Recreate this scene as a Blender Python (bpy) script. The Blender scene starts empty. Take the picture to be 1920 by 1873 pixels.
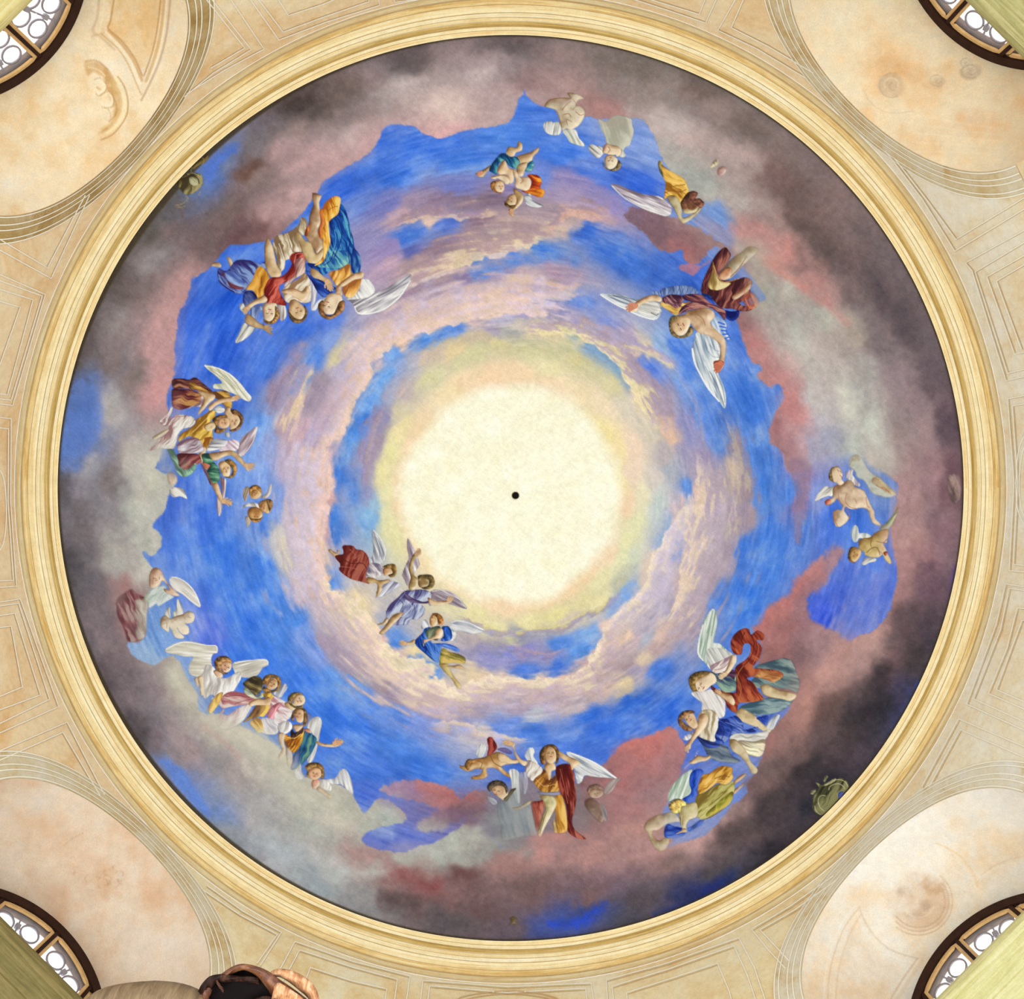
import bpy, bmesh, math, random
import numpy as np
from mathutils import Vector, Matrix

# ---------------------------------------------------------------- camera, sky, light, exposure
SC = bpy.context.scene
COL = SC.collection
F = 1500.0                                    # focal length in pixels of a 1920 x 1873 frame
CZ = 1.6                                      # the camera stands on the floor and looks straight up
cam_d = bpy.data.cameras.new('camera')
cam_d.sensor_fit = 'HORIZONTAL'; cam_d.sensor_width = 36.0; cam_d.lens = F / 1920.0 * 36.0
cam_d.clip_start = 0.05; cam_d.clip_end = 200
cam = bpy.data.objects.new('camera', cam_d); COL.objects.link(cam)
cam.location = (0, 0, CZ); cam.rotation_euler = (math.pi, 0, 0)
SC.camera = cam

world = bpy.data.worlds.new('daylight'); SC.world = world; world.use_nodes = True
bg = world.node_tree.nodes['Background']
bg.inputs['Color'].default_value = (0.92, 0.975, 1.06, 1); bg.inputs['Strength'].default_value = 1.0

# added fill lamp low over the floor, brightening the dome from below
la = bpy.data.lights.new('floor_fill', 'AREA'); la.shape = 'DISK'; la.size = 9.0; la.energy = 620; la.color = (0.88, 0.95, 1.04)
lo = bpy.data.objects.new('floor_fill', la); COL.objects.link(lo); lo.location = (0, 0, 0.9); lo.rotation_euler = (math.pi, 0, 0)

SC.view_settings.view_transform = 'Standard'; SC.view_settings.look = 'None'
SC.view_settings.gamma = 1.0; SC.view_settings.use_curve_mapping = False
SC.view_settings.exposure = 0.22
# ---------------------------------------------------------------- fresco painter (numpy)
# The fresco is painted in plan units (1 unit = 1/1920 of the plan's width) and then carried by the
# vertices of the dome's own plaster surface as a colour attribute.
PW, PH = 1920, 1873
rng = np.random.RandomState(7)


def lattice_noise(nx, ny, seed):
    r = np.random.RandomState(seed)
    return r.rand(ny + 2, nx + 2).astype(np.float32)


def samp(lat, u, v):
    """bilinear (smoothstepped) sample of a wrapped lattice at u (x), v (y)"""
    h, w = lat.shape
    iu = np.floor(u).astype(np.int32); iv = np.floor(v).astype(np.int32)
    fu = (u - iu).astype(np.float32); fv = (v - iv).astype(np.float32)
    fu = fu * fu * (3 - 2 * fu); fv = fv * fv * (3 - 2 * fv)
    iu0 = iu % w; iu1 = (iu + 1) % w; iv0 = iv % h; iv1 = (iv + 1) % h
    a = lat[iv0, iu0] * (1 - fu) + lat[iv0, iu1] * fu
    b = lat[iv1, iu0] * (1 - fu) + lat[iv1, iu1] * fu
    return a * (1 - fv) + b * fv


LATS = [lattice_noise(61, 61, 100 + i) for i in range(8)]


def fbm(x, y, scale, octaves=4, seed=0, gain=0.55):
    """fbm in about -1..1"""
    out = 0; amp = 1.0; tot = 0
    f = 1.0 / scale
    for k in range(octaves):
        out = out + amp * (samp(LATS[(seed + k) % 8], x * f + 17.3 * seed + 5 * k, y * f + 9.1 * seed + 3 * k) * 2 - 1)
        tot += amp; amp *= gain; f *= 2.03
    return out / tot * 1.6


def smooth_poly(pts, n=4, closed=True):
    P = np.asarray(pts, np.float32)
    m = len(P)
    if m < 3: return P
    out = []
    rngi = range(m if closed else m - 1)
    for i in rngi:
        if closed:
            p0, p1, p2, p3 = P[i - 1], P[i], P[(i + 1) % m], P[(i + 2) % m]
        else:
            p0, p1, p2, p3 = P[max(i - 1, 0)], P[i], P[i + 1], P[min(i + 2, m - 1)]
        for k in range(n):
            t = k / n
            out.append(0.5 * ((2 * p1) + (-p0 + p2) * t + (2 * p0 - 5 * p1 + 4 * p2 - p3) * t * t + (-p0 + 3 * p1 - 3 * p2 + p3) * t ** 3))
    if not closed: out.append(P[-1])
    return np.array(out, np.float32)


def poly_sd(P, X, Y, closed=True, inside=True):
    """signed distance (positive inside) from the polygon P at the grids X, Y"""
    d2 = np.full(X.shape, 1e9, np.float32)
    ins = np.zeros(X.shape, bool)
    m = len(P)
    for i in range(m if closed else m - 1):
        ax, ay = P[i]; bx, by = P[(i + 1) % m]
        ex, ey = bx - ax, by - ay
        L = ex * ex + ey * ey
        if L < 1e-9: continue
        wx = X - ax; wy = Y - ay
        t = np.clip((wx * ex + wy * ey) / L, 0, 1)
        dx = wx - ex * t; dy = wy - ey * t
        np.minimum(d2, dx * dx + dy * dy, out=d2)
        if inside:
            c = (ay > Y) != (by > Y)
            if ey != 0:
                ins ^= c & (wx < ex * (Y - ay) / ey)
    d = np.sqrt(d2)
    return np.where(ins, d, -d) if inside else d


def blur(a, r):
    """cheap box blur, two passes, edge padded"""
    r = int(max(1, r))
    for _ in range(2):
        for ax in (0, 1):
            pad = [(0, 0), (0, 0)]; pad[ax] = (r + 1, r)
            c = np.cumsum(np.pad(a, pad, mode='edge'), axis=ax, dtype=np.float64)
            n = a.shape[ax]
            hi = np.take(c, np.arange(2 * r + 1, 2 * r + 1 + n), axis=ax)
            lo = np.take(c, np.arange(0, n), axis=ax)
            a = ((hi - lo) / (2 * r + 1)).astype(np.float32)
    return a


def C3(c): return np.array(c, np.float32) / 255.0


def unpack(s):
    """'x y r g b;...' -> array"""
    return np.array([[float(v) for v in row.split()] for row in s.replace('\n', ';').split(';') if row.strip()], np.float32)


# --- control colours read along the painting: inner sky and the ring of swirling clouds -----------
SKY = unpack("""667 387 110 140 215;720 387 120 125 190;774 387 165 145 170;827 376 140 120 145;880 381 135 115 130;920 376 130 110 130
747 405 195 165 175;814 408 225 195 180;787 427 90 130 215;840 419 90 125 215;907 413 150 125 140;955 421 190 165 160;694 440 150 145 190
760 443 70 120 215;720 472 155 140 190;774 472 100 110 180;827 461 150 125 140;880 453 155 130 140;867 483 170 145 140;920 472 215 185 165
966 448 225 205 170;955 480 65 120 220;907 493 90 135 215;720 499 195 165 185;760 499 180 155 160;800 499 165 140 145;840 504 215 180 160
920 512 100 140 215;800 525 150 130 150;867 525 135 120 160;934 520 150 130 160;774 552 165 140 160;827 547 170 145 160;907 552 215 180 175
960 547 225 185 175;747 587 190 165 180;800 587 215 180 175;867 579 200 180 190;947 573 200 185 195;827 606 230 195 175;894 598 215 190 190
960 592 190 185 210;854 616 90 140 225;934 614 170 160 180;814 632 90 145 225;894 632 200 185 160;960 619 175 175 170;613 614 90 130 225
560 632 70 120 225;667 614 160 160 195;651 640 185 180 190;640 667 215 205 165;667 640 195 185 200;707 622 210 180 180;720 640 225 185 170
760 627 230 195 170;613 648 130 160 225;587 680 90 140 230;541 694 165 145 165;515 734 150 135 160;560 707 100 150 230;640 694 190 180 205
672 702 205 180 195;688 702 235 200 185;734 662 95 150 230;715 707 110 165 235;747 694 160 175 210;768 680 180 180 195;814 667 210 190 170
854 654 225 205 160;600 720 165 150 165;587 747 160 145 165;552 760 235 205 180;654 742 230 185 175;619 760 200 175 185;694 747 100 155 230
734 734 165 170 195;760 734 195 180 180;600 792 190 170 190;640 787 235 205 185;627 814 235 200 190;678 787 70 130 220;712 787 150 145 180
742 774 215 205 175;747 814 235 215 155;704 827 160 145 165;654 827 80 140 225;560 814 200 170 180;533 787 225 195 180;581 827 190 175 205
496 787 120 165 235;507 840 150 165 215;880 667 215 210 165;934 646 215 205 155;920 704 243 200 160;840 739 240 215 170;867 715 240 205 165
787 800 240 205 165;814 707 220 215 170;774 835 245 205 165;734 840 225 220 150
977 433 170 145 150;1003 449 225 205 175;1043 423 210 185 170;1070 396 200 170 165;1110 401 220 175 165;1030 396 170 150 160;1110 433 70 120 220
1030 468 70 125 220;1164 487 70 120 215;1244 513 65 110 205;977 513 200 170 170;1043 511 175 150 170;1003 540 225 185 175;1057 540 205 190 190
966 562 220 180 180;1003 562 110 140 220;1083 562 90 130 220;990 588 165 160 200;1043 588 160 155 195;1083 607 165 160 195;977 607 210 200 185
1030 618 235 215 170;1097 634 235 215 165;1150 607 130 150 215;1177 626 180 165 190;1217 650 220 205 180;1190 663 215 195 180;1217 682 90 130 225
1137 639 170 150 165;1158 668 225 205 165;1185 668 170 150 165;1204 700 170 150 170;1217 735 165 150 175;1083 628 150 175 180;1124 660 130 165 200
1153 687 130 165 195;1057 647 205 200 160;1003 660 210 205 160;1083 674 215 205 155;1137 714 220 210 165;1030 687 225 215 165;977 700 240 200 160
1043 724 240 205 170;1083 735 240 215 175;1124 754 235 210 180;1177 754 220 210 190;1204 754 225 210 180;1137 807 240 220 150;1161 834 245 220 160
1185 834 235 200 180;1217 807 215 205 185;1252 794 225 190 165;1244 762 165 150 170;1284 714 90 140 225;1324 780 80 130 220;1292 802 150 150 195
1284 834 165 160 190;1316 847 160 150 180;1350 820 90 135 215;1382 834 150 140 155;1404 807 80 130 215;1417 847 85 135 220;1244 847 190 180 180
1364 740 85 135 225;1284 674 80 130 225;1244 647 150 180 220
491 880 130 165 235;537 867 195 180 205;577 893 190 175 205;601 872 220 180 185;614 901 235 190 175;609 941 220 170 165;635 893 75 130 220
667 920 100 145 220;689 867 165 150 175;684 920 150 155 195;697 947 155 190 215;518 947 130 160 225;550 933 190 180 205;571 973 195 180 195
593 989 235 205 185;609 989 215 170 170;630 987 85 140 225;692 979 120 170 225;523 1000 210 205 200;539 1032 215 205 190;563 1027 200 185 195
595 1027 235 205 175;603 1067 235 200 170;582 1067 205 185 190;558 1080 195 180 200;497 1054 70 130 230;523 1094 85 140 230;619 1080 95 145 230
590 1107 200 180 190;630 1115 235 205 180;619 1134 225 205 180;670 1134 240 220 175;657 1152 230 215 180;603 1147 200 185 195;683 1168 240 215 180
697 1195 235 185 170;657 1187 215 190 185;617 1187 185 175 190;550 1160 80 140 230;523 1200 85 140 230;577 1200 120 155 230;590 1227 135 165 235
617 1214 170 155 175;643 1235 165 150 170;697 1227 220 180 175;670 1214 190 170 180;737 1227 230 195 180;723 1254 225 195 180;777 1240 215 190 180
790 1235 235 215 165;750 1267 235 215 175;777 1288 235 210 180;710 1280 165 145 150;683 1254 170 150 155;737 1307 155 140 160;790 1307 195 175 180
817 1280 230 205 175;844 1299 220 195 185;870 1315 170 160 185;924 1280 235 205 185;897 1267 225 205 170;937 1240 150 150 200;910 1214 150 145 180
937 1192 210 205 170;897 1200 190 175 175;924 1174 225 215 155;804 1254 80 135 225;737 1200 85 140 225;951 1227 130 140 210;630 1280 90 145 230
670 1294 100 150 230;697 1320 90 140 230;577 1280 70 130 235;750 1334 100 145 230;817 1334 140 150 210;750 947 240 205 160;724 920 225 220 165
745 907 243 210 175;716 880 230 220 155;724 973 220 220 170;777 1000 243 205 150;737 1000 220 215 155;817 1054 243 210 160;857 1094 243 205 160
924 1134 240 205 165;897 1147 225 215 150;844 1128 210 205 165
1164 913 243 225 165;1175 940 240 200 165;1188 887 235 205 190;1207 927 220 215 180;1228 900 215 205 195;1234 953 200 210 205;1196 980 215 220 175
1180 1007 220 220 165;1143 1042 240 205 170;1100 1074 240 200 155;1060 1100 240 195 150;1020 1122 240 200 155;967 1140 240 200 160;1127 1087 220 215 160
1167 1047 215 220 175;1194 1034 190 205 190;1167 1087 195 195 170;1100 1127 215 205 145;1047 1154 220 210 135;993 1167 225 215 150;1127 1127 225 215 155
1073 1162 185 170 165;967 1188 150 155 175;953 1199 205 200 160;1255 887 175 180 190;1247 993 165 185 215;1260 980 215 195 195;1274 967 205 185 190
1247 1020 220 200 190;1228 1052 225 205 185;1220 1079 225 205 190;1247 1060 185 175 200;1260 1087 190 180 205;1207 1114 220 205 205;1194 1132 235 215 195
1167 1154 225 210 205;1140 1167 235 210 190;1127 1180 225 195 190;1180 1106 120 165 230;1154 1135 150 175 220;1284 940 90 140 225;1274 1020 110 150 230
1300 980 235 205 180;1308 940 220 185 170;1295 1020 220 195 180;1287 1047 200 180 180;1314 900 175 160 180;1314 873 165 155 180;1340 927 185 165 175
1367 980 200 190 175;1378 900 200 180 165;1380 953 170 155 170;1399 913 155 135 140;1407 967 170 150 160;1426 940 85 140 225;1434 1020 70 125 220
1319 1020 215 205 190;1340 1007 190 180 190;1367 1026 165 150 165;1394 1033 70 125 220;1327 1047 190 175 180;1354 1060 180 165 175;1300 1068 220 185 165
1314 1087 205 180 165;1287 1100 200 180 180;1327 1100 170 150 160;1260 1127 175 165 180;1300 1122 180 155 155;1274 1154 210 175 165;1234 1140 195 185 205
1207 1167 185 175 190;1180 1194 195 180 190;1207 1194 180 185 200;1247 1180 220 190 175;1287 1167 175 155 165;1234 1207 190 165 165;1154 1202 235 205 180
1127 1220 225 185 170;1167 1220 195 175 180;1140 1239 190 165 165;1106 1239 225 185 175;1180 1247 170 150 155;1127 1260 170 150 155;1207 1234 215 195 170
1194 1260 170 160 185;1100 1260 215 190 170;1087 1287 190 165 165;1047 1276 230 195 180;1020 1276 235 205 180;980 1284 235 215 185;1007 1308 190 160 165
1073 1300 180 160 170;1127 1295 205 180 170;1167 1287 220 200 165;967 1322 180 165 190;1020 1324 190 180 205;1073 1319 200 185 190;993 1338 190 195 205
1060 1207 90 140 225;980 1212 140 140 200;1020 1226 150 145 185;967 1220 170 150 175;1047 1250 70 120 220;980 1255 85 130 225;1087 1220 95 150 230
1100 1188 120 165 230;1234 1255 80 130 225;1180 1314 55 110 215;1100 1340 60 115 220;1340 1127 75 130 225;1394 1100 75 130 225
560 560 60 110 225;440 570 50 105 225;350 640 60 110 225;430 650 60 110 225;500 680 80 130 230;450 720 70 115 220;480 800 100 150 230;700 300 70 120 225
640 360 65 115 225;760 330 70 125 230;800 280 65 120 230;880 300 75 130 230;950 250 85 140 235;980 200 80 130 230;1050 290 70 125 230;1000 330 110 140 220
950 350 150 135 180;1080 340 150 140 190;860 350 120 130 200;1130 330 90 130 225;1200 280 130 160 225;1200 350 60 110 225;1130 380 150 140 195;1060 370 165 150 185
1300 430 120 150 215;1350 400 120 155 215;1350 440 150 150 185;1280 530 60 105 200;1420 640 75 125 225;1400 750 75 130 225;1430 900 80 135 225;1480 930 90 140 225
1500 1000 90 135 220;1490 880 150 140 190;1510 900 155 135 175;1500 960 130 115 165;1560 980 80 125 225;1560 1060 90 120 210;1450 1050 75 130 225;1400 1130 65 125 225
1350 1250 60 115 220;1640 1090 95 120 215;1560 1130 85 115 220;1600 1150 100 125 215;1540 1160 70 100 225;1580 1190 130 135 200;1640 1040 80 125 225;1600 1000 75 125 225
1540 930 130 150 215;1660 920 110 140 205;1250 1330 55 110 220;1150 1360 60 115 225;1050 1400 70 120 225;1000 1370 80 130 225;940 1360 110 145 225
900 1380 205 195 195;780 1350 130 155 225;750 1400 80 135 230;650 1350 60 120 230;700 1440 75 125 225;800 1440 70 125 225;640 1440 80 130 225;570 1350 55 115 230
500 1230 70 130 235;450 1150 60 120 230;420 1050 65 125 230;380 980 70 120 225;350 1020 80 130 230;330 960 75 115 215;400 900 75 125 225;460 870 100 145 230
400 1200 90 120 225;300 1200 120 160 220;290 1235 150 180 215;700 1500 80 115 215;720 1590 90 110 200;800 1540 120 120 180;760 1560 100 120 205;840 1520 125 115 160
880 1520 120 105 140;700 1540 140 160 215;530 480 60 110 225;460 480 70 120 225;1290 500 70 115 215;600 380 60 115 225;1320 620 80 130 225;500 950 75 130 228
500 1130 70 130 230;440 1250 60 120 230;600 1330 70 130 230;1000 1440 65 110 215;1150 1420 70 115 215;1270 1400 90 115 205;1330 1360 75 120 220;870 830 250 246 212
960 800 253 248 218;1050 830 253 248 218;870 930 253 248 218;1090 930 253 248 218;870 1030 252 247 215;960 1060 252 248 215;1050 1030 252 247 215;960 930 253 250 222
960 760 252 246 212;1020 770 252 246 212;900 770 252 246 212;830 830 250 244 205;820 930 251 246 212;830 1000 251 245 208;1120 870 252 246 212;1120 980 251 245 210;1000 1085 250 244 208;920 1080 250 244 206;800 880 249 240 200;1080 790 250 244 205;1080 1040 250 240 200""")

# --- control colours of the great bank of clouds round the rim -------------------------------------
BANK = unpack("""600 200 95 80 75;960 85 105 90 90;760 160 205 185 180;850 200 215 190 180;830 250 215 165 165;700 270 205 165 165;960 120 165 145 145
1000 150 165 130 130;950 190 190 165 165;1100 190 165 125 120;1180 170 150 135 130;1200 120 120 110 100;1250 230 195 180 175;1300 260 200 175 168
1380 290 190 165 160;1330 200 150 130 125;1450 330 120 95 92;1400 240 115 100 95;1500 420 105 85 82;1300 330 175 178 170;1400 380 180 170 165
1420 430 205 140 135;1470 470 210 140 130;1400 480 180 160 155;1480 540 180 180 165;1560 560 185 140 135;1550 600 185 185 170;1600 620 175 160 145
1600 500 110 90 90;1650 550 95 80 85;1680 700 150 130 135;1730 800 165 135 135;1620 700 170 165 160;1590 750 205 205 190;1640 800 200 205 190
1600 850 195 200 185;1530 750 190 185 180;1560 820 170 170 195;1700 900 185 140 140;1750 900 165 125 130;1790 900 110 80 90;1700 1000 190 145 140
1760 1000 150 110 120;1690 1100 165 120 118;1740 1100 110 80 95;1640 1190 195 150 140;1700 1170 95 75 80;1560 1260 200 150 140;1600 1230 190 145 138
1500 1340 185 130 118;1560 1330 110 80 75;1460 1380 165 115 108;1460 1440 120 95 92;1600 1350 60 52 55;1500 1450 50 45 50;1550 1480 40 38 48
1650 1270 60 50 55;1430 1520 65 55 60;1380 1560 85 72 72;1450 1600 45 42 50;1350 1620 85 75 78;1250 1620 150 115 110;1200 1600 190 140 135
1300 1570 200 155 148;1350 1530 175 140 135;1200 1560 195 140 130;1100 1600 190 135 128;1000 1590 195 135 128;950 1620 170 120 115;1000 1660 120 90 88
1100 1680 130 95 92;880 1640 115 70 70;800 1660 140 75 75;760 1640 160 90 88;900 1700 105 80 82;750 1690 95 75 75;950 1735 110 90 100
850 1720 95 85 88;1080 1720 60 75 150;1130 1712 70 80 140;1050 1732 50 75 170;1200 1690 85 75 80;1300 1680 40 50 100;1330 1665 35 50 120;1180 1740 80 75 85;700 1630 190 190 180;640 1640 190 195 190
700 1690 150 148 148;680 1600 190 145 138;720 1620 185 140 135;600 1560 185 188 178;560 1500 195 195 175;640 1520 190 190 170;520 1420 190 190 170
450 1380 195 190 170;430 1440 160 150 148;480 1520 165 165 165;380 1300 200 195 175;330 1290 190 185 165;350 1400 165 145 145;300 1300 150 130 135
420 1560 150 155 160;540 1600 175 185 190;600 1660 150 165 170;330 1420 145 130 130;350 1470 105 135 205;330 1445 105 135 205;385 1510 110 140 205;300 1400 120 105 110;240 1280 120 105 110
260 1200 160 130 130;200 1180 130 115 120;170 1100 110 100 105;150 980 115 105 108;210 960 150 140 145;260 960 200 200 185;250 880 190 185 175
290 900 200 200 180;280 1040 195 195 180;220 1060 180 175 165;235 1130 165 110 110;210 900 130 115 115;160 880 165 160 165;150 800 85 125 210;160 760 85 125 210;140 840 95 130 205
165 740 95 130 205;210 760 180 175 170;200 680 130 115 112;220 600 150 140 138;160 650 105 90 85;260 700 140 120 115;300 650 205 155 155
300 740 210 150 150;310 600 195 150 148;340 540 185 140 138;260 520 115 100 98;230 560 110 95 92;330 420 120 100 100;380 450 125 100 98
290 480 150 140 140;420 400 130 105 100;440 440 110 75 78;480 435 125 85 85;500 400 190 150 148;560 370 200 160 158;480 330 150 125 120;470 310 110 75 60;540 280 185 150 150
600 290 200 160 160;650 250 205 175 172;560 240 160 135 130;430 290 125 135 165;410 310 80 115 200;395 330 85 120 200;500 260 125 115 120;640 170 110 95 90;560 190 75 62 58
700 140 150 130 130;760 110 100 88 88;1060 165 175 140 135;900 140 195 175 175;640 220 150 130 128;1180 200 175 160 155;1120 215 165 120 118;1150 205 175 125 122
1240 290 180 175 170;1260 320 178 182 172;1330 350 180 182 172;1440 410 160 135 130;1360 470 150 120 120;1300 470 150 105 108;1230 430 130 95 105;1200 400 125 95 115
1270 460 175 105 105;1320 490 185 110 105;1380 590 160 110 110;1410 640 190 120 118;1430 680 200 135 132;1450 720 195 130 128;1480 760 205 130 128;1500 800 210 140 138;1455 810 165 110 115
1480 850 180 125 130;1510 840 190 150 155;1450 590 170 160 155;1500 640 185 185 175;1520 700 185 180 172;1440 560 165 165 155;1540 780 180 180 190;1530 850 165 165 195
1420 1170 190 110 108;1460 1140 195 118 112;1490 1110 180 110 108;1520 1070 185 120 118;1560 1040 165 125 140;1480 1180 165 105 105;1520 1130 150 110 125;1450 1210 170 110 108;1500 1220 130 95 100;1540 1200 165 125 130;1430 1250 150 100 100
1180 1400 200 118 112;1220 1390 195 112 108;1160 1450 180 110 110;1200 1450 175 115 115;1120 1460 155 100 105;1240 1440 170 115 118;1180 1520 175 120 120;1130 1520 170 115 115;1080 1520 125 110 115;1060 1480 140 90 95
1230 1490 165 125 130;1280 1540 180 140 135;820 1485 185 110 110;850 1490 185 108 106;790 1475 190 115 115;890 1495 165 100 105;760 1480 150 120 160;870 1525 115 80 95;920 1545 110 90 115;940 1500 130 140 150;960 1540 120 145 155;950 1580 140 155 150
850 1580 180 188 175;890 1560 175 182 168;800 1600 185 192 180;760 1610 185 185 172;870 1610 165 168 158;1010 1540 150 110 110;730 1530 185 192 182;700 1560 185 188 172;690 1500 188 188 170;440 1320 195 190 172;400 1380 185 175 160;560 1460 192 190 172;480 1440 188 182 168
1660 1130 175 130 128;1660 1060 185 135 130;1690 950 190 140 138;1620 1200 200 150 142;1700 1050 175 130 130;1720 1220 70 60 62;1640 1330 45 40 48;1740 1180 80 65 75;1700 1320 55 70 140;1685 1300 70 60 85
1150 100 125 112 105;1300 160 115 100 92;1250 180 150 138 132;1480 360 105 85 82;1550 470 98 82 80;1700 620 95 82 88;1750 720 105 88 95;1780 800 95 75 85;1640 640 130 112 115;1590 560 120 100 100;1500 500 140 105 102;1530 530 190 130 125
1720 760 150 125 130;1690 820 170 145 142;1660 860 190 180 170;330 350 100 95 90;280 430 95 88 80;220 520 90 80 75;150 700 90 80 78;120 900 90 82 85;130 1060 85 78 82;190 1260 90 80 85;260 1370 85 75 78;330 1510 110 120 150""")


def idw(pts, X, Y, power, polar=None, eps=30.0):
    """inverse-distance mix of control colours; polar=(cx, cy, squeeze) stretches them along circles"""
    num = np.zeros(X.shape + (3,), np.float32); den = np.zeros(X.shape, np.float32)
    if polar:
        cx, cy, sq = polar
        R = np.hypot(X - cx, Y - cy); T = np.arctan2(Y - cy, X - cx)
    for x, y, r, g, b in pts:
        if polar:
            pr = np.hypot(x - cx, y - cy); pt = math.atan2(y - cy, x - cx)
            dt = (T - pt + math.pi) % (2 * math.pi) - math.pi
            # unsqueezed near the middle so that the disc of light stays round
            d2 = (R - pr) ** 2 + (np.minimum(R, pr) * dt * sq) ** 2
        else:
            d2 = (X - x) ** 2 + (Y - y) ** 2
        w = 1.0 / (d2 + eps) ** power
        den += w
        num[..., 0] += w * (r / 255); num[..., 1] += w * (g / 255); num[..., 2] += w * (b / 255)
    return num / den[..., None]


def upsample(a, H, W):
    h, w = a.shape[:2]
    ys = np.clip((np.arange(H) + 0.5) * h / H - 0.5, 0, h - 1.001); xs = np.clip((np.arange(W) + 0.5) * w / W - 0.5, 0, w - 1.001)
    y0 = ys.astype(int); x0 = xs.astype(int); fy = (ys - y0).astype(np.float32); fx = (xs - x0).astype(np.float32)
    sh = (slice(None), None) + ((None,) if a.ndim == 3 else ()); sx = (None, slice(None)) + ((None,) if a.ndim == 3 else ())
    r = a[y0] * (1 - fy[sh]) + a[np.minimum(y0 + 1, h - 1)] * fy[sh]
    return r[:, x0] * (1 - fx[sx]) + r[:, np.minimum(x0 + 1, w - 1)] * fx[sx]


YY, XX = np.mgrid[0:PH, 0:PW].astype(np.float32)
XX += 0.5; YY += 0.5
FCX, FCY = 960.0, 926.0                       # middle of the painted light
RR = np.hypot(XX - FCX, YY - FCY); TT = np.arctan2(YY - FCY, XX - FCX)
# long brush marks that run round the dome
lat_s = lattice_noise(96, 260, 5); lat_s2 = lattice_noise(210, 420, 6)
US = (TT / (2 * math.pi) + 0.5)
STREAK = (samp(lat_s[:, :96], US * 96, RR / 5.0) - 0.5) + 0.7 * (samp(lat_s2[:, :210], US * 210 + RR * 0.01, RR / 2.4) - 0.5)
N1 = fbm(XX, YY, 46, 4, 1); N2 = fbm(XX, YY, 46, 4, 2); N3 = fbm(XX, YY, 9, 3, 3)
def ring_fbm(scale, octaves=4, seed=0, gain=.6):
    """noise drawn out along circles, without a seam"""
    out = 0; amp = 1.0; tot = 0; u = US * 63.0; v = RR / scale
    for k_ in range(octaves):
        out = out + amp * (samp(LATS[(seed + k_) % 8], u + 7 * k_, v + 11.7 * k_) * 2 - 1); tot += amp; amp *= gain; u = u * 2; v = v * 2
    return out / tot * 1.6


GRAIN = (rng.rand(PH, PW).astype(np.float32) - 0.5)

# inner sky
q = 3
Xq = XX[q // 2::q, q // 2::q]; Yq = YY[q // 2::q, q // 2::q]
Rq = np.hypot(Xq - FCX, Yq - FCY) + 1e-3
tx = -(Yq - FCY) / Rq; ty = (Xq - FCX) / Rq
amp_t = np.clip((Rq - 190) / 100, 0.15, 1) * 26; amp_r = np.clip((Rq - 190) / 100, 0.15, 1) * 7
n1 = N1[q // 2::q, q // 2::q] * amp_t; n2 = (N2[q // 2::q, q // 2::q] + 1.2 * STREAK[q // 2::q, q // 2::q]) * amp_r
for i_ in range(len(SKY)):                   # the peach ring is only a tint over the pale light
    r_ = math.hypot(SKY[i_, 0] - FCX, SKY[i_, 1] - FCY)
    if r_ < 262: SKY[i_, 2:] = SKY[i_, 2:] * .62 + np.array([250, 240, 200]) * .38
sky = idw(SKY, Xq + tx * n1 + (Xq - FCX) / Rq * n2, Yq + ty * n1 + (Yq - FCY) / Rq * n2, 1.9, (FCX, FCY, 0.55), 12.0)
IMG = upsample(sky, PH, PW)
k = np.clip((RR - 200) / 120, 0, 1)
disc = np.clip((203 + 5 * N1 + 8 * N2 - np.hypot(XX - 957, YY - 928)) / 26 + .5, 0, 1)[..., None]
IMG = IMG * (1 - disc) + disc * (C3((253, 250, 222)) + (fbm(XX, YY, 36, 4, 5) * .012)[..., None] * np.array([.6, 1, 2.2], np.float32))
IMG += (STREAK * (0.055 + 0.05 * np.clip(N1 + .2, 0, 1)) * k)[..., None] * np.array([1.25, 1.0, .62], np.float32)
# radiating brush marks and blotches in the disc of light
IMG += ((fbm(TT * 60, RR / 6, 5, 2, 4) * 0.012 + fbm(XX, YY, 30, 3, 5) * 0.012) * (1 - k))[..., None] * np.array([1, 1, 1.8], np.float32)

# cloud bank
b1 = N1[q // 2::q, q // 2::q] * 26; b2 = N2[q // 2::q, q // 2::q] * 13
bank = upsample(idw(BANK, Xq + tx * b1 + (Xq - FCX) / Rq * b2, Yq + ty * b1 + (Yq - FCY) / Rq * b2, 1.55, (957.0, 915.0, .62), 110.0), PH, PW)
NB = fbm(XX, YY, 34, 5, 6, .65) * .6 + ring_fbm(24, 4, 6, .65) * .6; NB2 = ring_fbm(46, 4, 7)
bank = bank * (1 + NB[..., None] * 0.065 + NB2[..., None] * 0.05) + (N3 * 0.022)[..., None]
bank = bank * .84 + bank.mean(-1, keepdims=True) * .16 + 0.006
bank = bank + NB2[..., None] * np.array([.012, -.003, -.008], np.float32)

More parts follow.
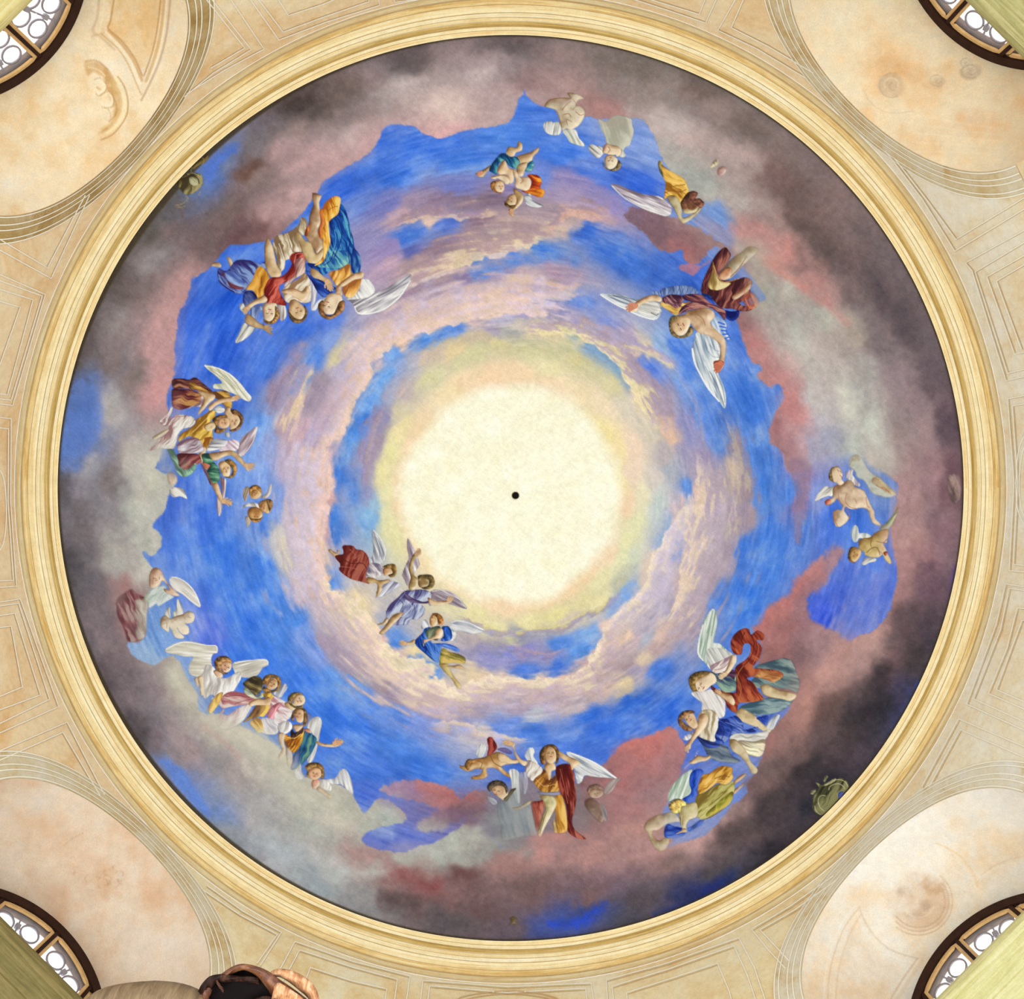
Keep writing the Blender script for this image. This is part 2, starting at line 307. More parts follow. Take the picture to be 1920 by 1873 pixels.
# clouds of the ring: crisp scalloped edge towards the light, melting outwards into long mauve strokes
def ring_cloud(pts, thick, c0, c1, c2, a=.9, lobes=5.0, lab=True, tail=1.0):
    P = np.array(pts, np.float32); th = np.unwrap(np.arctan2(P[:, 1] - FCY, P[:, 0] - FCX)); r = np.hypot(P[:, 0] - FCX, P[:, 1] - FCY)
    if th[-1] < th[0]: th, r = th[::-1], r[::-1]
    th = np.maximum.accumulate(th + np.arange(len(th)) * 1e-4)
    thick = np.atleast_1d(np.array(thick, np.float32)); tk = np.interp(np.linspace(0, 1, 200), np.linspace(0, 1, len(thick)), thick)
    mid = (th[0] + th[-1]) / 2
    T = (TT - mid + math.pi) % (2 * math.pi) - math.pi + mid
    span = th[-1] - th[0]
    f = (T - th[0]) / span
    near = (f > -.08) & (f < 1.08) & (RR > r.min() - 30) & (RR < r.max() + thick.max() * 1.5 + 20)
    ys, xs = np.nonzero(near)
    if len(ys) == 0: return
    sl = (slice(ys.min(), ys.max() + 1), slice(xs.min(), xs.max() + 1))
    f = f[sl]; R_ = RR[sl]; n1 = N1[sl]; n3 = N3[sl]; sk = STREAK[sl]; nb = NB_[sl]
    re = np.interp(T[sl], th, r)
    # puffs: rounded bumps along the edge
    arc = T[sl] * re
    bump_ = np.abs(np.sin(arc / 13.0 + 2.5 * n1)) * .6 + np.abs(np.sin(arc / 31.0 + 1.5 * N2[sl])) * .9
    d = R_ - re + (bump_ - .8) * lobes + n3 * 1.4 + nb * 3
    tt = np.interp(np.clip(f, 0, 1), np.linspace(0, 1, 200), tk)
    hole = samp(LATS[3], US[sl] * 63.0, R_ / 8.0) - .5
    w = d / np.maximum(tt, 1); w = w + n1 * .10 + sk * .34 + hole * (.18 + .75 * np.clip(w, 0, 1))
    ends = np.clip(np.minimum(f + .04, 1.04 - f) / .10 * tail + sk * 1.2, 0, 1)
    m = np.clip(d / 3.0 + .3, 0, 1) * np.clip((1.05 - w) / .45, 0, 1) * ends * a * near[sl]
    w_ = np.clip(w + nb * .22 + sk * .25, 0, 1)[..., None]
    w_ = np.clip((w_ - .07) / .93, 0, 1)
    col = np.where(w_ < .3, C3(c0) * (1 - w_ / .3) + C3(c1) * (w_ / .3), C3(c1) * (1 - (w_ - .3) / .7) + C3(c2) * ((w_ - .3) / .7))
    col = col * (1 + (sk * .10 + nb * .07 + n3 * .03)[..., None])
    IMG[sl] = IMG[sl] * (1 - m[..., None]) + col * m[..., None]
    if lab: LABBG[sl][m > .5] = 2


NB_ = fbm(XX, YY, 24, 4, 3, .6)
LABBG = np.zeros((PH, PW), np.uint8)          # 0 sky, 1 cloud bank, 2 cloud ring, 3 light
CR, PK, MV, LV = (240, 218, 182), (222, 186, 178), (166, 146, 164), (178, 170, 205)
ring_cloud([(1135,404),(1110,413),(1090,408),(1062,409),(1040,430),(1018,440)], [22, 44, 40], (226, 184, 168), (180, 152, 162), (150, 138, 172), .85)
ring_cloud([(932,404),(910,412),(880,406),(862,413),(830,408),(800,411),(770,419),(742,427)], [22, 40, 30], (226, 198, 178), (176, 148, 158), (140, 126, 156), .85)
ring_cloud([(1022,447),(1003,457),(985,467),(960,468),(945,478),(920,485),(890,491),(882,500),(850,509),(815,521),(785,532),(755,548)], [50, 60, 66, 60, 40], (240, 218, 184), (190, 162, 158), (146, 126, 144), .88, 7)
ring_cloud([(1085,541),(1050,544),(1020,549),(985,553),(960,556),(930,560),(890,560),(850,566)], [18, 34, 30], (230, 192, 178), (186, 160, 172), (150, 140, 180), .8)
ring_cloud([(1046,600),(1010,592),(975,588),(940,590),(905,597),(878,601),(854,609),(827,614),(800,624),(787,618),(774,634),(747,644),(736,644),(726,656),(694,681),(696,697),(683,728),(667,755),(651,798),(630,825),(609,838),(612,860)], [26, 34, 44, 60, 84, 90, 92, 100, 104, 96], (242, 214, 192), (226, 200, 196), (190, 182, 206), .85, 8)
ring_cloud([(614,850),(617,888),(625,912),(617,947),(611,989),(603,1011),(609,1048),(611,1080),(614,1104)], [92, 96, 96, 90], (240, 208, 194), (214, 198, 208), (196, 188, 212), .88, 7, True, 3)
ring_cloud([(612,1090),(616,1104),(630,1107),(652,1122),(673,1123),(686,1142),(702,1174),(718,1203),(732,1222),(758,1230),(790,1235),(814,1251)], [92, 100, 98, 90, 70, 40], (246, 230, 196), (232, 206, 190), (172, 160, 176), .94, 9, True, 3)
ring_cloud([(770,1262),(796,1278),(817,1272),(857,1286),(897,1278),(918,1264),(950,1267),(980,1276),(1020,1271),(1055,1274),(1092,1260),(1103,1244),(1100,1231),(1121,1215),(1128,1178),(1143,1167)], [60, 56, 54, 56, 70, 90, 96], (245, 228, 200), (214, 190, 182), (176, 160, 182), .94, 9)
ring_cloud([(1143,1167),(1161,1148),(1194,1116),(1212,1087),(1220,1057),(1231,1031),(1250,1001),(1268,975),(1282,937)], [92, 70, 50, 34, 18], (243, 226, 204), (214, 200, 208), (186, 176, 198), .92, 8)
ring_cloud([(1240,1170),(1262,1130),(1271,1100),(1276,1060),(1295,1027),(1284,1009),(1290,991),(1292,972),(1303,940),(1308,905),(1310,870)], [50, 80, 96, 104, 100, 92, 70], (236, 214, 190), (190, 174, 182), (166, 152, 170), .88, 7)
ring_cloud([(1362,1000),(1372,960),(1380,915),(1378,870),(1372,830),(1362,800)], [26, 40, 44, 34], (206, 190, 172), (164, 146, 158), (150, 140, 170), .7, 4)
ring_cloud([(985,617),(1010,622),(1030,632),(1060,625),(1097,641),(1120,650),(1150,676),(1165,702),(1180,730),(1205,770),(1230,800)], [30, 38, 44, 46, 44, 40], (246, 230, 180), (192, 170, 174), (168, 158, 190), .88, 5)
ring_cloud([(1170,652),(1205,660),(1230,672),(1264,692)], [16, 24, 14], (234, 216, 180), (190, 172, 190), (150, 150, 205), .8, 3)
ring_cloud([(722,768),(706,800),(699,830),(696,870),(690,912)], [16, 26, 24], (182, 164, 172), (160, 144, 172), (140, 140, 190), .75, 2)
ring_cloud([(590,690),(566,736),(568,760),(552,792),(545,830)], [30, 46, 36], (240, 216, 178), (186, 162, 174), (150, 146, 180), .8, 5)
ring_cloud([(1152,1114),(1120,1138),(1085,1151),(1050,1168),(1000,1178),(950,1182),(900,1170),(868,1152)], [12, 18, 20, 18, 14], (228, 218, 150), (176, 162, 166), (140, 140, 185), .8, 3)
ring_cloud([(1060,1216),(1020,1222),(975,1214),(945,1206)], [12, 16, 10], (190, 165, 175), (150, 140, 185), (120, 140, 210), .7, 2, False)
ring_cloud([(985,1386),(940,1378),(905,1370),(875,1356),(850,1350),(818,1356)], [16, 30, 30, 16], (236, 214, 188), (206, 192, 198), (150, 160, 220), .85, 6)
ring_cloud([(1262,690),(1300,760),(1320,830)], [10, 16, 14], (200, 190, 200), (150, 165, 220), (110, 145, 225), .5, 2, False)


def bank_poly(pts, soft=1.5, rough=3.0, col=None, alpha=1.0, lab=True, smooth=4):
    """lay a piece of the cloud bank over the sky inside this outline"""
    P = smooth_poly(pts, smooth)
    x0 = int(max(0, P[:, 0].min() - 30)); x1 = int(min(PW, P[:, 0].max() + 30)); y0 = int(max(0, P[:, 1].min() - 30)); y1 = int(min(PH, P[:, 1].max() + 30))
    sl = (slice(y0, y1), slice(x0, x1))
    f = 2 if (x1 - x0) * (y1 - y0) > 250000 else 1
    sd = poly_sd(P, XX[sl][::f, ::f], YY[sl][::f, ::f])
    if f > 1: sd = upsample(sd, y1 - y0, x1 - x0)
    sd = sd + (N3[sl] * 0.8 + NB[sl] * 0.9) * rough
    m = np.clip(sd / (2 * soft) + 0.5, 0, 1) * alpha
    src = bank[sl] if col is None else (C3(col) * (1 + NB[sl][..., None] * .09))
    IMG[sl] = IMG[sl] * (1 - m[..., None]) + src * m[..., None]
    if lab: LABBG[sl][m > .5] = 1


# outer bank = everything outside this contour (clockwise from the top peak of blue)
CONTOUR = [(981,170),(992,186),(1010,196),(1040,205),(1075,222),(1097,216),(1124,222),(1160,222),(1189,220),(1204,226),(1225,250),(1233,280),(1246,305),(1262,330),(1290,372),(1331,380),(1345,372),(1362,392),(1372,423),(1378,452),(1368,470),(1392,500),(1425,540),(1436,566),(1441,588),(1470,650),(1515,735),(1525,800),(1515,863),(1540,872),(1600,860),(1640,880),(1680,905),(1682,940),(1668,990),(1676,1040),(1682,1080),(1668,1140),(1640,1180),(1602,1196),(1570,1231),(1538,1259),(1501,1296),(1469,1342),(1437,1378),(1427,1424),(1414,1452),(1398,1474),(1376,1505),(1330,1560),(1280,1580),(1240,1590),(1180,1570),(1100,1562),(1050,1558),(1000,1570),(960,1585),(940,1590),(926,1576),(908,1556),(895,1543),(880,1538),(862,1550),(844,1562),(816,1580),(790,1585),(760,1598),(735,1596),(700,1590),(681,1580),(678,1571),(697,1557),(729,1548),(761,1537),(743,1511),(716,1498),(701,1502),(681,1525),(668,1500),(658,1486),(630,1470),(590,1462),(560,1450),(545,1430),(520,1400),(480,1380),(440,1352),(412,1338),(376,1336),(368,1300),(350,1270),(335,1240),(320,1229),(308,1234),(288,1248),(262,1238),(243,1226),(240,1204),(262,1200),(272,1150),(282,1100),(292,1075),(277,1057),(266,1034),(284,1043),(298,1030),(303,1012),(296,998),(286,990),(288,978),(306,962),(311,940),(322,915),(331,897),(300,884),(292,870),(310,830),(318,790),(312,740),(326,703),(328,657),(330,620),(334,588),(348,565),(355,537),(364,519),(394,501),(412,478),(421,469),(431,460),(470,458),(513,446),(541,423),(577,386),(596,358),(610,335),(651,312),(692,285),(711,258),(724,235),(766,233),(789,248),(810,256),(830,257),(855,250),(880,241),(945,231),(958,221),(970,195)]
P = smooth_poly(CONTOUR, 3)
f = 3
sd = upsample(-poly_sd(P, XX[::f, ::f], YY[::f, ::f]), PH, PW)
rough = 2.6 + 0 * sd
sdn = sd + (N3 * 0.8 + NB * 1.0) * 2.4
# mostly crisp edges, melting to haze at the right hand side
soft = 1.6 + 26 * np.exp(-((XX - 1530) ** 2 + (YY - 800) ** 2) / (2 * 70 ** 2)) + 12 * np.exp(-((XX - 1370) ** 2 + (YY - 420) ** 2) / (2 * 40 ** 2)) + 9 * np.exp(-((XX - 1540) ** 2 + (YY - 890) ** 2) / (2 * 30 ** 2))
m = np.clip(sdn / (2 * soft) + 0.5, 0, 1)
IMG = IMG * (1 - m[..., None]) + bank * m[..., None]
LABBG[m > .5] = 1
LABBG[(LABBG == 0) & (RR < 232)] = 3
# hazy lighter and deeper passages of the blue
hz = ring_fbm(34, 4, 5); isb = np.clip((IMG[..., 2] - IMG[..., 0] - .25) / .25, 0, 1)
IMG = IMG + (np.clip(hz, 0, 1) * .16 * isb)[..., None] * np.array([1, .75, .1], np.float32) - (np.clip(-hz, 0, 1) * .07 * isb)[..., None]
sat = IMG[..., 2] - IMG[..., 0]
LABBG[(LABBG == 0) & (RR < 470) & (blur(sat, 3) < 0.26)] = 2

# separate clouds
bank_poly([(1170,409),(1178,398),(1192,388),(1230,398),(1290,420),(1345,450),(1368,470),(1349,462),(1333,466),(1322,484),(1300,493),(1288,490),(1276,470),(1262,474),(1240,468),(1222,452),(1200,432)], 2.0, 4)
bank_poly([(1272,500),(1290,496),(1310,500),(1330,490),(1310,506),(1300,516),(1284,512)], 2, 3, (190, 120, 130), .8)
bank_poly([(1378,586),(1400,580),(1455,560),(1490,650),(1545,735),(1555,800),(1535,850),(1510,882),(1478,885),(1464,852),(1441,820),(1450,778),(1470,745),(1458,718),(1441,727),(1420,706),(1427,690),(1408,676),(1391,628)], 2.5, 3.5)
bank_poly([(1410,1180),(1423,1164),(1440,1140),(1455,1128),(1480,1116),(1490,1090),(1516,1066),(1540,1046),(1567,1024),(1580,1040),(1556,1070),(1547,1092),(1524,1112),(1512,1132),(1522,1160),(1540,1172),(1575,1190),(1610,1222),(1568,1272),(1525,1310),(1450,1320),(1420,1260),(1425,1210)], 5, 5)
bank_poly([(1080,1470),(1108,1448),(1132,1434),(1152,1408),(1172,1390),(1195,1384),(1220,1380),(1245,1366),(1262,1362),(1275,1385),(1288,1410),(1275,1450),(1260,1490),(1240,1530),(1260,1580),(1180,1580),(1100,1570),(1060,1560),(1060,1500)], 2.2, 3.5)
bank_poly([(1260,1480),(1300,1450),(1330,1430),(1300,1445),(1275,1440),(1262,1460)], 6, 3, (165, 120, 130), .6, False)
bank_poly([(716,1480),(745,1468),(770,1462),(800,1466),(820,1470),(848,1480),(866,1499),(874,1490),(890,1483),(915,1482),(925,1500),(905,1512),(870,1520),(830,1515),(790,1505),(750,1495)], 2.5, 4)
bank_poly([(850,1505),(880,1500),(920,1510),(935,1540),(960,1590),(930,1580),(905,1550),(880,1535),(850,1545),(800,1560),(780,1550),(820,1520)], 6, 5, None, .9)
bank_poly([(950,1480),(1000,1450),(1080,1460),(1100,1560),(1040,1565),(960,1590),(935,1560),(925,1520)], 8, 5, (135, 120, 125), .9)
bank_poly([(1478,870),(1500,860),(1520,880),(1512,930),(1505,990),(1496,1020),(1488,990),(1494,930)], 5, 5, (150, 125, 150), .7)
bank_poly([(1320,1440),(1400,1475),(1376,1505),(1350,1470)], 2, 2, (110, 140, 215), .9, False)
# blue openings seen through the bank
bank_poly([(120,775),(140,712),(162,708),(180,740),(190,790),(178,830),(150,850),(112,865),(106,830)], 12, 7, (96, 130, 205), .7, False)
bank_poly([(382,322),(398,298),(425,276),(450,268),(440,288),(418,305),(400,328),(390,340)], 5, 5, (85, 120, 205), .9, False)
bank_poly([(300,1425),(340,1440),(365,1480),(388,1518),(396,1528),(380,1520),(340,1480)], 4, 4, (100, 135, 210), .9, False)
bank_poly([(1030,1730),(1080,1722),(1110,1700),(1140,1690),(1125,1712),(1090,1735),(1050,1740)], 6, 6, (45, 75, 190), .9, False)
bank_poly([(1230,1715),(1290,1690),(1340,1650),(1360,1655),(1300,1700)], 9, 6, (35, 50, 120), .8, False)
bank_poly([(1714,1290),(1720,1275),(1730,1285),(1722,1300)], 3, 3, (60, 80, 180), .9, False)
bank_poly([(1790,1060),(1795,1100),(1785,1150),(1780,1120)], 5, 3, (90, 70, 170), .7, False)
# edges that catch the light
def edge_light(pts, col, w, a, soft=1.0):
    stroke(np.array(pts, np.float32), col, w, a, soft, None)


def stroke(P, col, w, a=1.0, soft=0.8, lab=None, taper=False, smooth=3):
    if len(P) > 2 and smooth: P = smooth_poly(P, smooth, False)
    P = np.asarray(P, np.float32)
    x0 = int(max(0, P[:, 0].min() - w - 4)); x1 = int(min(PW, P[:, 0].max() + w + 5)); y0 = int(max(0, P[:, 1].min() - w - 4)); y1 = int(min(PH, P[:, 1].max() + w + 5))
    if x1 <= x0 or y1 <= y0: return
    sl = (slice(y0, y1), slice(x0, x1))
    d = poly_sd(P, XX[sl], YY[sl], False, False)
    m = np.clip((w / 2 - d) / (2 * soft) + 0.5, 0, 1) * a
    IMG[sl] = IMG[sl] * (1 - m[..., None]) + C3(col) * m[..., None]
    if lab is not None: LAB[sl][m > .5] = lab


LAB = np.zeros((PH, PW), np.int32)
for pts, col, w, a in (
    # rosy edges of the cloud bank
    ([(692,284),(650,310),(612,332),(596,356)], (212,165,162), 14, .5),
    ([(352,540),(336,590),(330,660),(328,700)], (214,158,152), 16, .4),
    ([(1372,425),(1400,450),(1450,500),(1510,540)], (222,140,128), 10, .6),
    ([(1550,560),(1560,580),(1590,605)], (205,130,125), 10, .5),
    ([(1545,570),(1510,545),(1480,520)], (215,140,130), 8, .4),
    ([(1600,1200),(1560,1240),(1520,1285),(1480,1330)], (214,155,142), 16, .4),
    ([(1680,920),(1670,990),(1678,1050)], (215,160,150), 8, .5),
    ([(1000,1572),(1060,1560),(1100,1566)], (212,140,130), 8, .5),
    ([(1150,1410),(1180,1392),(1225,1383)], (205,115,110), 10, .5),
    ([(1424,1166),(1456,1132),(1484,1118),(1494,1090)], (205,122,118), 10, .4),
    ([(235,1080),(232,1130),(240,1190)], (185,115,112), 12, .4),
    ([(380,1360),(420,1390),(450,1420)], (205,140,138), 8, .4),
    ([(1466,746),(1476,770),(1500,790)], (222,140,138), 12, .4)):
    edge_light(pts, col, w, a * .8, w * .75)
# shadow behind the cornice lip, painted on the dome's edge, wider upper left
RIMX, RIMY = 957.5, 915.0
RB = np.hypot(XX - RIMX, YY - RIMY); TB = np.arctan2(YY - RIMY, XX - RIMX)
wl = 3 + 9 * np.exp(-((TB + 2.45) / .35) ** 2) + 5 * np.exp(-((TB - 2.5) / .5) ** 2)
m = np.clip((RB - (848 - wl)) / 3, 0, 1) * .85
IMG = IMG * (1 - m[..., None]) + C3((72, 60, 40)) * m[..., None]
IMG += (GRAIN * .03)[..., None]
# short dry-brush strokes everywhere in the plaster
IMG *= 1 + .022 * (fbm(XX * .8 + YY * .6, (YY * .8 - XX * .6) * 3.2, 9, 3, 2))[..., None] + .018 * fbm(XX * .6 - YY * .8, (YY * .6 + XX * .8) * 3.2, 11, 3, 4)[..., None]

# ---- limewash and faded ornament on the four splayed niche vaults, outside the dome
OUT = RB > 900
n_a = fbm(XX, YY, 90, 5, 2, .62); n_b = fbm(XX, YY, 26, 4, 5, .65)
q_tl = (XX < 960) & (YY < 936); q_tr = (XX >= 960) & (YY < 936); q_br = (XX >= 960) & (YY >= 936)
w0 = np.where(q_tl[..., None], C3((243, 222, 184)), np.where(q_tr[..., None], C3((241, 219, 180)), np.where(q_br[..., None], C3((245, 235, 216)), C3((234, 212, 184)))))  # tint differs by corner: mostly limewash, partly light put into the colour
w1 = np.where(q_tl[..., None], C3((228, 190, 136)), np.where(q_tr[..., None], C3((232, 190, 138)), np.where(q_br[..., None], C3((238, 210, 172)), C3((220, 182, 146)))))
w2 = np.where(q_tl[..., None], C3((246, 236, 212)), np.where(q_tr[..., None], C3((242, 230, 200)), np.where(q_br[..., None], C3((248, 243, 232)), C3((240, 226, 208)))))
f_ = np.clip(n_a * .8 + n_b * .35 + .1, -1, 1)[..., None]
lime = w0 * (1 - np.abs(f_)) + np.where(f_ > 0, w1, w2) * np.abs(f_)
lime = lime * (1 + (n_b * .025 + N3 * .012)[..., None] + (GRAIN * .04)[..., None])
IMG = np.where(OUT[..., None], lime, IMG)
NLAB = np.zeros((PH, PW), np.uint8)           # 1 medallion, 2 panel


def wash(pts, col, a=.6, soft=4.0, lab=0, rough=2.0):
    P = smooth_poly(pts, 4); x0 = int(max(0, P[:, 0].min() - 12)); x1 = int(min(PW, P[:, 0].max() + 12)); y0 = int(max(0, P[:, 1].min() - 12)); y1 = int(min(PH, P[:, 1].max() + 12))
    if x1 <= x0 or y1 <= y0: return
    sl = (slice(y0, y1), slice(x0, x1)); sd = poly_sd(P, XX[sl], YY[sl]) + n_b[sl] * rough
    m = np.clip(sd / (2 * soft) + .5, 0, 1) * a * np.clip(.8 + n_b[sl] * .5, 0, 1)
    IMG[sl] = IMG[sl] * (1 - m[..., None]) + C3(col) * (1 + N3[sl] * .03)[..., None] * m[..., None]
    if lab: NLAB[sl][sd > 0] = lab


def ln(pts, col, w, a=.7, soft=1.0): stroke(pts, col, w, a, soft)


def el(cx, cy, rx, ry, a0, a1, n=20):
    t_ = np.radians(np.linspace(a0, a1, n)); return [(cx + rx * math.cos(v), cy + ry * math.sin(v)) for v in t_]


BR_, TN, LT, GW = (184, 138, 82), (212, 168, 106), (248, 236, 200), (188, 166, 140)
# upper left: sunk spandrel panel and a roundel with a curling scroll
wash([(205, -20), (302, -20), (296, 40), (284, 96), (268, 138), (252, 108), (228, 76), (204, 56), (208, 20)], (230, 190, 130), .75, 2, 2)
for pts, c_, w_, a_ in (([(215,-10),(207,40),(203,54),(228,76),(252,108),(267,142)], BR_, 2.4, .8), ([(204,58),(226,80),(250,112),(266,150)], (200,150,90), 6, .6), ([(198,60),(222,84),(246,118),(263,158)], LT, 3, .8), ([(190,64),(218,88),(240,120),(262,172),(266,176)], BR_, 1.6, .7),
        ([(302,-10),(296,46),(286,96),(270,142)], BR_, 2.6, .8), ([(309,-10),(303,50),(292,102),(274,152)], (204,158,96), 6, .55), ([(313,-10),(307,54),(296,106),(276,160)], LT, 3, .8), ([(320,-10),(313,58),(300,112),(280,158),(265,188)], (190,160,130), 4, .7),
        ([(186,-10),(183,30),(174,58),(190,70),(214,92)], (204,176,140), 5, .5), ([(196,-10),(192,34),(186,58)], LT, 3, .6), ([(195,62),(172,68)], BR_, 1.6, .5)): ln(pts, c_, w_, a_, 1.2)
NLAB[60:275, 140:248] = 1
wash([(196,126),(214,150),(226,176),(228,200),(218,226),(196,246),(184,250),(206,232),(214,212),(208,186),(198,160)], (200, 152, 88), .75, 3)
wash([(158,114),(178,114),(200,126),(206,140),(192,142),(176,134),(164,138)], (206, 160, 100), .7, 3)
for pts, c_, w_, a_ in (([(221,144),(233,162),(240,190),(237,217),(222,241),(208,254),(190,262)], BR_, 2.4, .75), ([(216,146),(228,166),(235,190),(232,214),(218,236),(200,250)], (246,230,176), 5, .7), ([(210,150),(222,172),(227,192),(222,214),(208,232),(188,242)], (226,196,130), 4, .6),
        ([(160,115),(178,113),(194,122),(203,132)], BR_, 1.6, .7), ([(166,126),(182,130),(197,142)], LT, 2, .7), ([(178,152),(186,150),(196,158),(196,168),(184,176),(182,172)], LT, 4, .8), ([(192,178),(202,174),(210,184),(208,196),(196,198),(190,192)], LT, 4, .8), ([(196,204),(206,206),(206,216)], LT, 4, .7),
        ([(176,150),(188,146),(199,158),(198,170),(184,180),(180,174)], BR_, 1.3, .75), ([(188,180),(204,171),(213,184),(211,200),(194,202)], BR_, 1.3, .75), ([(210,176),(218,196),(217,214),(204,228)], BR_, 2, .6), ([(190,200),(204,206),(208,220)], BR_, 1.3, .6), ([(182,164),(188,168)], BR_, 2, .7)): ln(pts, c_, w_, a_, .9)
# upper right: three plaster repairs in a stained field
for cx_, cy_, rx_, ry_ in ((1672, 160, 24, 24), (1757, 151, 14, 11), (1811, 118, 10, 9), (1820, 134, 18, 13)):
    wash(el(cx_, cy_, rx_, ry_, 0, 340, 14), (194, 174, 146), .6, 2.5, 0, 5); ln(el(cx_, cy_, rx_ * .95, ry_ * .95, 60, 280), (160, 140, 118), 1.4, .5); ln(el(cx_ - 1, cy_ - 2, rx_ * .55, ry_ * .5, 150, 420), (244, 230, 200), 1.8, .6); ln(el(cx_ + 2, cy_ + 2, rx_ * .3, ry_ * .3, 0, 260), (166, 140, 110), 1.4, .5)
wash([(1645,110),(1690,115),(1696,140),(1660,140)], (214, 164, 108), .5, 8); wash([(1700,135),(1750,130),(1760,170),(1715,165)], (220, 176, 126), .4, 8)
wash([(1790,210),(1860,215),(1880,245),(1800,250)], (226, 170, 116), .5, 14)
ln([(1618,168),(1635,195),(1668,212),(1712,208)], (190, 170, 150), 1.6, .4)
for k_ in range(5): ln([(1720 - 4 * k_, 285 - 18 * k_), (1790, 285 - 14 * k_), (1880, 290 - 12 * k_)], (248, 238, 210), 2.2, .3, 2)
# lower right: worn roundel between sunk panels
NLAB[1618:1768, 1648:1796] = 1
wash(el(1722, 1690, 58, 56, 0, 340, 20), (228, 204, 178), .55, 5); wash(el(1738, 1690, 40, 48, 0, 340, 16), (214, 178, 142), .45, 8, 0, 8)
wash(el(1700, 1670, 16, 10, 0, 340, 12), (190, 160, 132), .5, 4, 0, 6); wash(el(1734, 1698, 12, 9, 0, 340, 12), (170, 144, 124), .5, 4, 0, 6); wash(el(1748, 1660, 22, 14, 0, 340, 12), (196, 152, 112), .5, 5, 0, 6); wash(el(1712, 1716, 18, 8, 0, 340, 12), (196, 166, 140), .5, 4, 0, 6)
for a_ in range(3): ln(el(1722, 1690, 64 - a_ * 7, 63 - a_ * 7, -50 + a_ * 12, 130 + a_ * 8), (192, 150, 112), 1.8, .55)
ln(el(1722, 1690, 70, 68, -60, 60), (240, 226, 196), 3, .6); ln(el(1722, 1690, 30, 30, 20, 150), (240, 226, 200), 2, .5)
for pts, c_, w_, a_ in (([(1612,1705),(1632,1745),(1668,1780),(1720,1797)], (206,184,160), 2.4, .6), ([(1606,1712),(1628,1756),(1664,1790),(1716,1806)], (248,240,224), 2.6, .7), ([(1720,1797),(1690,1840),(1660,1890)], (206,170,140), 3, .5), ([(1730,1800),(1700,1845),(1672,1890)], (232,206,176), 7, .5),
        ([(1552,1890),(1556,1820),(1580,1745),(1612,1700)], (214,180,140), 2, .6), ([(1545,1890),(1549,1815),(1574,1740),(1604,1698)], (248,240,224), 2.4, .6), ([(1566,1890),(1572,1820),(1592,1755),(1614,1715)], (216,180,140), 3, .4),
        ([(1755,1580),(1800,1605),(1826,1640),(1834,1664)], (240,204,148), 3, .6), ([(1748,1588),(1794,1614),(1822,1648),(1830,1668)], (248,238,214), 2.4, .6), ([(1834,1648),(1870,1626),(1930,1610)], (248,240,220), 2.6, .6), ([(1840,1640),(1874,1618),(1930,1602)], (222,184,132), 2, .5)): ln(pts, c_, w_, a_, 1.2)
wash([(1600,1740),(1640,1790),(1690,1815),(1640,1880),(1580,1880),(1576,1800)], (226, 200, 170), .45, 8, 2)
wash([(1840,1600),(1900,1560),(1940,1560),(1940,1600),(1850,1630)], (236, 200, 150), .45, 12, 2)
# lower left: rubbed remains of a garland
rr_ = np.random.RandomState(3)
for k_ in range(26):
    cx_, cy_ = 198 + rr_.randn() * 20, 1650 + rr_.randn() * 13; a0_ = rr_.rand() * 360
    ln(el(cx_, cy_, 2 + rr_.rand() * 5, 2 + rr_.rand() * 4, a0_, a0_ + 90 + rr_.rand() * 140, 8), (186, 136, 96) if k_ % 3 else (246, 226, 190), 1.2 + rr_.rand(), .45)
wash(el(200, 1652, 44, 28, 0, 340, 14), (206, 162, 122), .35, 12, 0, 10)
ln([(120,1585),(136,1572),(156,1562)], (190, 140, 96), 1.4, .5); wash([(20,1520),(120,1540),(140,1580),(60,1590)], (222, 178, 136), .4, 16); wash([(60,1640),(130,1660),(120,1690),(60,1670)], (214, 180, 150), .4, 12)
# ---------------------------------------------------------------- the painted figures
FIGS = []                                     # (name, label) of every figure
SUBS = []                                     # (figure index, sub-part name or None)
CUR = dict(x=0, y=0, s=1.0)


def fig(name, label, x0, y0, s):
    FIGS.append((name, label)); CUR.update(x=x0, y=y0, s=s, f=len(FIGS) - 1)


def PT(t):
    a = np.array([float(v) for v in t.split()], np.float32).reshape(-1, 2) / CUR['s']
    return a + np.array([CUR['x'], CUR['y']], np.float32)


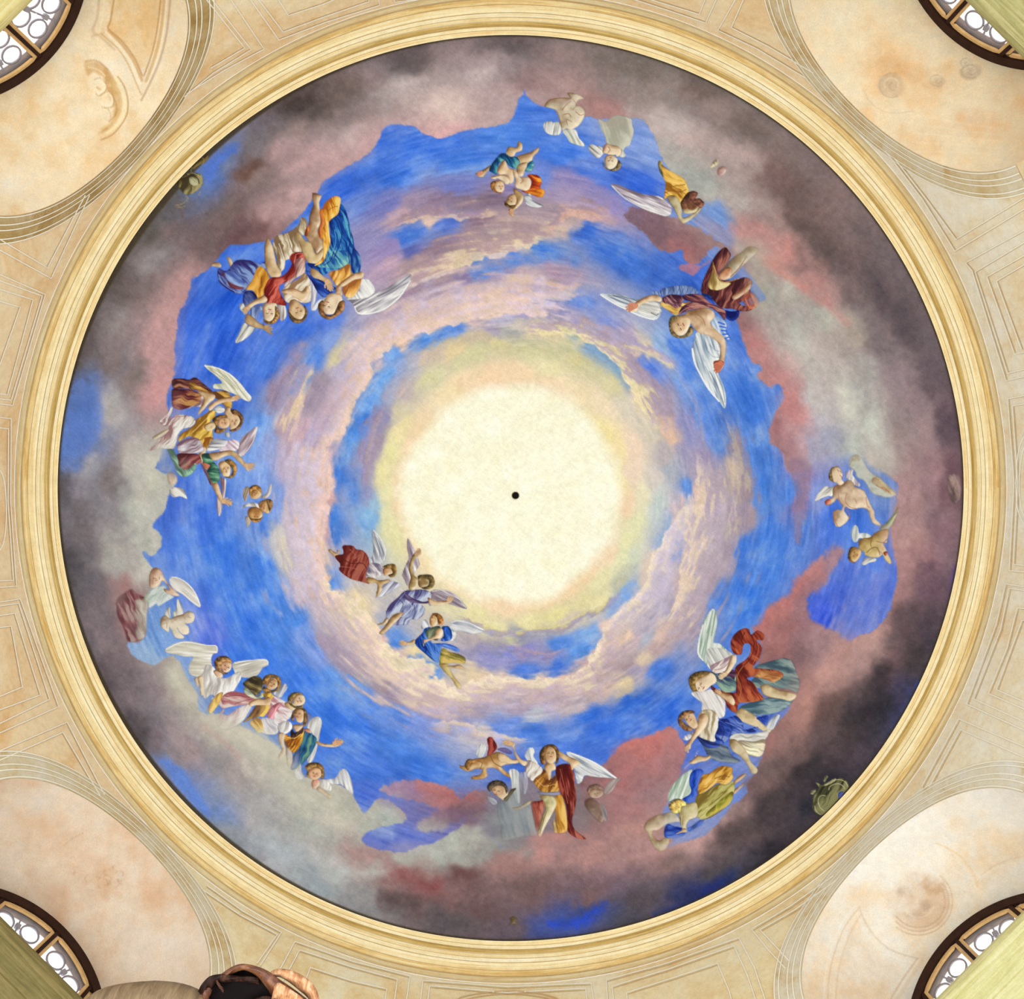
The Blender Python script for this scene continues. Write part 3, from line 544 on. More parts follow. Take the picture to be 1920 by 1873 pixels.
def lay(sub, t, base, kind, ang=0.0, dark=None, light=None, soft=0.7, form=1.0, fr=1.0, a=1.0):
    P = smooth_poly(PT(t), 4)
    SUBS.append((CUR['f'], sub)); lid = len(SUBS)
    x0 = int(max(0, P[:, 0].min() - 5)); x1 = int(min(PW, P[:, 0].max() + 6)); y0 = int(max(0, P[:, 1].min() - 5)); y1 = int(min(PH, P[:, 1].max() + 6))
    sl = (slice(y0, y1), slice(x0, x1))
    X = XX[sl]; Y = YY[sl]
    sd = poly_sd(P, X, Y)
    m = np.clip(sd / (2 * soft) + 0.5, 0, 1)
    size = max(6.0, min(x1 - x0, y1 - y0))
    b = C3(base)
    col = np.broadcast_to(b, X.shape + (3,)).copy()
    th = math.radians(ang); ca, sa = math.cos(th), math.sin(th)
    u = X * ca + Y * sa; v = -X * sa + Y * ca
    d = C3(dark) if dark is not None else b * 0.55
    l = C3(light) if light is not None else np.minimum(b * 1.25 + 0.06, 1)
    if kind == 'cloth':
        f = fbm(u * 0.16 + 3 * lid, v + 0.12 * u + 2.5 * fbm(X, Y, 14, 2, 3), 7.0 / fr, 3, lid % 7, .6) * 1.5
        f = np.clip(f, -1, 1)
    elif kind == 'wing':
        f = fbm(u * 0.1 + 3 * lid, v, 3.4 / fr, 2, lid % 7, .5) * 0.8 - 0.05
    elif kind == 'hair':
        f = fbm(X, Y, 4.0, 2, lid % 7) * .6
    else:
        f = fbm(X, Y, 10, 2, lid % 7) * 0.3
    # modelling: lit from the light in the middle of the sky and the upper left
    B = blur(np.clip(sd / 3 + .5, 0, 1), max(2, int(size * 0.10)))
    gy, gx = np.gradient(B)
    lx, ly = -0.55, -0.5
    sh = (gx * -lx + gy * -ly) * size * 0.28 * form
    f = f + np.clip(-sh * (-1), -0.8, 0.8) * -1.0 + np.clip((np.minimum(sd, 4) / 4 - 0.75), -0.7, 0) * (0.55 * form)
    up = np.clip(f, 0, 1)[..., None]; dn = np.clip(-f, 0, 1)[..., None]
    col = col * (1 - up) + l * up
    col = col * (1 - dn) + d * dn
    mm = (m * a)[..., None]
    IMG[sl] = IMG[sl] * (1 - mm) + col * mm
    if a > .45: LAB[sl][m > .5] = lid
    CUR['id'] = lid


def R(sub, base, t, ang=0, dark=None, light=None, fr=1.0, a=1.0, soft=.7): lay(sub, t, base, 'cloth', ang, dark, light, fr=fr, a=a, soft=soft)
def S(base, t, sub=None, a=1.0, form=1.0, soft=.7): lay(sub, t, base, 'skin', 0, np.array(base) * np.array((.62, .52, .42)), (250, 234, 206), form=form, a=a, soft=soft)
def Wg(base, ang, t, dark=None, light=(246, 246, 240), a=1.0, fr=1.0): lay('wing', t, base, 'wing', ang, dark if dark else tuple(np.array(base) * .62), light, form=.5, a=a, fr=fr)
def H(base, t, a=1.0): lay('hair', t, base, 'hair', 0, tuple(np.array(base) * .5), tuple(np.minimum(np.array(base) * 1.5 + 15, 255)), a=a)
def L(col, w, t, a=.8): stroke(PT(t), col, w, a, .55, None)


def Fc(cx, cy, r, ang, turn=0.0, dark=(85, 50, 35)):
    """eyes, brows, nose and mouth of a face whose crown points along ang (degrees); turn shifts them sideways"""
    th = math.radians(ang); ux, uy = math.cos(th), math.sin(th); rx, ry = -uy, ux
    def q(a, b): return "%f %f" % (cx + ux * b * r + rx * (a + turn) * r, cy + uy * b * r + ry * (a + turn) * r)
    for e in (-.36, .36):
        L(dark, max(.9, r / CUR['s'] * .13), q(e - .13, .12) + ' ' + q(e + .13, .12), .8)
        L(dark, .8, q(e - .2, .32) + ' ' + q(e + .2, .34), .35)
    L((150, 95, 70), 1.0, q(.06, .1) + ' ' + q(.1, -.2) + ' ' + q(-.04, -.24), .7)
    L((160, 65, 55), max(1.0, r / CUR['s'] * .16), q(-.17, -.5) + ' ' + q(.17, -.5), .8)
    L((205, 130, 105), 1.4, q(-.48, -.2) + ' ' + q(-.4, -.25), .4); L((205, 130, 105), 1.4, q(.48, -.2) + ' ' + q(.4, -.25), .4)


SK = (220, 188, 146); SKP = (232, 210, 176); SKD = (182, 150, 104); SKW = (206, 176, 132)


def Hd(x, y, ang, size, spread=16.0, thumb=1, col=(216, 176, 132)):
    """a hand at the end of an arm: palm, four unequal fingers fanned about ang, and a thumb on one side"""
    th = math.radians(ang)
    def e(a, l_): return '%f %f' % (x + math.cos(a) * l_, y + math.sin(a) * l_)
    L(tuple(int(c * .72) for c in col), size / CUR['s'] * .62, '%f %f %s' % (x, y, e(th, size * .42)), .55)
    L(col, size / CUR['s'] * .5, '%f %f %s' % (x, y, e(th, size * .42)), 1)
    for k_, ln in enumerate((.86, 1.0, .96, .74)):
        a = th + math.radians((k_ - 1.5) * spread)
        L(tuple(int(c * .66) for c in col), max(1.3, size / CUR['s'] * .17), e(a, size * .35) + ' ' + e(a + .1, size * .7) + ' ' + e(a + .05, size * ln), .5)
        L(col, max(.9, size / CUR['s'] * .12), e(a, size * .35) + ' ' + e(a + .1, size * .7) + ' ' + e(a + .05, size * ln), .95)
    a = th + thumb * math.radians(62)
    L(col, max(1.0, size / CUR['s'] * .15), e(th + thumb * .3, size * .1) + ' ' + e(a, size * .4) + ' ' + e(a - thumb * .25, size * .62), .95)

WH = (214, 212, 202); GY = (188, 184, 182)

# ===== upper left: three angels hanging from the rosy cloud (375 px study, scale 4.995)
fig('painted_angel', 'painted angel in a blue and red skirt and yellow bodice, leftmost of the upside-down trio under the rosy cloud', 395, 345, 4.995)
Wg(WH, 120, '270 1130 310 1118 325 1190 300 1200 275 1170')
Wg((205, 205, 192), 125, '310 1300 360 1330 410 1345 380 1400 310 1460 240 1490 235 1460 270 1390')
Wg((196, 186, 180), 90, '620 1130 690 1130 712 1220 680 1280 650 1270 640 1190')
S(SKW, '20 740 70 730 100 760 90 780 50 775 5 765'); S(SKW, '155 680 180 690 205 730 222 800 195 800 165 730')
R('skirt', (74, 88, 152), '75 790 150 815 225 725 300 708 400 722 460 745 515 728 520 790 440 790 390 900 340 970 330 1000 260 1032 170 990 90 930 65 860', 50, (45, 38, 100), (132, 158, 205), 1.2)
R('skirt', (120, 62, 72), '100 830 150 900 180 960 240 985 310 975 260 930 190 905 150 850', 50, (85, 35, 45), (160, 80, 80))
R('skirt', (108, 136, 196), '140 825 200 815 270 860 320 950 270 960 180 920 135 870', 40, (70, 90, 160), (150, 176, 220))
L((170, 190, 225), 1.0, '75 850 110 920 180 980 270 1020'); L((150, 165, 210), 1.0, '300 1000 360 930 420 830 470 760')
R('bodice', (204, 140, 42), '440 780 500 790 550 880 515 960 495 1040 430 1075 400 1000 330 985 390 900', 110, (140, 80, 20), (238, 185, 90))
R('bodice', (48, 58, 118), '320 1010 400 1010 440 1080 380 1120 330 1150 300 1090', 60, (25, 25, 75), (90, 110, 165))
R('sleeve', (138, 160, 196), '380 1150 470 1130 500 1160 450 1210 430 1270 380 1240', 100, (80, 95, 150), (205, 215, 230))
S(SKD, '345 1215 400 1250 440 1290 500 1320 545 1328 560 1340 530 1360 580 1400 560 1408 490 1360 400 1340 330 1300 320 1265'); Hd(520, 1335, 35, 66, 17, -1, (190, 156, 110))
S(SKP, '500 1120 600 1108 622 1160 610 1230 565 1290 510 1270 488 1210')
H((150, 108, 55), '605 1140 642 1200 630 1270 575 1312 510 1300 495 1265 555 1288 600 1235')
Fc(545, 1205, 60, 95, -.1)

fig('painted_angel', 'painted angel in a red dress and cream skirt, middle one of the upside-down trio under the rosy cloud', 395, 345, 4.995)
R('skirt', (200, 184, 150), '850 310 905 350 890 430 870 480 830 470 852 560 850 640 790 650 740 700 700 720 690 790 640 830 610 820 620 720 600 640 580 580 610 490 700 460 780 420 830 370', 82, (128, 102, 72), (238, 230, 212), 1.3)
L((245, 240, 225), 1.4, '640 560 670 650 690 740 660 820'); L((110, 88, 62), 1.2, '720 480 740 560 770 630 820 640'); L((120, 95, 70), 1.0, '610 520 625 600 650 700')
S(SKW, '540 505 580 590 602 680 620 760 662 830 640 872 570 872 530 820 510 740 503 620 510 550')
R('dress', (160, 52, 40), '780 645 880 650 885 760 880 830 820 860 700 920 640 960 660 1040 712 1132 640 1130 590 1110 530 1110 500 1020 510 960 560 880 650 870 710 830 760 750 740 690', 125, (105, 22, 22), (214, 112, 96), 1.2)
R('dress', (190, 152, 136), '700 930 790 830 780 720 860 690 885 740 880 830 800 880 700 960', 120, (130, 80, 80), (228, 205, 190), 1.3)
R('blouse', (214, 200, 172), '880 835 930 900 945 1000 940 1090 870 1117 800 1090 720 1110 680 1050 680 980 760 920 830 880', 140, (150, 115, 80), (240, 232, 215))
S(SK, '690 985 780 975 850 1005 900 955 928 1000 900 1082 840 1097 790 1060 720 1030 660 1012')
S(SK, '500 1045 532 1080 510 1110 440 1122 390 1150 350 1190 330 1215 300 1180 320 1150 390 1100 440 1070'); Hd(352, 1165, 130, 62, 14, 1)
S((208, 176, 130), '742 1095 800 1085 862 1140 890 1190 880 1250 830 1272 770 1250 732 1190')
H((118, 88, 48), '872 1130 905 1185 890 1262 830 1302 770 1290 735 1240 722 1170 750 1215 790 1255 840 1268 872 1240 884 1190')
Fc(822, 1190, 60, 70)
L((125, 30, 25), 1.4, '530 1000 580 900 680 870 750 790'); L((220, 120, 100), 1.2, '545 1040 600 960 700 900'); L((225, 130, 110), 1.4, '800 680 780 740 800 660 860 650')

fig('painted_angel', 'painted angel in a blue robe and yellow drape with a long grey wing, right-hand of the upside-down trio under the rosy cloud', 395, 345, 4.995)
Wg((186, 186, 205), 95, '935 890 985 950 995 1050 965 1150 985 1180 945 1182 938 1100 945 1000')
Wg((216, 222, 232), 120, '950 1165 1010 1090 1100 1055 1090 1090 1020 1130 985 1180')
Wg((190, 186, 190), -30, '1400 900 1480 895 1530 960 1530 1010 1640 980 1760 900 1873 842 1862 920 1780 1060 1680 1150 1580 1200 1440 1225 1370 1210 1345 1150 1310 1100 1260 1080 1330 1050 1390 1000', (120, 116, 124))
Wg((222, 222, 218), 60, '1400 900 1480 895 1530 960 1532 1010 1470 1062 1330 1082 1275 1075 1390 1000', (165, 165, 170))
L((250, 250, 248), 2.4, '1350 1150 1380 1208 1500 1212 1620 1170 1710 1110 1790 1030 1870 905'); L((75, 75, 95), 1.6, '1560 1050 1680 1000 1790 920 1870 855', .6); L((225, 225, 230), 1.0, '1450 1130 1600 1080 1750 990 1850 880', .6); L((110, 108, 116), 1.0, '1450 1100 1600 1040 1730 950', .6)
S((176, 142, 106), '955 85 1000 92 1040 112 1018 170 1025 260 1032 370 1000 440 1040 520 1052 600 1000 660 980 640 920 540 880 470 915 380 930 280 960 190 952 140')
R('drape', (196, 98, 40), '880 470 900 405 930 380 920 440 900 490', 80)
S((205, 182, 132), '790 450 832 460 880 520 940 560 985 655 1050 600 1062 690 1010 742 950 767 900 720 860 640 830 560 800 500')
R('robe', (24, 84, 168), '1200 180 1260 230 1290 340 1312 430 1338 530 1348 600 1390 660 1406 740 1390 830 1330 840 1290 760 1200 800 1120 810 1060 850 960 800 900 740 1010 745 1070 680 1110 540 1120 430 1110 330 1190 270', 74, (8, 36, 108), (84, 164, 196), 1.3)
R('robe', (78, 150, 176), '1000 770 1060 700 1110 545 1160 620 1250 620 1292 640 1305 710 1270 762 1160 800 1090 785', 62, (26, 78, 150), (152, 204, 192), 1.3)
R('robe', (28, 58, 148), '890 740 930 790 960 880 1050 895 1130 955 1200 980 1180 1020 1120 1040 1060 1062 1000 1010 950 920 895 830', 40, (12, 28, 96), (72, 112, 196))
R('robe', (24, 66, 146), '1335 600 1390 660 1406 740 1392 830 1340 842 1310 760 1320 690', 80, (10, 34, 100), (96, 160, 190))
R('drape', (198, 102, 42), '1020 250 1062 230 1082 330 1052 420 1040 520 1005 450 1030 350', 80, (150, 70, 25), (220, 140, 70))
R('drape', (228, 164, 54), '1170 113 1217 135 1207 220 1190 282 1110 352 1110 450 1122 540 1090 640 1050 732 970 765 1050 680 1052 560 1042 450 1072 350 1050 260 1062 190 1110 140', 84, (168, 92, 26), (248, 210, 116), 1.2)
R('bodice', (226, 166, 74), '1108 830 1200 800 1300 745 1312 820 1330 840 1250 900 1190 952 1150 912', 110, (160, 95, 40), (246, 214, 140))
R('bodice', (226, 166, 80), '1240 960 1330 900 1410 880 1392 970 1340 1050 1280 1062 1240 1020', 120, (160, 95, 40), (246, 214, 140))
S(SKW, '940 788 1000 810 1060 868 1110 885 1142 940 1120 1002 1100 980 1080 930 1030 900 960 872 932 833'); Hd(1092, 915, 62, 95, 12, 1)
S(SK, '1370 828 1432 828 1420 880 1340 900 1260 952 1220 972 1232 1040 1190 1052 1170 980 1210 930 1290 868'); Hd(1205, 1010, 100, 60, 12, 1)
S(SKP, '1095 1040 1160 1020 1222 1050 1232 1110 1190 1192 1120 1222 1060 1200 1048 1130')
H((126, 86, 50), '1010 1120 1050 1090 1062 1120 1050 1160 1080 1222 1145 1222 1180 1160 1205 1105 1252 1095 1245 1180 1190 1232 1110 1267 1040 1240 1008 1180')
Fc(1100, 1140, 62, 105, .2)
L((8, 30, 100), 1.8, '1200 330 1230 450 1210 560 1160 680'); L((8, 30, 100), 1.6, '1290 380 1310 500 1290 620 1300 740'); L((100, 176, 205), 1.4, '1160 430 1170 560 1100 700 1060 760'); L((8, 30, 100), 1.4, '1150 640 1120 720 1060 760'); L((110, 180, 200), 1.2, '1260 300 1280 440 1330 560')
L((150, 80, 25), 1.2, '1090 260 1140 220 1190 210'); L((255, 222, 140), 1.4, '1080 460 1090 560 1060 680')

# ===== top: pair of cherubs tumbling
fig('painted_cherub', 'painted cherub wrapped in a teal cloth with arms spread, upper of the tumbling pair', 880, 250, 10.016)
S(SKW, '690 380 720 270 760 250 890 262 915 150 990 200 985 320 880 360 845 420 780 440')
S(SKW, '890 440 1000 395 1150 350 1260 285 1310 270 1290 350 1210 420 1170 520 1100 560 960 570 920 520')
S(SKD, '130 740 250 690 330 640 400 600 420 650 330 720 270 810 180 820 130 780'); Hd(230, 735, 160, 100, 20, -1, (222, 150, 120))
R('cloth', (30, 102, 140), '600 378 680 380 760 440 880 440 950 540 920 660 800 640 720 580 660 520 560 560 540 660 510 770 440 740 370 690 430 560 520 450', 60, (10, 50, 90), (110, 176, 170), 1.4)
R('cloth', (60, 140, 160), '1100 560 1200 520 1190 680 1090 720 1040 680', 20, (20, 80, 120), (190, 220, 170))
S(SK, '540 650 620 520 680 520 740 650 880 680 840 760 830 900 760 940 700 780 600 780 530 740')
S(SKW, '910 600 1080 540 1080 620 1040 700 1000 800 900 790')
S(SKP, '400 820 470 795 560 780 680 780 760 880 740 945 680 950 600 880 520 840 490 860 420 850')
S(SK, '480 900 560 870 640 930 655 1050 600 1110 520 1090 460 1020')
H((150, 100, 45), '400 940 470 890 500 930 460 1000 520 1095 600 1112 560 1130 480 1100 410 1040')
Fc(590, 1010, 75, 150, .0)

fig('painted_cherub', 'painted cherub with an orange sash and a grey wing, lower of the tumbling pair', 880, 250, 10.016)
R('sash', (196, 78, 30), '1090 790 1180 770 1300 800 1360 900 1330 1020 1400 1110 1340 1200 1200 1160 1100 1120 980 1090 1080 1060 1140 1010 1170 900', 30, (130, 35, 10), (246, 168, 50), 1.2)
R('sash', (230, 150, 40), '1040 1090 1200 1060 1380 1050 1405 1120 1350 1200 1220 1160 1100 1130', 20, (180, 80, 20), (250, 190, 80))
Wg((196, 200, 200), 25, '1030 1190 1140 1130 1170 1230 1260 1300 1390 1350 1300 1395 1150 1370 1060 1310', (110, 118, 122))
S(SKP, '820 680 880 700 930 800 980 830 1060 810 1140 850 1160 940 1130 1040 1060 1080 960 1050 880 1020 850 960 860 860 820 760')
S(SKD, '830 1030 900 1060 1010 1150 1000 1290 920 1380 830 1460 840 1540 770 1545 740 1430 840 1380 880 1250 840 1140'); Hd(790, 1440, 95, 100, 18, 1, (214, 160, 120))
S(SKW, '720 1200 800 1140 870 1160 890 1270 850 1350 760 1360 690 1320')
H((110, 78, 40), '690 1290 760 1350 860 1345 840 1400 740 1395 660 1340 680 1260')
Fc(770, 1250, 85, 125, 0)
L((170, 110, 70), 1.2, '960 940 1010 880 970 830')

# ===== top right of centre: pale putti
fig('painted_cherub', 'pale painted putto seen from behind with feet on the mauve cloud and two white wings', 1000, 160, 4.995)
Wg((214, 216, 208), 100, '95 360 140 335 190 345 240 345 262 400 248 455 200 468 140 455 105 420')
Wg((212, 212, 198), 60, '275 430 330 410 400 420 425 490 475 545 470 572 400 555 340 530 310 480', (150, 160, 140))
S((206, 194, 166), '105 185 150 135 230 118 300 115 345 120 320 72 400 80 470 120 420 140 400 190 450 200 480 240 470 310 430 370 390 400 350 415 310 405 275 425 250 360 240 300 215 240 170 215 120 205')
L((150, 100, 60), 1.2, '110 190 160 140 240 120 330 122'); L((150, 90, 60), 1.2, '270 230 310 180 350 150'); L((160, 90, 60), 1.2, '280 275 330 265 350 290'); L((160, 90, 60), 1.1, '320 370 310 320 360 340'); L((165, 120, 80), 1.0, '370 130 400 180 370 230')
L((170, 110, 80), 1.2, '210 240 240 300 260 370'); L((170, 90, 60), 1.1, '400 250 440 280 470 270')

fig('painted_cloud_pillar', 'pale grey-green wisp of painted cloud between the two pale putti', 1000, 160, 4.995)
R(None, (196, 196, 176), '612 320 680 335 740 295 800 280 880 300 920 320 925 370 940 430 920 510 900 560 860 580 840 610 780 590 740 560 690 545 670 480 640 420 625 370', 80, (168, 168, 150), (210, 210, 192), .6)
L((165, 160, 135), 1, '740 310 740 390 765 440', .6)

fig('painted_cherub', 'pale painted cherub with brown hair looking up, head down below the grey-green wisp', 1000, 160, 4.995)
Wg((212, 208, 200), 40, '515 575 540 552 590 565 640 575 660 620 640 660 600 682 560 650 525 610')
Wg((216, 212, 200), 90, '800 590 840 610 862 650 850 672 810 668 790 640')
S(SKP, '660 570 690 545 740 560 790 570 820 600 815 650 780 668 770 650 720 655 690 640 650 630')
S((236, 222, 190), '668 690 690 655 740 652 780 680 790 720 765 765 720 785 680 760')
H((130, 112, 72), '655 710 670 760 720 788 770 765 790 715 800 700 822 740 805 785 750 802 690 790 655 755')
Fc(722, 700, 48, 92, 0); L((170, 95, 60), 1.2, '700 575 720 600 700 630'); L((180, 100, 70), 1.2, '690 545 660 580 650 630')

# ===== upper right: yellow angel, hands behind the head
fig('painted_angel', 'painted angel in a yellow tunic with one long mauve wing, head buried in folded arms', 1000, 160, 4.995)
Wg((182, 170, 180), 24, '725 932 790 930 900 975 1040 1020 1180 1040 1230 1075 1290 1130 1290 1200 1240 1225 1140 1195 1020 1150 920 1090 800 1000', (120, 104, 116))
L((236, 232, 222), 2, '740 945 850 1050 960 1115 1100 1180 1240 1220', .9); L((110, 95, 110), 1.2, '790 950 950 1010 1150 1065 1260 1120', .6)
R('tunic', (222, 172, 72), '1170 720 1195 705 1215 750 1280 800 1370 850 1420 890 1440 940 1455 1000 1430 1050 1380 1110 1330 1040 1250 1050 1220 1080 1230 1000 1240 920 1215 860 1180 790', 40, (150, 98, 30), (246, 206, 112), 1.3)
R('tunic', (150, 140, 90), '1170 720 1192 708 1205 790 1222 860 1195 830 1172 770', 80)
L((130, 80, 25), 1.4, '1235 930 1290 950 1340 940 1420 930'); L((120, 75, 25), 1.2, '1230 1010 1290 985 1370 1000 1430 975'); L((250, 215, 120), 1.4, '1260 890 1330 915 1410 905')
S((196, 184, 142), '1255 1040 1320 1030 1370 1080 1390 1180 1400 1240 1480 1210 1560 1150 1590 1090 1600 1110 1540 1200 1440 1280 1390 1285 1350 1220 1300 1130 1262 1080')
S((120, 78, 52), '1382 1090 1440 1050 1510 1060 1560 1100 1550 1160 1500 1195 1430 1190 1390 1150', 'head')
H((108, 66, 50), '1440 1010 1500 990 1540 1010 1520 1060 1560 1060 1600 1105 1570 1150 1540 1130 1500 1110 1450 1100 1400 1110 1385 1090')
S((206, 192, 148), '1400 1160 1440 1150 1490 1160 1540 1140 1520 1185 1460 1202 1410 1195', 'head')
Fc(1440, 1125, 50, -20, .3)

fig('painted_cherub_head', 'faint unfinished cherub head with a yellow wing in the grey cloud at the upper right', 1000, 160, 4.995)
R('wing', (212, 192, 148), '1655 770 1680 720 1720 690 1735 730 1700 760', 60, None, None, 1, .7, 2)
S((200, 150, 145), '1730 780 1780 760 1810 790 1790 830 1750 850 1725 825', None, .7, 1, 2)

# ===== right: great angel with spread wings
fig('painted_angel', 'large painted angel with spread white wings and a maroon mantle diving down the right of the sky', 1110, 430, 4.995)
Wg((186, 196, 204), 22, '75 608 160 603 300 620 420 660 480 640 560 650 640 700 650 780 600 845 520 835 400 790 300 745 180 680', (110, 124, 138))
Wg((218, 218, 208), 15, '420 690 520 670 610 690 640 760 590 820 500 810 430 770', (170, 170, 165))
L((250, 250, 245), 2.4, '80 612 200 690 330 755 460 815 580 845', .9); L((70, 80, 100), 1.1, '150 615 280 645 380 690', .8); L((70, 80, 100), 1, '200 620 320 640 420 670', .7); L((50, 60, 90), 1.4, '555 780 600 805 620 790', .7)
Wg((118, 140, 188), 80, '565 600 590 575 630 590 650 560 720 540 800 525 880 525 940 540 1000 590 960 610 860 610 740 610 660 620', (60, 80, 130), (160, 180, 210), 1, 1.5)
for a in range(8): L((58, 74, 120), 1.2, '%d 555 %d 610' % (690 + a * 42, 665 + a * 42), .7)
Wg((206, 218, 226), 70, '1110 880 1160 810 1230 850 1260 900 1250 960 1285 1010 1270 1030 1180 990 1120 930', (130, 160, 205))
for a in range(5): L((40, 90, 215), 3.0, '%d %d %d %d' % (1185 + a * 14, 870 + a * 38, 1240 + a * 10, 890 + a * 30), .8)
Wg((212, 220, 222), 72, '985 960 1080 980 1180 1040 1200 1130 1190 1230 1160 1290 1200 1390 1250 1530 1245 1675 1180 1600 1080 1480 1000 1340 955 1240 930 1150 950 1060', (120, 140, 160))
L((252, 252, 250), 3.2, '940 1120 960 1240 1010 1350 1090 1490 1190 1610', .9); L((80, 100, 120), 1.2, '1100 1330 1180 1480 1240 1660', .7); L((80, 100, 120), 1.1, '1150 1330 1220 1480 1245 1620', .7); L((90, 110, 130), 1.1, '1060 1280 1140 1450 1210 1590', .6); L((130, 150, 170), 1.2, '1020 1200 1070 1330 1150 1480', .6); L((110, 130, 160), 1.2, '1100 1080 1150 1130 1190 1140', .6); L((110, 130, 160), 1.1, '1090 1140 1130 1190 1190 1200', .6)
R('mantle', (104, 50, 52), '1025 595 1040 480 1090 370 1140 270 1200 195 1250 170 1280 200 1300 250 1250 330 1190 400 1180 450 1250 480 1340 470 1440 450 1500 490 1480 560 1500 620 1450 660 1380 690 1440 720 1520 700 1480 760 1390 765 1330 745 1250 740 1190 720 1110 640', 118, (58, 22, 28), (170, 108, 88), 1.2)
R('lining', (196, 172, 108), '1130 300 1150 350 1170 430 1210 490 1300 500 1260 540 1180 570 1110 560 1085 520 1110 440 1130 380', 95, (130, 100, 50), (232, 216, 160))
S((176, 158, 110), '1290 290 1400 210 1470 160 1560 190 1480 280 1400 350 1330 430 1270 470 1190 460 1190 410 1240 350', None, .85, 1, 1.5)
S((196, 140, 100), '1190 410 1250 355 1310 370 1300 440 1240 475 1190 460')
S((196, 150, 112), '1310 630 1370 580 1440 530 1490 500 1480 560 1420 610 1340 660', None, .9)
R('mantle', (190, 90, 62), '1410 640 1500 590 1560 680 1500 745 1440 720', 60, (140, 60, 50), (226, 140, 96), 1, .7, 2)
L((232, 130, 80), 1.6, '1440 650 1480 740 1545 700 1500 620'); L((120, 70, 40), 1.6, '1300 440 1380 360 1450 250', .7); L((214, 160, 100), 1.6, '1140 340 1180 440 1240 495 1380 460', .8)
R('mantle', (30, 56, 150), '1230 760 1320 770 1375 760 1370 820 1310 860 1250 820', 30, (8, 20, 90), (60, 100, 210))
R('mantle', (36, 72, 170), '1030 600 1110 620 1140 690 1160 720 1090 680 1040 640', 40)
R('tunic', (216, 178, 92), '640 690 700 650 760 680 830 690 920 680 860 740 830 790 770 800 700 750 650 720', 30, (150, 100, 50), (246, 216, 140))
R('sleeve', (112, 66, 78), '660 640 740 610 830 620 860 640 840 700 790 740 720 700 680 690', 60, (58, 26, 44), (180, 130, 130), 1.4)
R('mantle', (112, 58, 62), '850 620 930 605 1010 610 1060 640 1110 690 1190 720 1250 770 1240 850 1200 800 1120 740 1050 740 960 745 880 770 810 795 850 720 930 680 870 660', 30, (52, 26, 56), (178, 122, 112), 1.3)
L((200, 150, 130), 1.3, '810 795 890 735 1000 715 1130 720 1220 760'); L((50, 24, 50), 1.3, '880 660 980 680 1080 720'); L((50, 24, 50), 1.2, '690 640 730 690 800 720'); L((50, 24, 50), 1.2, '740 630 780 680 830 690')
S(SK, '330 740 400 690 440 660 520 625 590 612 650 640 640 680 560 670 490 690 440 720 420 770 370 770 320 750')
S((208, 176, 140), '870 790 960 750 1060 735 1130 760 1150 820 1110 880 1180 960 1240 1020 1255 1100 1240 1220 1225 1290 1180 1340 1150 1310 1140 1240 1190 1220 1200 1120 1180 1060 1080 990 1000 970 930 890')
S((204, 110, 80), '1140 1240 1190 1228 1235 1240 1225 1290 1180 1342 1150 1310')
S((216, 184, 142), '760 850 810 810 880 800 920 850 910 920 870 980 810 995 760 950 740 900')
H((134, 114, 72), '720 880 740 820 800 805 815 830 760 860 745 910 770 960 820 1000 880 975 915 910 950 930 930 985 850 1018 780 1010 735 970')
Fc(826, 908, 68, 150, 0)
L((190, 110, 80), 1.2, '340 760 380 720'); L((190, 110, 80), 1.2, '355 772 395 735'); L((150, 100, 70), 1.3, '980 790 1040 840 1060 900', .7); Hd(405, 715, 160, 90, 17, 1, (214, 140, 108)); Hd(1205, 1255, 120, 95, 16, 1, (206, 118, 88))

# ===== right edge: pale putti by the rosy cloud (234 px study, scale 8.004)
fig('painted_cherub', 'pale painted putto with white wings stepping across the blue beside the rosy cloud, upper of two', 1500, 840, 8.004)
Wg((226, 224, 212), 140, '228 800 250 720 320 620 390 570 440 590 500 580 510 660 480 720 420 720 330 750')
Wg((212, 208, 200), 100, '680 420 690 370 760 320 800 330 790 400 840 470 900 540 880 580 790 540 720 470', (150, 130, 150))
S((214, 190, 160), '490 620 520 570 580 540 640 540 680 500 740 480 800 520 830 580 960 640 1000 720 1050 830 1110 950 1130 1060 1210 1140 1180 1162 1100 1130 1060 1060 1020 940 960 900 880 900 820 915 740 910 690 880 660 930 700 1000 730 1050 690 1120 600 1180 540 1170 500 1080 500 960 560 920 620 930 640 870 590 800 560 760 520 800 470 840 400 860 375 800 440 760 490 740')
S((222, 196, 164), '450 400 470 310 540 280 600 310 640 400 620 460 660 520 600 560 540 520 480 500 430 460')
H((150, 122, 80), '430 420 470 300 560 275 580 285 500 310 480 380 500 480 510 515 450 480')
for t in ('560 320 580 350', '600 340 620 370'): L((140, 90, 60), 1.2, t)
L((186, 90, 60), 1.2, '600 410 630 440'); L((176, 110, 75), 1.2, '700 690 680 790 740 880 850 910'); L((176, 110, 75), 1.2, '570 660 590 780 640 860'); L((180, 110, 80), 1.2, '990 740 1010 860 1040 890'); L((190, 120, 90), 1.2, '830 780 850 830'); L((176, 110, 75), 1.3, '500 960 520 1080 570 1180'); L((190, 110, 80), 1.4, '690 900 740 980 740 1060'); S((206, 110, 80), '380 790 420 770 460 780 450 830 400 855 375 825')
L((170, 130, 150), 1.2, '720 490 800 540', .5)

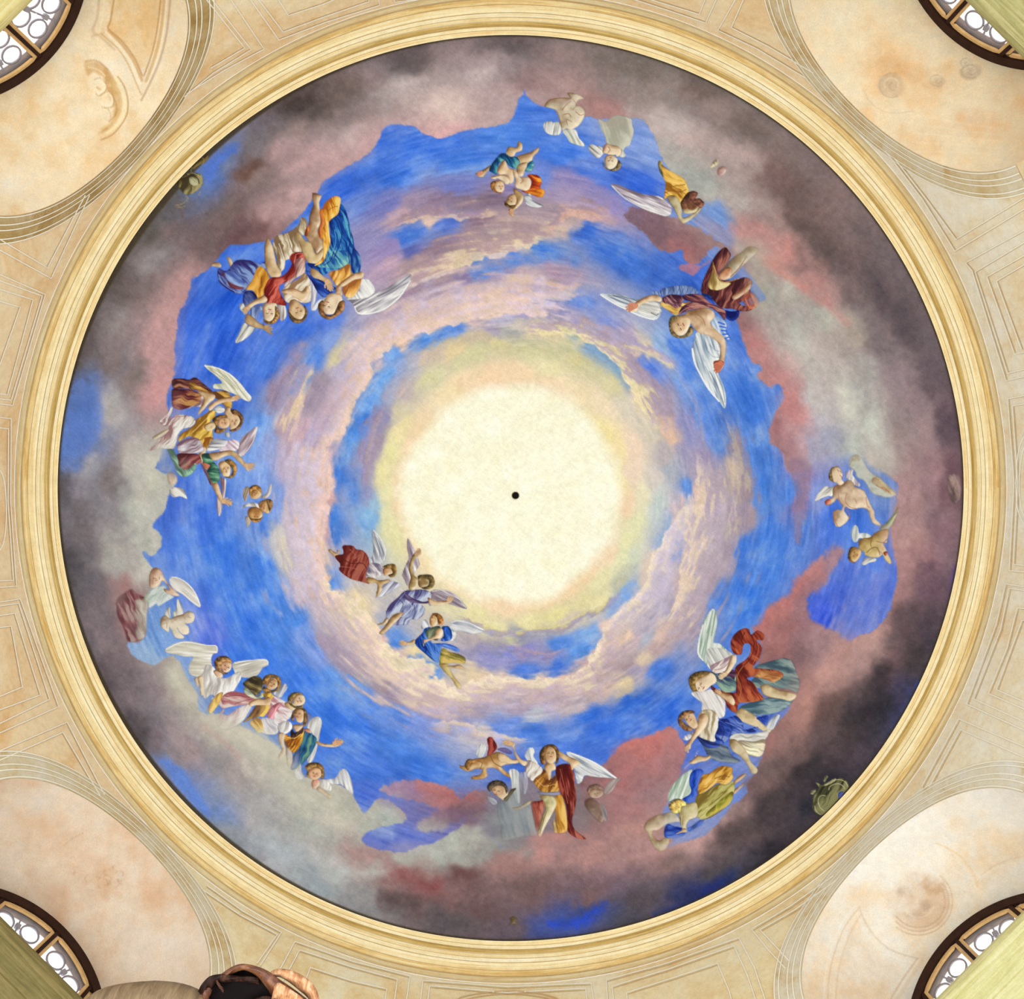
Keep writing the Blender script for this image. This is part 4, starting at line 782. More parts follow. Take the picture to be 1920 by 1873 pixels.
fig('painted_cherub', 'olive-skinned painted putto bending towards the rosy cloud, lower of two at the right', 1500, 840, 8.004)
Wg((208, 214, 206), 95, '770 1260 790 1190 830 1155 870 1190 890 1280 960 1270 1060 1310 1040 1380 900 1350 860 1400 820 1415 780 1360', (150, 164, 160))
Wg((212, 210, 202), 150, '930 1720 980 1650 1060 1640 1140 1660 1130 1700 1040 1720 980 1755 940 1755')
R('cloth', (150, 160, 100), '1190 1210 1300 1110 1400 1000 1470 880 1440 1030 1390 1140 1300 1230', 130, (110, 110, 60), (196, 204, 160), 1, .8, 1.5)
S((200, 176, 112), '880 1390 960 1350 1050 1340 1130 1270 1250 1220 1330 1230 1310 1360 1300 1420 1250 1430 1300 1540 1330 1610 1370 1700 1350 1740 1280 1680 1240 1600 1180 1640 1080 1640 980 1610 960 1560 900 1530 880 1470')
L((110, 80, 45), 1.4, '1000 1570 1080 1500 1160 1500 1200 1600'); L((120, 85, 45), 1.3, '1090 1330 1060 1420 1070 1480'); L((120, 85, 45), 1.3, '1150 1400 1250 1420 1300 1370'); S((160, 70, 45), '1250 1570 1300 1550 1320 1590 1280 1620'); L((150, 110, 60), 1.2, '1180 1540 1240 1590')
S((212, 174, 112), '740 1580 800 1510 880 1510 920 1570 880 1660 820 1710 760 1690 730 1640')
H((120, 90, 50), '720 1600 750 1500 820 1480 870 1505 800 1520 760 1560 750 1630 790 1700 830 1715 760 1710 720 1650')
Fc(822, 1595, 78, 195, 0)

fig('painted_cherub', 'half-drawn ghostly putto dissolving into the pale cloud above the rosy bank', 1500, 840, 8.004)
S((208, 206, 172), '735 250 770 140 850 100 920 160 1000 280 1070 370 1180 440 1290 540 1400 640 1440 700 1330 740 1200 720 1090 680 1040 620 960 490 860 440 820 340 760 300', None, .8, .5, 2)
S((196, 166, 118), '1090 450 1180 430 1280 530 1420 670 1380 700 1260 640 1160 570 1080 520', None, .7, .8, 2)
L((165, 115, 70), 1.2, '750 250 790 160'); L((160, 105, 65), 1.2, '1080 490 1110 450 1180 480'); L((160, 105, 65), 1.2, '1140 560 1240 610 1340 650'); L((165, 110, 70), 1.2, '1220 600 1260 590 1340 670')

# ===== lower right: great pair of angels (375 px study)
fig('painted_angel', 'painted angel in a red cloak and grey-green skirt with one tall white wing, leaning left from the rosy bank', 1220, 1120, 4.995)
R('skirt', (108, 132, 132), '980 650 1080 610 1150 590 1250 570 1310 590 1350 660 1380 740 1395 810 1370 890 1300 860 1200 850 1100 830 1000 850 940 790 1000 720', 25, (62, 84, 96), (150, 164, 158), .9)
R('skirt', (104, 132, 140), '820 1060 860 1010 1000 970 1100 940 1200 950 1330 960 1260 1040 1170 1080 1040 1100 940 1100 850 1080', 10, (56, 84, 100), (150, 172, 172))
Wg((208, 216, 206), 100, '585 105 612 160 622 240 605 330 590 420 640 430 700 480 760 540 800 560 790 620 700 620 620 640 570 680 530 640 490 590 450 560 435 480 450 400 480 270 520 180', (130, 158, 138))
L((120, 156, 130), 2.6, '580 130 550 260 530 330', .6); L((120, 156, 130), 2, '600 180 580 300 570 360', .6); L((248, 250, 246), 2.6, '490 260 455 400 445 520 490 590', .8); L((160, 175, 160), 1.2, '520 300 500 420 520 520', .7)
Wg((214, 214, 206), 60, '520 500 600 470 700 490 780 550 740 640 660 700 580 690 540 620', (170, 170, 168))
R('cloak', (140, 52, 36), '790 660 880 590 930 530 930 440 870 440 850 530 790 530 755 480 755 400 800 330 870 290 920 300 940 350 1000 310 1060 350 1050 400 990 400 1040 470 1020 560 980 620 960 660 1080 670 1200 690 1240 730 1160 790 1080 770 970 740 900 760 960 800 1010 880 1060 950 960 980 830 990 800 1080 720 1030 690 960 600 910 560 820 620 860 700 880 790 890 800 800', 65, (86, 24, 18), (188, 100, 62), 1.2)
R('cloak', (198, 138, 84), '960 740 1040 680 1130 690 1240 735 1150 795 1080 760', 20, (150, 90, 50), (226, 178, 120))
L((190, 120, 70), 1.6, '800 720 850 860 830 980 1000 965'); L((80, 22, 18), 1.8, '870 440 850 400 880 330'); L((80, 22, 18), 1.6, '940 360 970 420 940 560 860 650'); L((186, 100, 70), 1.6, '1000 420 1010 500 960 620'); L((200, 120, 70), 1.4, '870 640 810 740 840 870'); L((80, 22, 18), 1.4, '930 780 980 860 1050 940')
R('bodice', (96, 124, 122), '560 700 640 690 720 700 790 700 800 790 790 870 700 890 640 840 600 780', 40, (50, 60, 96), (150, 180, 156), 1.2)
R('bodice', (74, 40, 66), '610 700 700 690 780 680 785 770 740 740 680 735', 20)
R('sleeve', (218, 206, 196), '560 640 640 600 720 560 790 535 800 580 760 650 700 690 620 712 570 690', 140, (150, 120, 130), (240, 234, 225))
S(SKP, '760 540 800 560 790 620 750 690 700 740 660 770 640 750 690 700 720 640'); Hd(700, 720, 150, 70, 14, 1, (228, 200, 160))
S(SK, '620 870 700 900 760 920 790 980 770 1010 700 960 610 900'); Hd(650, 895, 210, 55, 14, 1)
S((212, 192, 150), '1030 830 1090 815 1180 860 1290 880 1365 920 1310 970 1220 950 1110 930 1050 900')
S((214, 194, 150), '800 1070 850 1040 900 1060 980 1110 1040 1180 1100 1220 1130 1245 1090 1270 1000 1220 900 1180 820 1140')
S(SKP, '380 830 400 770 470 745 540 700 600 730 615 790 560 830 530 860 470 890 400 880')
H((118, 94, 50), '355 760 400 710 470 690 560 695 540 720 450 760 420 800 430 860 460 890 400 885 365 830')
Fc(470, 830, 62, 205, -.1)
L((150, 110, 120), 1.3, '650 640 690 600 720 590'); L((150, 110, 120), 1.2, '600 680 680 660 740 600')

fig('painted_angel', 'painted angel with brown hair in a white shirt and blue wrap reaching down, second of the lower-right pair', 1220, 1120, 4.995)
Wg((224, 220, 214), 60, '380 900 430 880 500 880 560 860 610 900 690 960 700 1030 690 1110 640 1130 600 1080 540 1050 480 1060 480 990 430 950', (180, 172, 172))
Wg((206, 206, 216), 60, '300 1320 350 1280 400 1260 400 1300 340 1340'); Wg((206, 210, 214), 110, '1080 1210 1140 1130 1190 1095 1210 1110 1180 1170 1140 1240')
R('wrap', (100, 116, 132), '440 1310 520 1340 640 1370 720 1400 760 1480 840 1530 760 1550 620 1530 540 1490 500 1410', 25, (60, 74, 96), (140, 150, 156))
R('wrap', (48, 66, 146), '430 1300 500 1330 580 1350 640 1370 640 1400 540 1410 480 1370', 30)
R('wrap', (214, 214, 204), '740 1290 830 1270 960 1280 1090 1240 1110 1260 1070 1330 960 1350 860 1340 760 1350', 8, (160, 158, 150), (240, 240, 232))
R('wrap', (200, 190, 160), '820 1340 960 1350 1070 1330 1060 1440 1020 1490 930 1480 860 1420', 20, (150, 136, 110))
R('shirt', (216, 206, 180), '440 1130 480 1060 560 1050 610 1080 640 1150 640 1190 620 1290 600 1350 540 1340 450 1300 430 1240 460 1200', 100, (160, 142, 106), (240, 236, 222), 1.2)
R('wrap', (52, 82, 176), '640 1150 720 1130 800 1110 860 1170 880 1240 1000 1210 980 1260 880 1270 780 1280 720 1330 660 1375 600 1310 630 1220', 35, (22, 38, 110), (126, 146, 200), 1.3)
R('wrap', (60, 90, 190), '990 1130 1050 1110 1105 1110 1080 1190 1030 1160', 40, (30, 50, 140), (170, 190, 220))
S((206, 190, 152), '735 1340 790 1330 850 1380 900 1450 940 1540 1000 1610 985 1650 940 1640 900 1560 830 1480 760 1430')
S(SK, '460 1100 520 1090 540 1150 500 1240 430 1310 380 1380 370 1420 330 1420 325 1390 370 1330 410 1250 440 1170'); Hd(345, 1400, 100, 50, 14, 1)
S(SKW, '555 1480 500 1490 440 1480 400 1510 360 1550 400 1560 460 1540 520 1530 560 1500'); L((226, 205, 180), 1.2, '370 1550 320 1600'); L((226, 205, 180), 1.1, '420 1490 440 1440'); L((226, 200, 170), 1.1, '350 1420 352 1455')
S((214, 180, 138), '300 1110 350 1075 400 1090 430 1150 440 1210 400 1230 350 1190')
H((124, 88, 58), '255 1130 300 1070 380 1055 415 1080 370 1090 310 1120 300 1160 350 1200 400 1240 330 1250 270 1200')
Fc(360, 1125, 50, 215, -.2)
L((22, 38, 110), 1.4, '660 1180 690 1250 660 1340'); L((22, 38, 110), 1.3, '720 1160 760 1220 740 1300'); L((130, 150, 205), 1.2, '700 1170 780 1200 860 1240')

# ===== yellow-draped putto (234 px study)
fig('painted_cherub', 'painted putto in yellow-green drapery clutching a blue scarf, sinking head first into the rosy bank', 1180, 1390, 8.004)
Wg((180, 200, 180), 110, '580 840 620 700 700 600 800 500 940 420 920 520 900 640 930 740 880 830 800 870 680 860 600 900', (140, 165, 145))
R('scarf', (34, 78, 188), '930 470 1000 420 1080 420 1115 480 1080 560 1060 640 1040 720 1020 820 940 920 850 910 800 860 900 800 930 730 905 640 905 540', 110, (12, 40, 130), (90, 120, 210))
R('drapery', (206, 152, 58), '1030 680 1060 580 1110 500 1200 480 1280 420 1380 370 1480 375 1550 410 1540 490 1560 540 1500 620 1420 650 1320 620 1240 680 1160 740 1080 790 1030 790', 140, (140, 90, 25), (242, 200, 110), 1.3)
S(SKW, '1570 600 1650 520 1740 480 1745 510 1670 580 1580 640'); S(SKW, '1570 730 1640 680 1730 620 1725 650 1640 730 1580 790')
R('drapery', (176, 168, 92), '1020 800 1110 780 1240 690 1340 640 1450 650 1560 600 1580 690 1560 800 1540 880 1480 960 1360 1040 1240 1120 1100 1170 1030 1140 1010 1040 990 920', 145, (120, 100, 40), (206, 200, 130), 1.1)
R('drapery', (150, 152, 50), '1170 1060 1290 950 1400 850 1500 770 1560 760 1530 880 1460 960 1340 1050 1200 1120 1150 1120', 140, (104, 88, 30), (204, 184, 84), 1.2)
S((200, 190, 140), '780 920 880 930 1000 920 1030 1040 1010 1130 900 1180 850 1260 860 1330 850 1360 720 1390 700 1380 780 1310 760 1200 740 1080 760 1000')
S((190, 180, 138), '600 1060 700 1090 760 1200 680 1210 560 1240 430 1330 350 1340 360 1430 450 1490 530 1440 600 1480 560 1600 470 1650 390 1600 320 1500 280 1380 220 1300 270 1190 400 1110 500 1090', None, .85, .8, 1.5)
H((210, 170, 90), '590 960 640 890 740 860 830 900 850 960 780 980 760 1060 680 1080 620 1040')
R('scarf', (46, 84, 186), '520 1340 570 1240 660 1270 760 1290 840 1320 830 1390 760 1430 640 1450 540 1440', 10, (16, 40, 130), (110, 135, 200)); R('scarf', (74, 104, 184), '870 1310 950 1260 1040 1190 1120 1180 1060 1260 960 1320 900 1350', 150)
S(SKW, '790 1310 850 1310 850 1360 780 1370 710 1392 705 1380 770 1345'); L((226, 206, 170), 1.2, '790 1110 780 1230 810 1320')
L((120, 90, 35), 1.4, '1280 560 1380 520 1500 530'); L((250, 215, 130), 1.4, '1290 580 1400 590 1500 600'); L((110, 90, 40), 1.4, '1200 960 1330 860 1460 740'); L((110, 70, 30), 1.2, '1120 1170 1250 1120 1380 1030')

# ===== bottom: angel in red with arms raised, and companions (375 px study)
fig('painted_cherub', 'tan painted cherub flying left with a fluttering maroon scarf, beside the raised hand of the red-robed angel', 820, 1330, 4.995)
Wg((214, 216, 216), 110, '355 395 390 335 440 325 460 370 430 440 385 450', (150, 155, 165))
R('scarf', (128, 40, 36), '465 280 500 257 525 280 560 350 530 400 480 440 520 490 500 480 465 440 478 360', 100, (80, 20, 20), (170, 80, 66))
R('scarf', (96, 76, 130), '560 370 640 360 700 400 680 420 610 400', 20, (60, 50, 110), None, 1, .7)
S((186, 142, 84), '205 520 240 530 280 500 340 465 430 450 500 420 560 400 630 420 700 470 770 470 760 500 690 510 630 520 600 540 640 580 720 630 745 660 730 710 700 700 690 650 620 610 560 560 500 545 460 560 470 620 420 650 330 655 320 630 400 610 420 560 360 555 290 580 220 550')
S((222, 194, 148), '560 402 630 420 700 470 770 472 755 500 690 508 630 500 570 480')
H((136, 96, 50), '262 500 290 465 340 470 360 490 320 520 290 570 260 540')
L((110, 70, 35), 1.3, '500 440 530 500 600 540'); L((110, 70, 35), 1.3, '370 480 420 500 400 560')

fig('painted_angel', 'painted angel with curly brown hair in a red mantle and yellow tunic gazing upward, one arm raised', 820, 1330, 4.995)
Wg((214, 216, 214), 75, '820 440 850 370 890 358 910 390 900 440 940 500 930 540 870 500', (165, 170, 178))
Wg((206, 210, 212), 32, '1210 410 1250 400 1330 430 1430 470 1540 530 1640 610 1680 645 1580 640 1460 630 1380 620 1350 680 1310 690 1290 600 1270 520', (140, 150, 160))
L((248, 250, 248), 2.2, '1240 405 1360 450 1480 505 1600 590 1670 640', .8); L((110, 120, 135), 1, '1380 520 1500 580 1620 630', .7); L((110, 120, 135), 1, '1340 540 1420 590 1520 625', .6); L((150, 158, 170), 1, '1300 600 1330 660', .6)
R('mantle', (124, 42, 34), '1110 540 1200 510 1260 530 1280 600 1290 720 1300 850 1280 960 1260 1050 1290 1130 1390 1210 1330 1210 1260 1180 1215 1120 1215 1000 1200 880 1150 770 1120 660', 88, (74, 16, 14), (184, 98, 78), 1.3)
R('mantle', (150, 64, 48), '880 870 940 860 1010 850 990 950 960 1050 930 1150 905 1050 885 940', 85, (96, 30, 30), (190, 120, 100))
R('tunic', (204, 148, 58), '1110 800 1160 800 1190 880 1210 1000 1215 1130 1150 1160 1100 1140 1110 1000 1095 900', 86, (140, 92, 36), (240, 196, 110))
R('tunic', (168, 112, 44), '960 560 1030 580 1060 650 1110 620 1130 700 1140 760 1080 790 990 780 930 720 900 670 930 620', 130, (100, 52, 24), (222, 172, 84), 1.3)
R('sash', (110, 110, 130), '945 770 1030 775 1130 770 1140 800 1040 800 960 790', 5)
R('sleeve', (206, 196, 180), '840 480 900 490 975 540 980 590 920 640 890 670 840 620 820 560', 120, (130, 110, 120), (238, 234, 224), 1.2)
S(SK, '620 310 680 300 725 320 720 350 740 410 790 470 840 490 820 530 770 500 730 440 705 350 650 340'); Hd(690, 322, 190, 80, 12, 1)
S(SK, '1120 380 1160 400 1230 440 1300 470 1340 510 1290 540 1260 570 1240 510 1180 470 1140 440')
S((206, 200, 150), '960 810 1040 800 1100 830 1115 890 1090 950 1060 1010 1030 1060 1000 1120 970 1190 940 1170 960 1080 980 1000 1010 930 990 860')
S((200, 176, 120), '1090 1020 1110 1080 1120 1150 1095 1150 1080 1080', None, .8)
S((216, 180, 130), '1000 540 1030 500 1090 500 1110 560 1070 580 1060 650 1040 660 1020 590')
S((220, 186, 138), '1000 390 1040 345 1100 350 1125 400 1115 470 1070 510 1020 480')
H((112, 78, 42), '960 400 1000 345 1070 325 1120 355 1140 410 1135 480 1110 510 1115 440 1100 380 1060 350 1020 375 1010 440 1020 500 980 515 958 460')
Fc(1062, 415, 55, -95, 0)
L((74, 16, 14), 1.5, '1180 530 1220 700 1240 900 1230 1100'); L((74, 16, 14), 1.4, '1240 560 1260 750 1265 950'); L((186, 104, 84), 1.4, '1150 560 1190 720 1220 880'); L((90, 46, 22), 1.4, '1000 640 1040 700 1100 720'); L((230, 180, 100), 1.2, '930 660 1000 720 1100 700'); L((80, 50, 40), 1.2, '1020 960 990 1060 960 1160', .6)

fig('painted_cherub', 'dark-haired painted cherub with a white wing peering from the mist left of the red-robed angel', 820, 1330, 4.995)
Wg((218, 220, 216), 85, '670 580 710 555 765 590 770 700 775 870 740 860 700 740 690 650', (165, 170, 172))
Wg((160, 160, 172), 85, '770 600 830 590 850 680 830 780 800 790 770 700', (120, 120, 135), None, .8)
R('cloak', (130, 142, 148), '590 850 680 780 740 800 770 880 860 850 890 960 920 1080 930 1180 800 1190 640 1230 600 1180 590 1050 560 940', 80, (100, 110, 120), (168, 172, 170), .6, .8, 4)
S(SK, '500 730 560 705 620 720 660 770 650 830 620 850 570 820 520 780')
S((190, 160, 120), '700 920 760 910 830 870 880 850 870 880 800 920 740 945', None, .8)
Wg((186, 192, 198), 40, '470 820 540 840 560 880 520 890', None, (246, 246, 240), .7)
H((74, 62, 48), '465 730 490 685 550 662 620 680 660 740 645 790 625 730 570 712 510 740 490 770')
Fc(560, 770, 55, -75, -.1)
R('cloak', (88, 80, 52), '620 840 660 800 690 750 740 740 700 790 650 860', 120)

fig('painted_cherub', 'shadowy painted cherub with grey wings crouching in the mist right of the red-robed angel', 820, 1330, 4.995)
Wg((176, 176, 170), 130, '1560 760 1590 700 1640 660 1720 640 1680 690 1640 760 1580 800', (130, 130, 126), (226, 226, 220), .8)
S((188, 162, 122), '1410 770 1460 745 1540 755 1550 800 1500 830 1440 820', None, .9)
H((120, 98, 76), '1400 760 1430 710 1500 700 1560 740 1540 760 1450 745 1420 790', .8)
S((122, 94, 72), '1380 860 1440 830 1500 870 1550 930 1570 1020 1530 1060 1450 990 1400 930', None, .85, 1, 2)
Wg((150, 150, 152), 75, '1530 890 1570 910 1590 980 1580 1050 1550 1000', (100, 100, 104), (210, 210, 208), .8)
Fc(1490, 795, 36, -100, 0)

# ===== lower left company (375 px study)
fig('painted_angel', 'white-robed painted angel with both pale wings lifted, topmost of the lower-left company', 300, 1150, 4.995)
Wg((214, 210, 192), 5, '48 340 120 290 220 262 330 268 430 295 520 300 540 335 535 370 500 380 480 420 485 480 500 560 420 600 330 590 275 560 275 480 310 410 240 405 150 385 70 370', (186, 182, 164))
Wg((206, 202, 188), -15, '680 470 760 445 880 435 980 428 1012 450 1005 490 960 510 930 560 870 600 780 600 720 580 690 530', (166, 162, 148))
L((250, 250, 244), 2, '60 335 220 268 420 298 525 305 535 350'); L((250, 250, 244), 1.8, '700 465 880 438 1000 440 1008 480')
R('robe', (220, 216, 208), '430 480 500 500 560 590 640 600 740 540 760 600 720 680 660 760 560 800 480 760 420 800 380 700 340 620 400 560', 110, (178, 172, 166), (246, 246, 242), 1.2)
S(SKP, '350 600 400 590 410 680 410 760 380 760 370 680'); S(SK, '320 610 350 600 360 680 340 670', None, .8)
S((216, 180, 150), '500 540 560 530 590 590 540 600'); S((216, 172, 136), '560 470 620 440 668 470 660 530 610 555 575 520')
H((142, 106, 66), '510 450 550 405 620 400 670 440 668 470 620 445 580 470 570 520 600 550 640 560 600 570 540 540 515 500')
Fc(618, 502, 52, -60, .1)

fig('painted_angel', 'painted angel with long brown hair in an olive cape and pink skirt, hand on the breast, in the lower-left company', 300, 1150, 4.995)
R('skirt', (196, 150, 146), '600 760 680 730 780 745 870 760 910 790 860 850 760 860 680 870 580 890 560 830', 15, (160, 90, 95), (226, 206, 196), 1.2)
R('robe', (216, 206, 200), '480 800 560 800 590 890 560 940 640 950 740 880 860 850 820 940 760 1020 640 1080 560 1070 520 1000 560 960 600 900', 130, (186, 156, 156), (236, 232, 224), 1.2)
R('skirt', (200, 160, 80), '450 880 520 770 590 740 560 830 520 890 470 940', 110, (150, 110, 60))
R('cape', (96, 84, 50), '780 650 870 590 940 600 960 650 950 720 900 770 850 730 800 690', 40, (50, 42, 28), (170, 150, 96))
R('cape', (180, 186, 160), '800 690 860 740 900 780 960 740 970 780 900 800 820 770 780 720', 30)
R('robe', (206, 160, 62), '960 750 1030 740 1075 790 1060 850 1010 920 960 970 900 930 940 850 980 800', 115, (130, 90, 40), (242, 206, 100), 1.2)
R('robe', (150, 116, 66), '830 960 900 860 960 840 990 880 930 960 860 990 780 1020', 130, (90, 56, 44), (190, 150, 90))
S(SK, '830 840 900 800 970 800 1010 780 1045 810 1030 860 980 860 900 860 850 870')
S((214, 176, 128), '1000 640 1040 605 1090 610 1110 660 1080 700 1030 715 995 690')
H((144, 106, 56), '955 650 980 590 1040 570 1110 590 1135 650 1110 720 1060 740 980 735 960 700 1000 650 1040 600 1090 620 1100 680 1060 720 1000 700')
S((214, 176, 128), '1010 650 1040 618 1085 625 1098 665 1075 695 1035 705 1008 685')
Fc(1052, 662, 44, -60, 0)
L((130, 60, 70), 1.2, '620 780 720 770 840 790'); L((130, 60, 70), 1.1, '700 850 780 820 880 800')

fig('painted_angel', 'painted angel in a white and pink gown with head thrown back, third of the lower-left company', 300, 1150, 4.995)
Wg((200, 200, 206), 115, '1060 740 1110 720 1140 670 1180 660 1190 700 1160 750 1130 790 1080 770')
R('gown', (224, 212, 208), '1060 780 1130 800 1200 850 1240 900 1230 960 1180 1010 1110 1030 1060 990 1000 960 1020 900', 40, (186, 130, 140), (244, 240, 236), 1.2)
R('gown', (196, 130, 136), '1000 960 1040 880 1100 840 1140 850 1080 930 1060 1000', 125, (150, 80, 90))
R('gown', (224, 220, 216), '960 980 1060 990 1110 1040 1090 1130 960 1120 940 1040', 60, (180, 176, 190), (244, 242, 240)); R('gown', (222, 170, 70), '840 1020 900 980 950 1000 965 1100 920 1120 880 1080', 60, (170, 120, 50), (244, 206, 110), 1, .9)
S((222, 196, 150), '1165 840 1230 830 1280 870 1250 910 1190 880')
S((226, 198, 158), '1240 800 1290 760 1345 770 1360 820 1330 860 1270 860')
H((126, 104, 62), '1195 800 1230 750 1290 738 1340 760 1290 765 1245 800 1240 850 1280 870 1340 860 1330 890 1270 890 1210 850')
Fc(1305, 810, 45, -30, .1)

fig('painted_angel', 'painted angel in an orange sash and teal mantle stretching out one arm to the right, fourth of the lower-left company', 300, 1150, 4.995)
Wg((206, 206, 202), 105, '1370 1050 1430 980 1480 965 1515 1010 1500 1120 1480 1220 1450 1330 1420 1390 1385 1400 1380 1330 1420 1240 1440 1150', (156, 152, 150))
Wg((150, 140, 160), 80, '1370 940 1420 960 1400 1020 1350 1060 1330 1030', None, (200, 195, 205), .7)
R('mantle', (44, 100, 142), '1340 1110 1420 1130 1470 1180 1440 1270 1380 1360 1300 1440 1230 1460 1240 1360 1290 1250', 118, (20, 50, 84), (110, 156, 120), 1.2)
R('mantle', (70, 80, 130), '1210 1420 1260 1320 1310 1280 1300 1400 1250 1460', 110, None, None, 1, .8, 2)
R('sash', (222, 152, 42), '1170 1130 1230 1150 1340 1080 1340 1160 1300 1260 1250 1305 1190 1260 1165 1190', 120, (120, 62, 18), (250, 200, 96), 1.3)
R('sash', (70, 46, 38), '1225 1080 1260 1120 1330 1060 1340 1110 1280 1150 1230 1180', 130)
R('sleeve', (222, 220, 214), '1100 1060 1140 1015 1210 1010 1240 1060 1210 1110 1160 1130 1110 1100', 120, (170, 166, 164))
S((222, 196, 166), '1110 1120 1170 1130 1160 1200 1180 1280 1160 1340 1120 1370 1110 1330 1140 1270 1110 1190'); S((214, 184, 150), '1180 1260 1230 1290 1240 1380 1210 1450 1190 1400', None, .8)
S((220, 186, 150), '1240 1050 1310 1040 1340 1060 1280 1110')
S(SK, '1465 1195 1540 1220 1610 1220 1640 1185 1715 1195 1700 1220 1650 1250 1560 1250 1480 1230'); S((222, 160, 130), '1350 1080 1400 1085 1415 1120 1370 1110'); Hd(1635, 1218, -15, 80, 15, -1, (222, 170, 130))
S((222, 182, 138), '1255 930 1300 895 1350 905 1360 960 1330 1020 1280 1010')
H((132, 96, 56), '1230 960 1260 900 1310 885 1360 900 1380 960 1370 1030 1340 1060 1345 980 1340 910 1290 900 1260 940 1250 1010 1230 1000')
Fc(1300, 945, 48, -80, -.25)
L((30, 18, 12), 1.6, '1240 1090 1270 1150'); L((110, 56, 16), 1.3, '1200 1190 1270 1180 1330 1120'); L((252, 210, 110), 1.4, '1190 1160 1260 1170 1320 1130'); L((120, 60, 16), 1.3, '1220 1250 1280 1220 1320 1160')

fig('painted_cherub', 'painted cherub with folded praying hands and small white wings at the foot of the lower-left company', 300, 1150, 4.995)
Wg((202, 200, 204), 60, '1250 1490 1290 1440 1320 1410 1325 1480 1350 1530 1310 1560 1270 1530', (150, 140, 156))
Wg((206, 206, 208), 75, '1550 1560 1640 1540 1690 1470 1740 1462 1790 1560 1808 1690 1740 1640 1690 1600 1620 1600', (156, 156, 164))
R('shirt', (226, 222, 216), '1500 1560 1560 1560 1600 1610 1600 1660 1540 1650 1500 1620', 100, (176, 172, 168))
S(SK, '1480 1620 1530 1650 1580 1690 1610 1710 1590 1735 1520 1690 1470 1650'); S((214, 140, 110), '1420 1580 1450 1548 1490 1560 1495 1600 1460 1640 1430 1640')
S((220, 172, 130), '1390 1480 1440 1440 1500 1450 1515 1510 1480 1550 1430 1560 1400 1530')
H((144, 110, 62), '1355 1440 1400 1400 1480 1398 1530 1440 1538 1530 1510 1550 1510 1480 1470 1445 1420 1450 1390 1490 1400 1540 1370 1520 1380 1470')
Fc(1450, 1505, 46, -75, 0)

# ===== left edge (234 px study)
fig('painted_angel', 'faded pink-haired painted angel with one white wing and a maroon skirt at the left edge of the sky', 200, 1030, 8.004)
Wg((218, 214, 204), 40, '940 470 990 410 1080 430 1200 500 1300 600 1370 720 1410 850 1370 860 1260 780 1130 670 1000 600', (186, 180, 172))
L((246, 246, 240), 2, '980 415 1100 440 1230 530 1330 660 1405 840')
R('skirt', (126, 66, 72), '150 760 230 680 370 600 440 660 540 710 630 740 620 850 600 960 590 1100 580 1290 480 1370 330 1380 290 1280 250 1160 170 1010 150 880', 70, (84, 40, 46), (176, 150, 140), 1.1, .9, 2)
R('skirt', (172, 164, 148), '430 760 620 760 620 900 600 1000 585 1290 480 1360 430 1250 460 1100 400 1000 440 880', 75, (130, 110, 104), (206, 204, 190), 1, .85, 2)
R('robe', (206, 212, 196), '560 740 620 640 700 570 790 550 880 550 900 640 980 690 1000 720 900 780 780 850 740 820 640 880 620 800', 140, (164, 180, 156), (230, 232, 224), 1, .9, 1.5)
S((206, 172, 146), '640 400 680 300 750 275 820 320 860 420 960 560 1080 670 1080 700 980 690 880 640 860 590 940 600 880 500 830 470 790 540 690 585 640 540')
for t in ('690 430 740 440', '730 470 760 460', '790 420 790 450'): L((140, 85, 60), 1.2, t)
L((176, 110, 80), 1.2, '650 400 700 420 690 520')

fig('painted_cherub', 'small pale painted putto with two pointed wings floating below the faded angel at the left', 200, 1030, 8.004)
Wg((216, 212, 200), 80, '880 960 910 880 950 880 950 1030 900 1040'); Wg((218, 214, 202), 75, '990 960 1040 900 1060 745 1110 810 1145 900 1150 960 1110 1020 1020 1030')
S((218, 208, 186), '815 1040 880 990 950 1040 1040 1000 1150 970 1200 935 1270 935 1320 990 1300 1080 1240 1110 1180 1120 1230 1170 1230 1260 1160 1280 1090 1240 1060 1180 1100 1250 1160 1310 1130 1340 1030 1320 980 1230 940 1160 930 1240 860 1200 810 1150')
L((170, 140, 110), 1.2, '840 1130 900 1100 900 1180'); L((170, 140, 110), 1.1, '1230 1010 1260 1030'); L((176, 150, 120), 1.1, '1170 960 1160 1010 1190 1060')

# ===== left: trio in brown, yellow and green (375 px study)
fig('painted_angel', 'painted angel in a brown robe with a tall white wing, topmost of the left-hand trio', 250, 650, 4.995)
Wg((216, 214, 190), 52, '662 178 740 180 850 220 940 280 1010 350 1060 420 1105 470 1090 510 1040 500 960 450 880 420 830 400 750 390 760 350 830 340 780 280', (164, 164, 130))
L((250, 250, 240), 1.8, '670 180 800 205 930 280 1030 390 1098 475'); L((140, 144, 100), 1.2, '720 215 830 290 950 400', .7); L((140, 144, 100), 1.1, '760 215 880 290 980 400', .6)
R('robe', (112, 62, 56), '370 305 470 300 520 310 580 288 660 350 740 420 700 440 640 430 560 400 480 390 400 400 365 370', 20, (64, 28, 30), (170, 120, 90), 1.2)
R('robe', (104, 44, 46), '365 400 440 400 530 400 620 440 660 500 620 540 520 570 440 590 370 560 360 480', 15, (60, 20, 26), (190, 140, 80), 1.1)
R('robe', (176, 130, 56), '520 340 570 330 640 380 730 420 850 410 900 440 920 500 920 570 880 580 830 530 760 470 690 430 600 400 530 400', 35, (100, 62, 30), (220, 180, 90), 1.2)
R('robe', (196, 176, 170), '640 430 720 460 660 500 640 560 560 560 480 600 540 560 620 520', 140, (130, 100, 110))
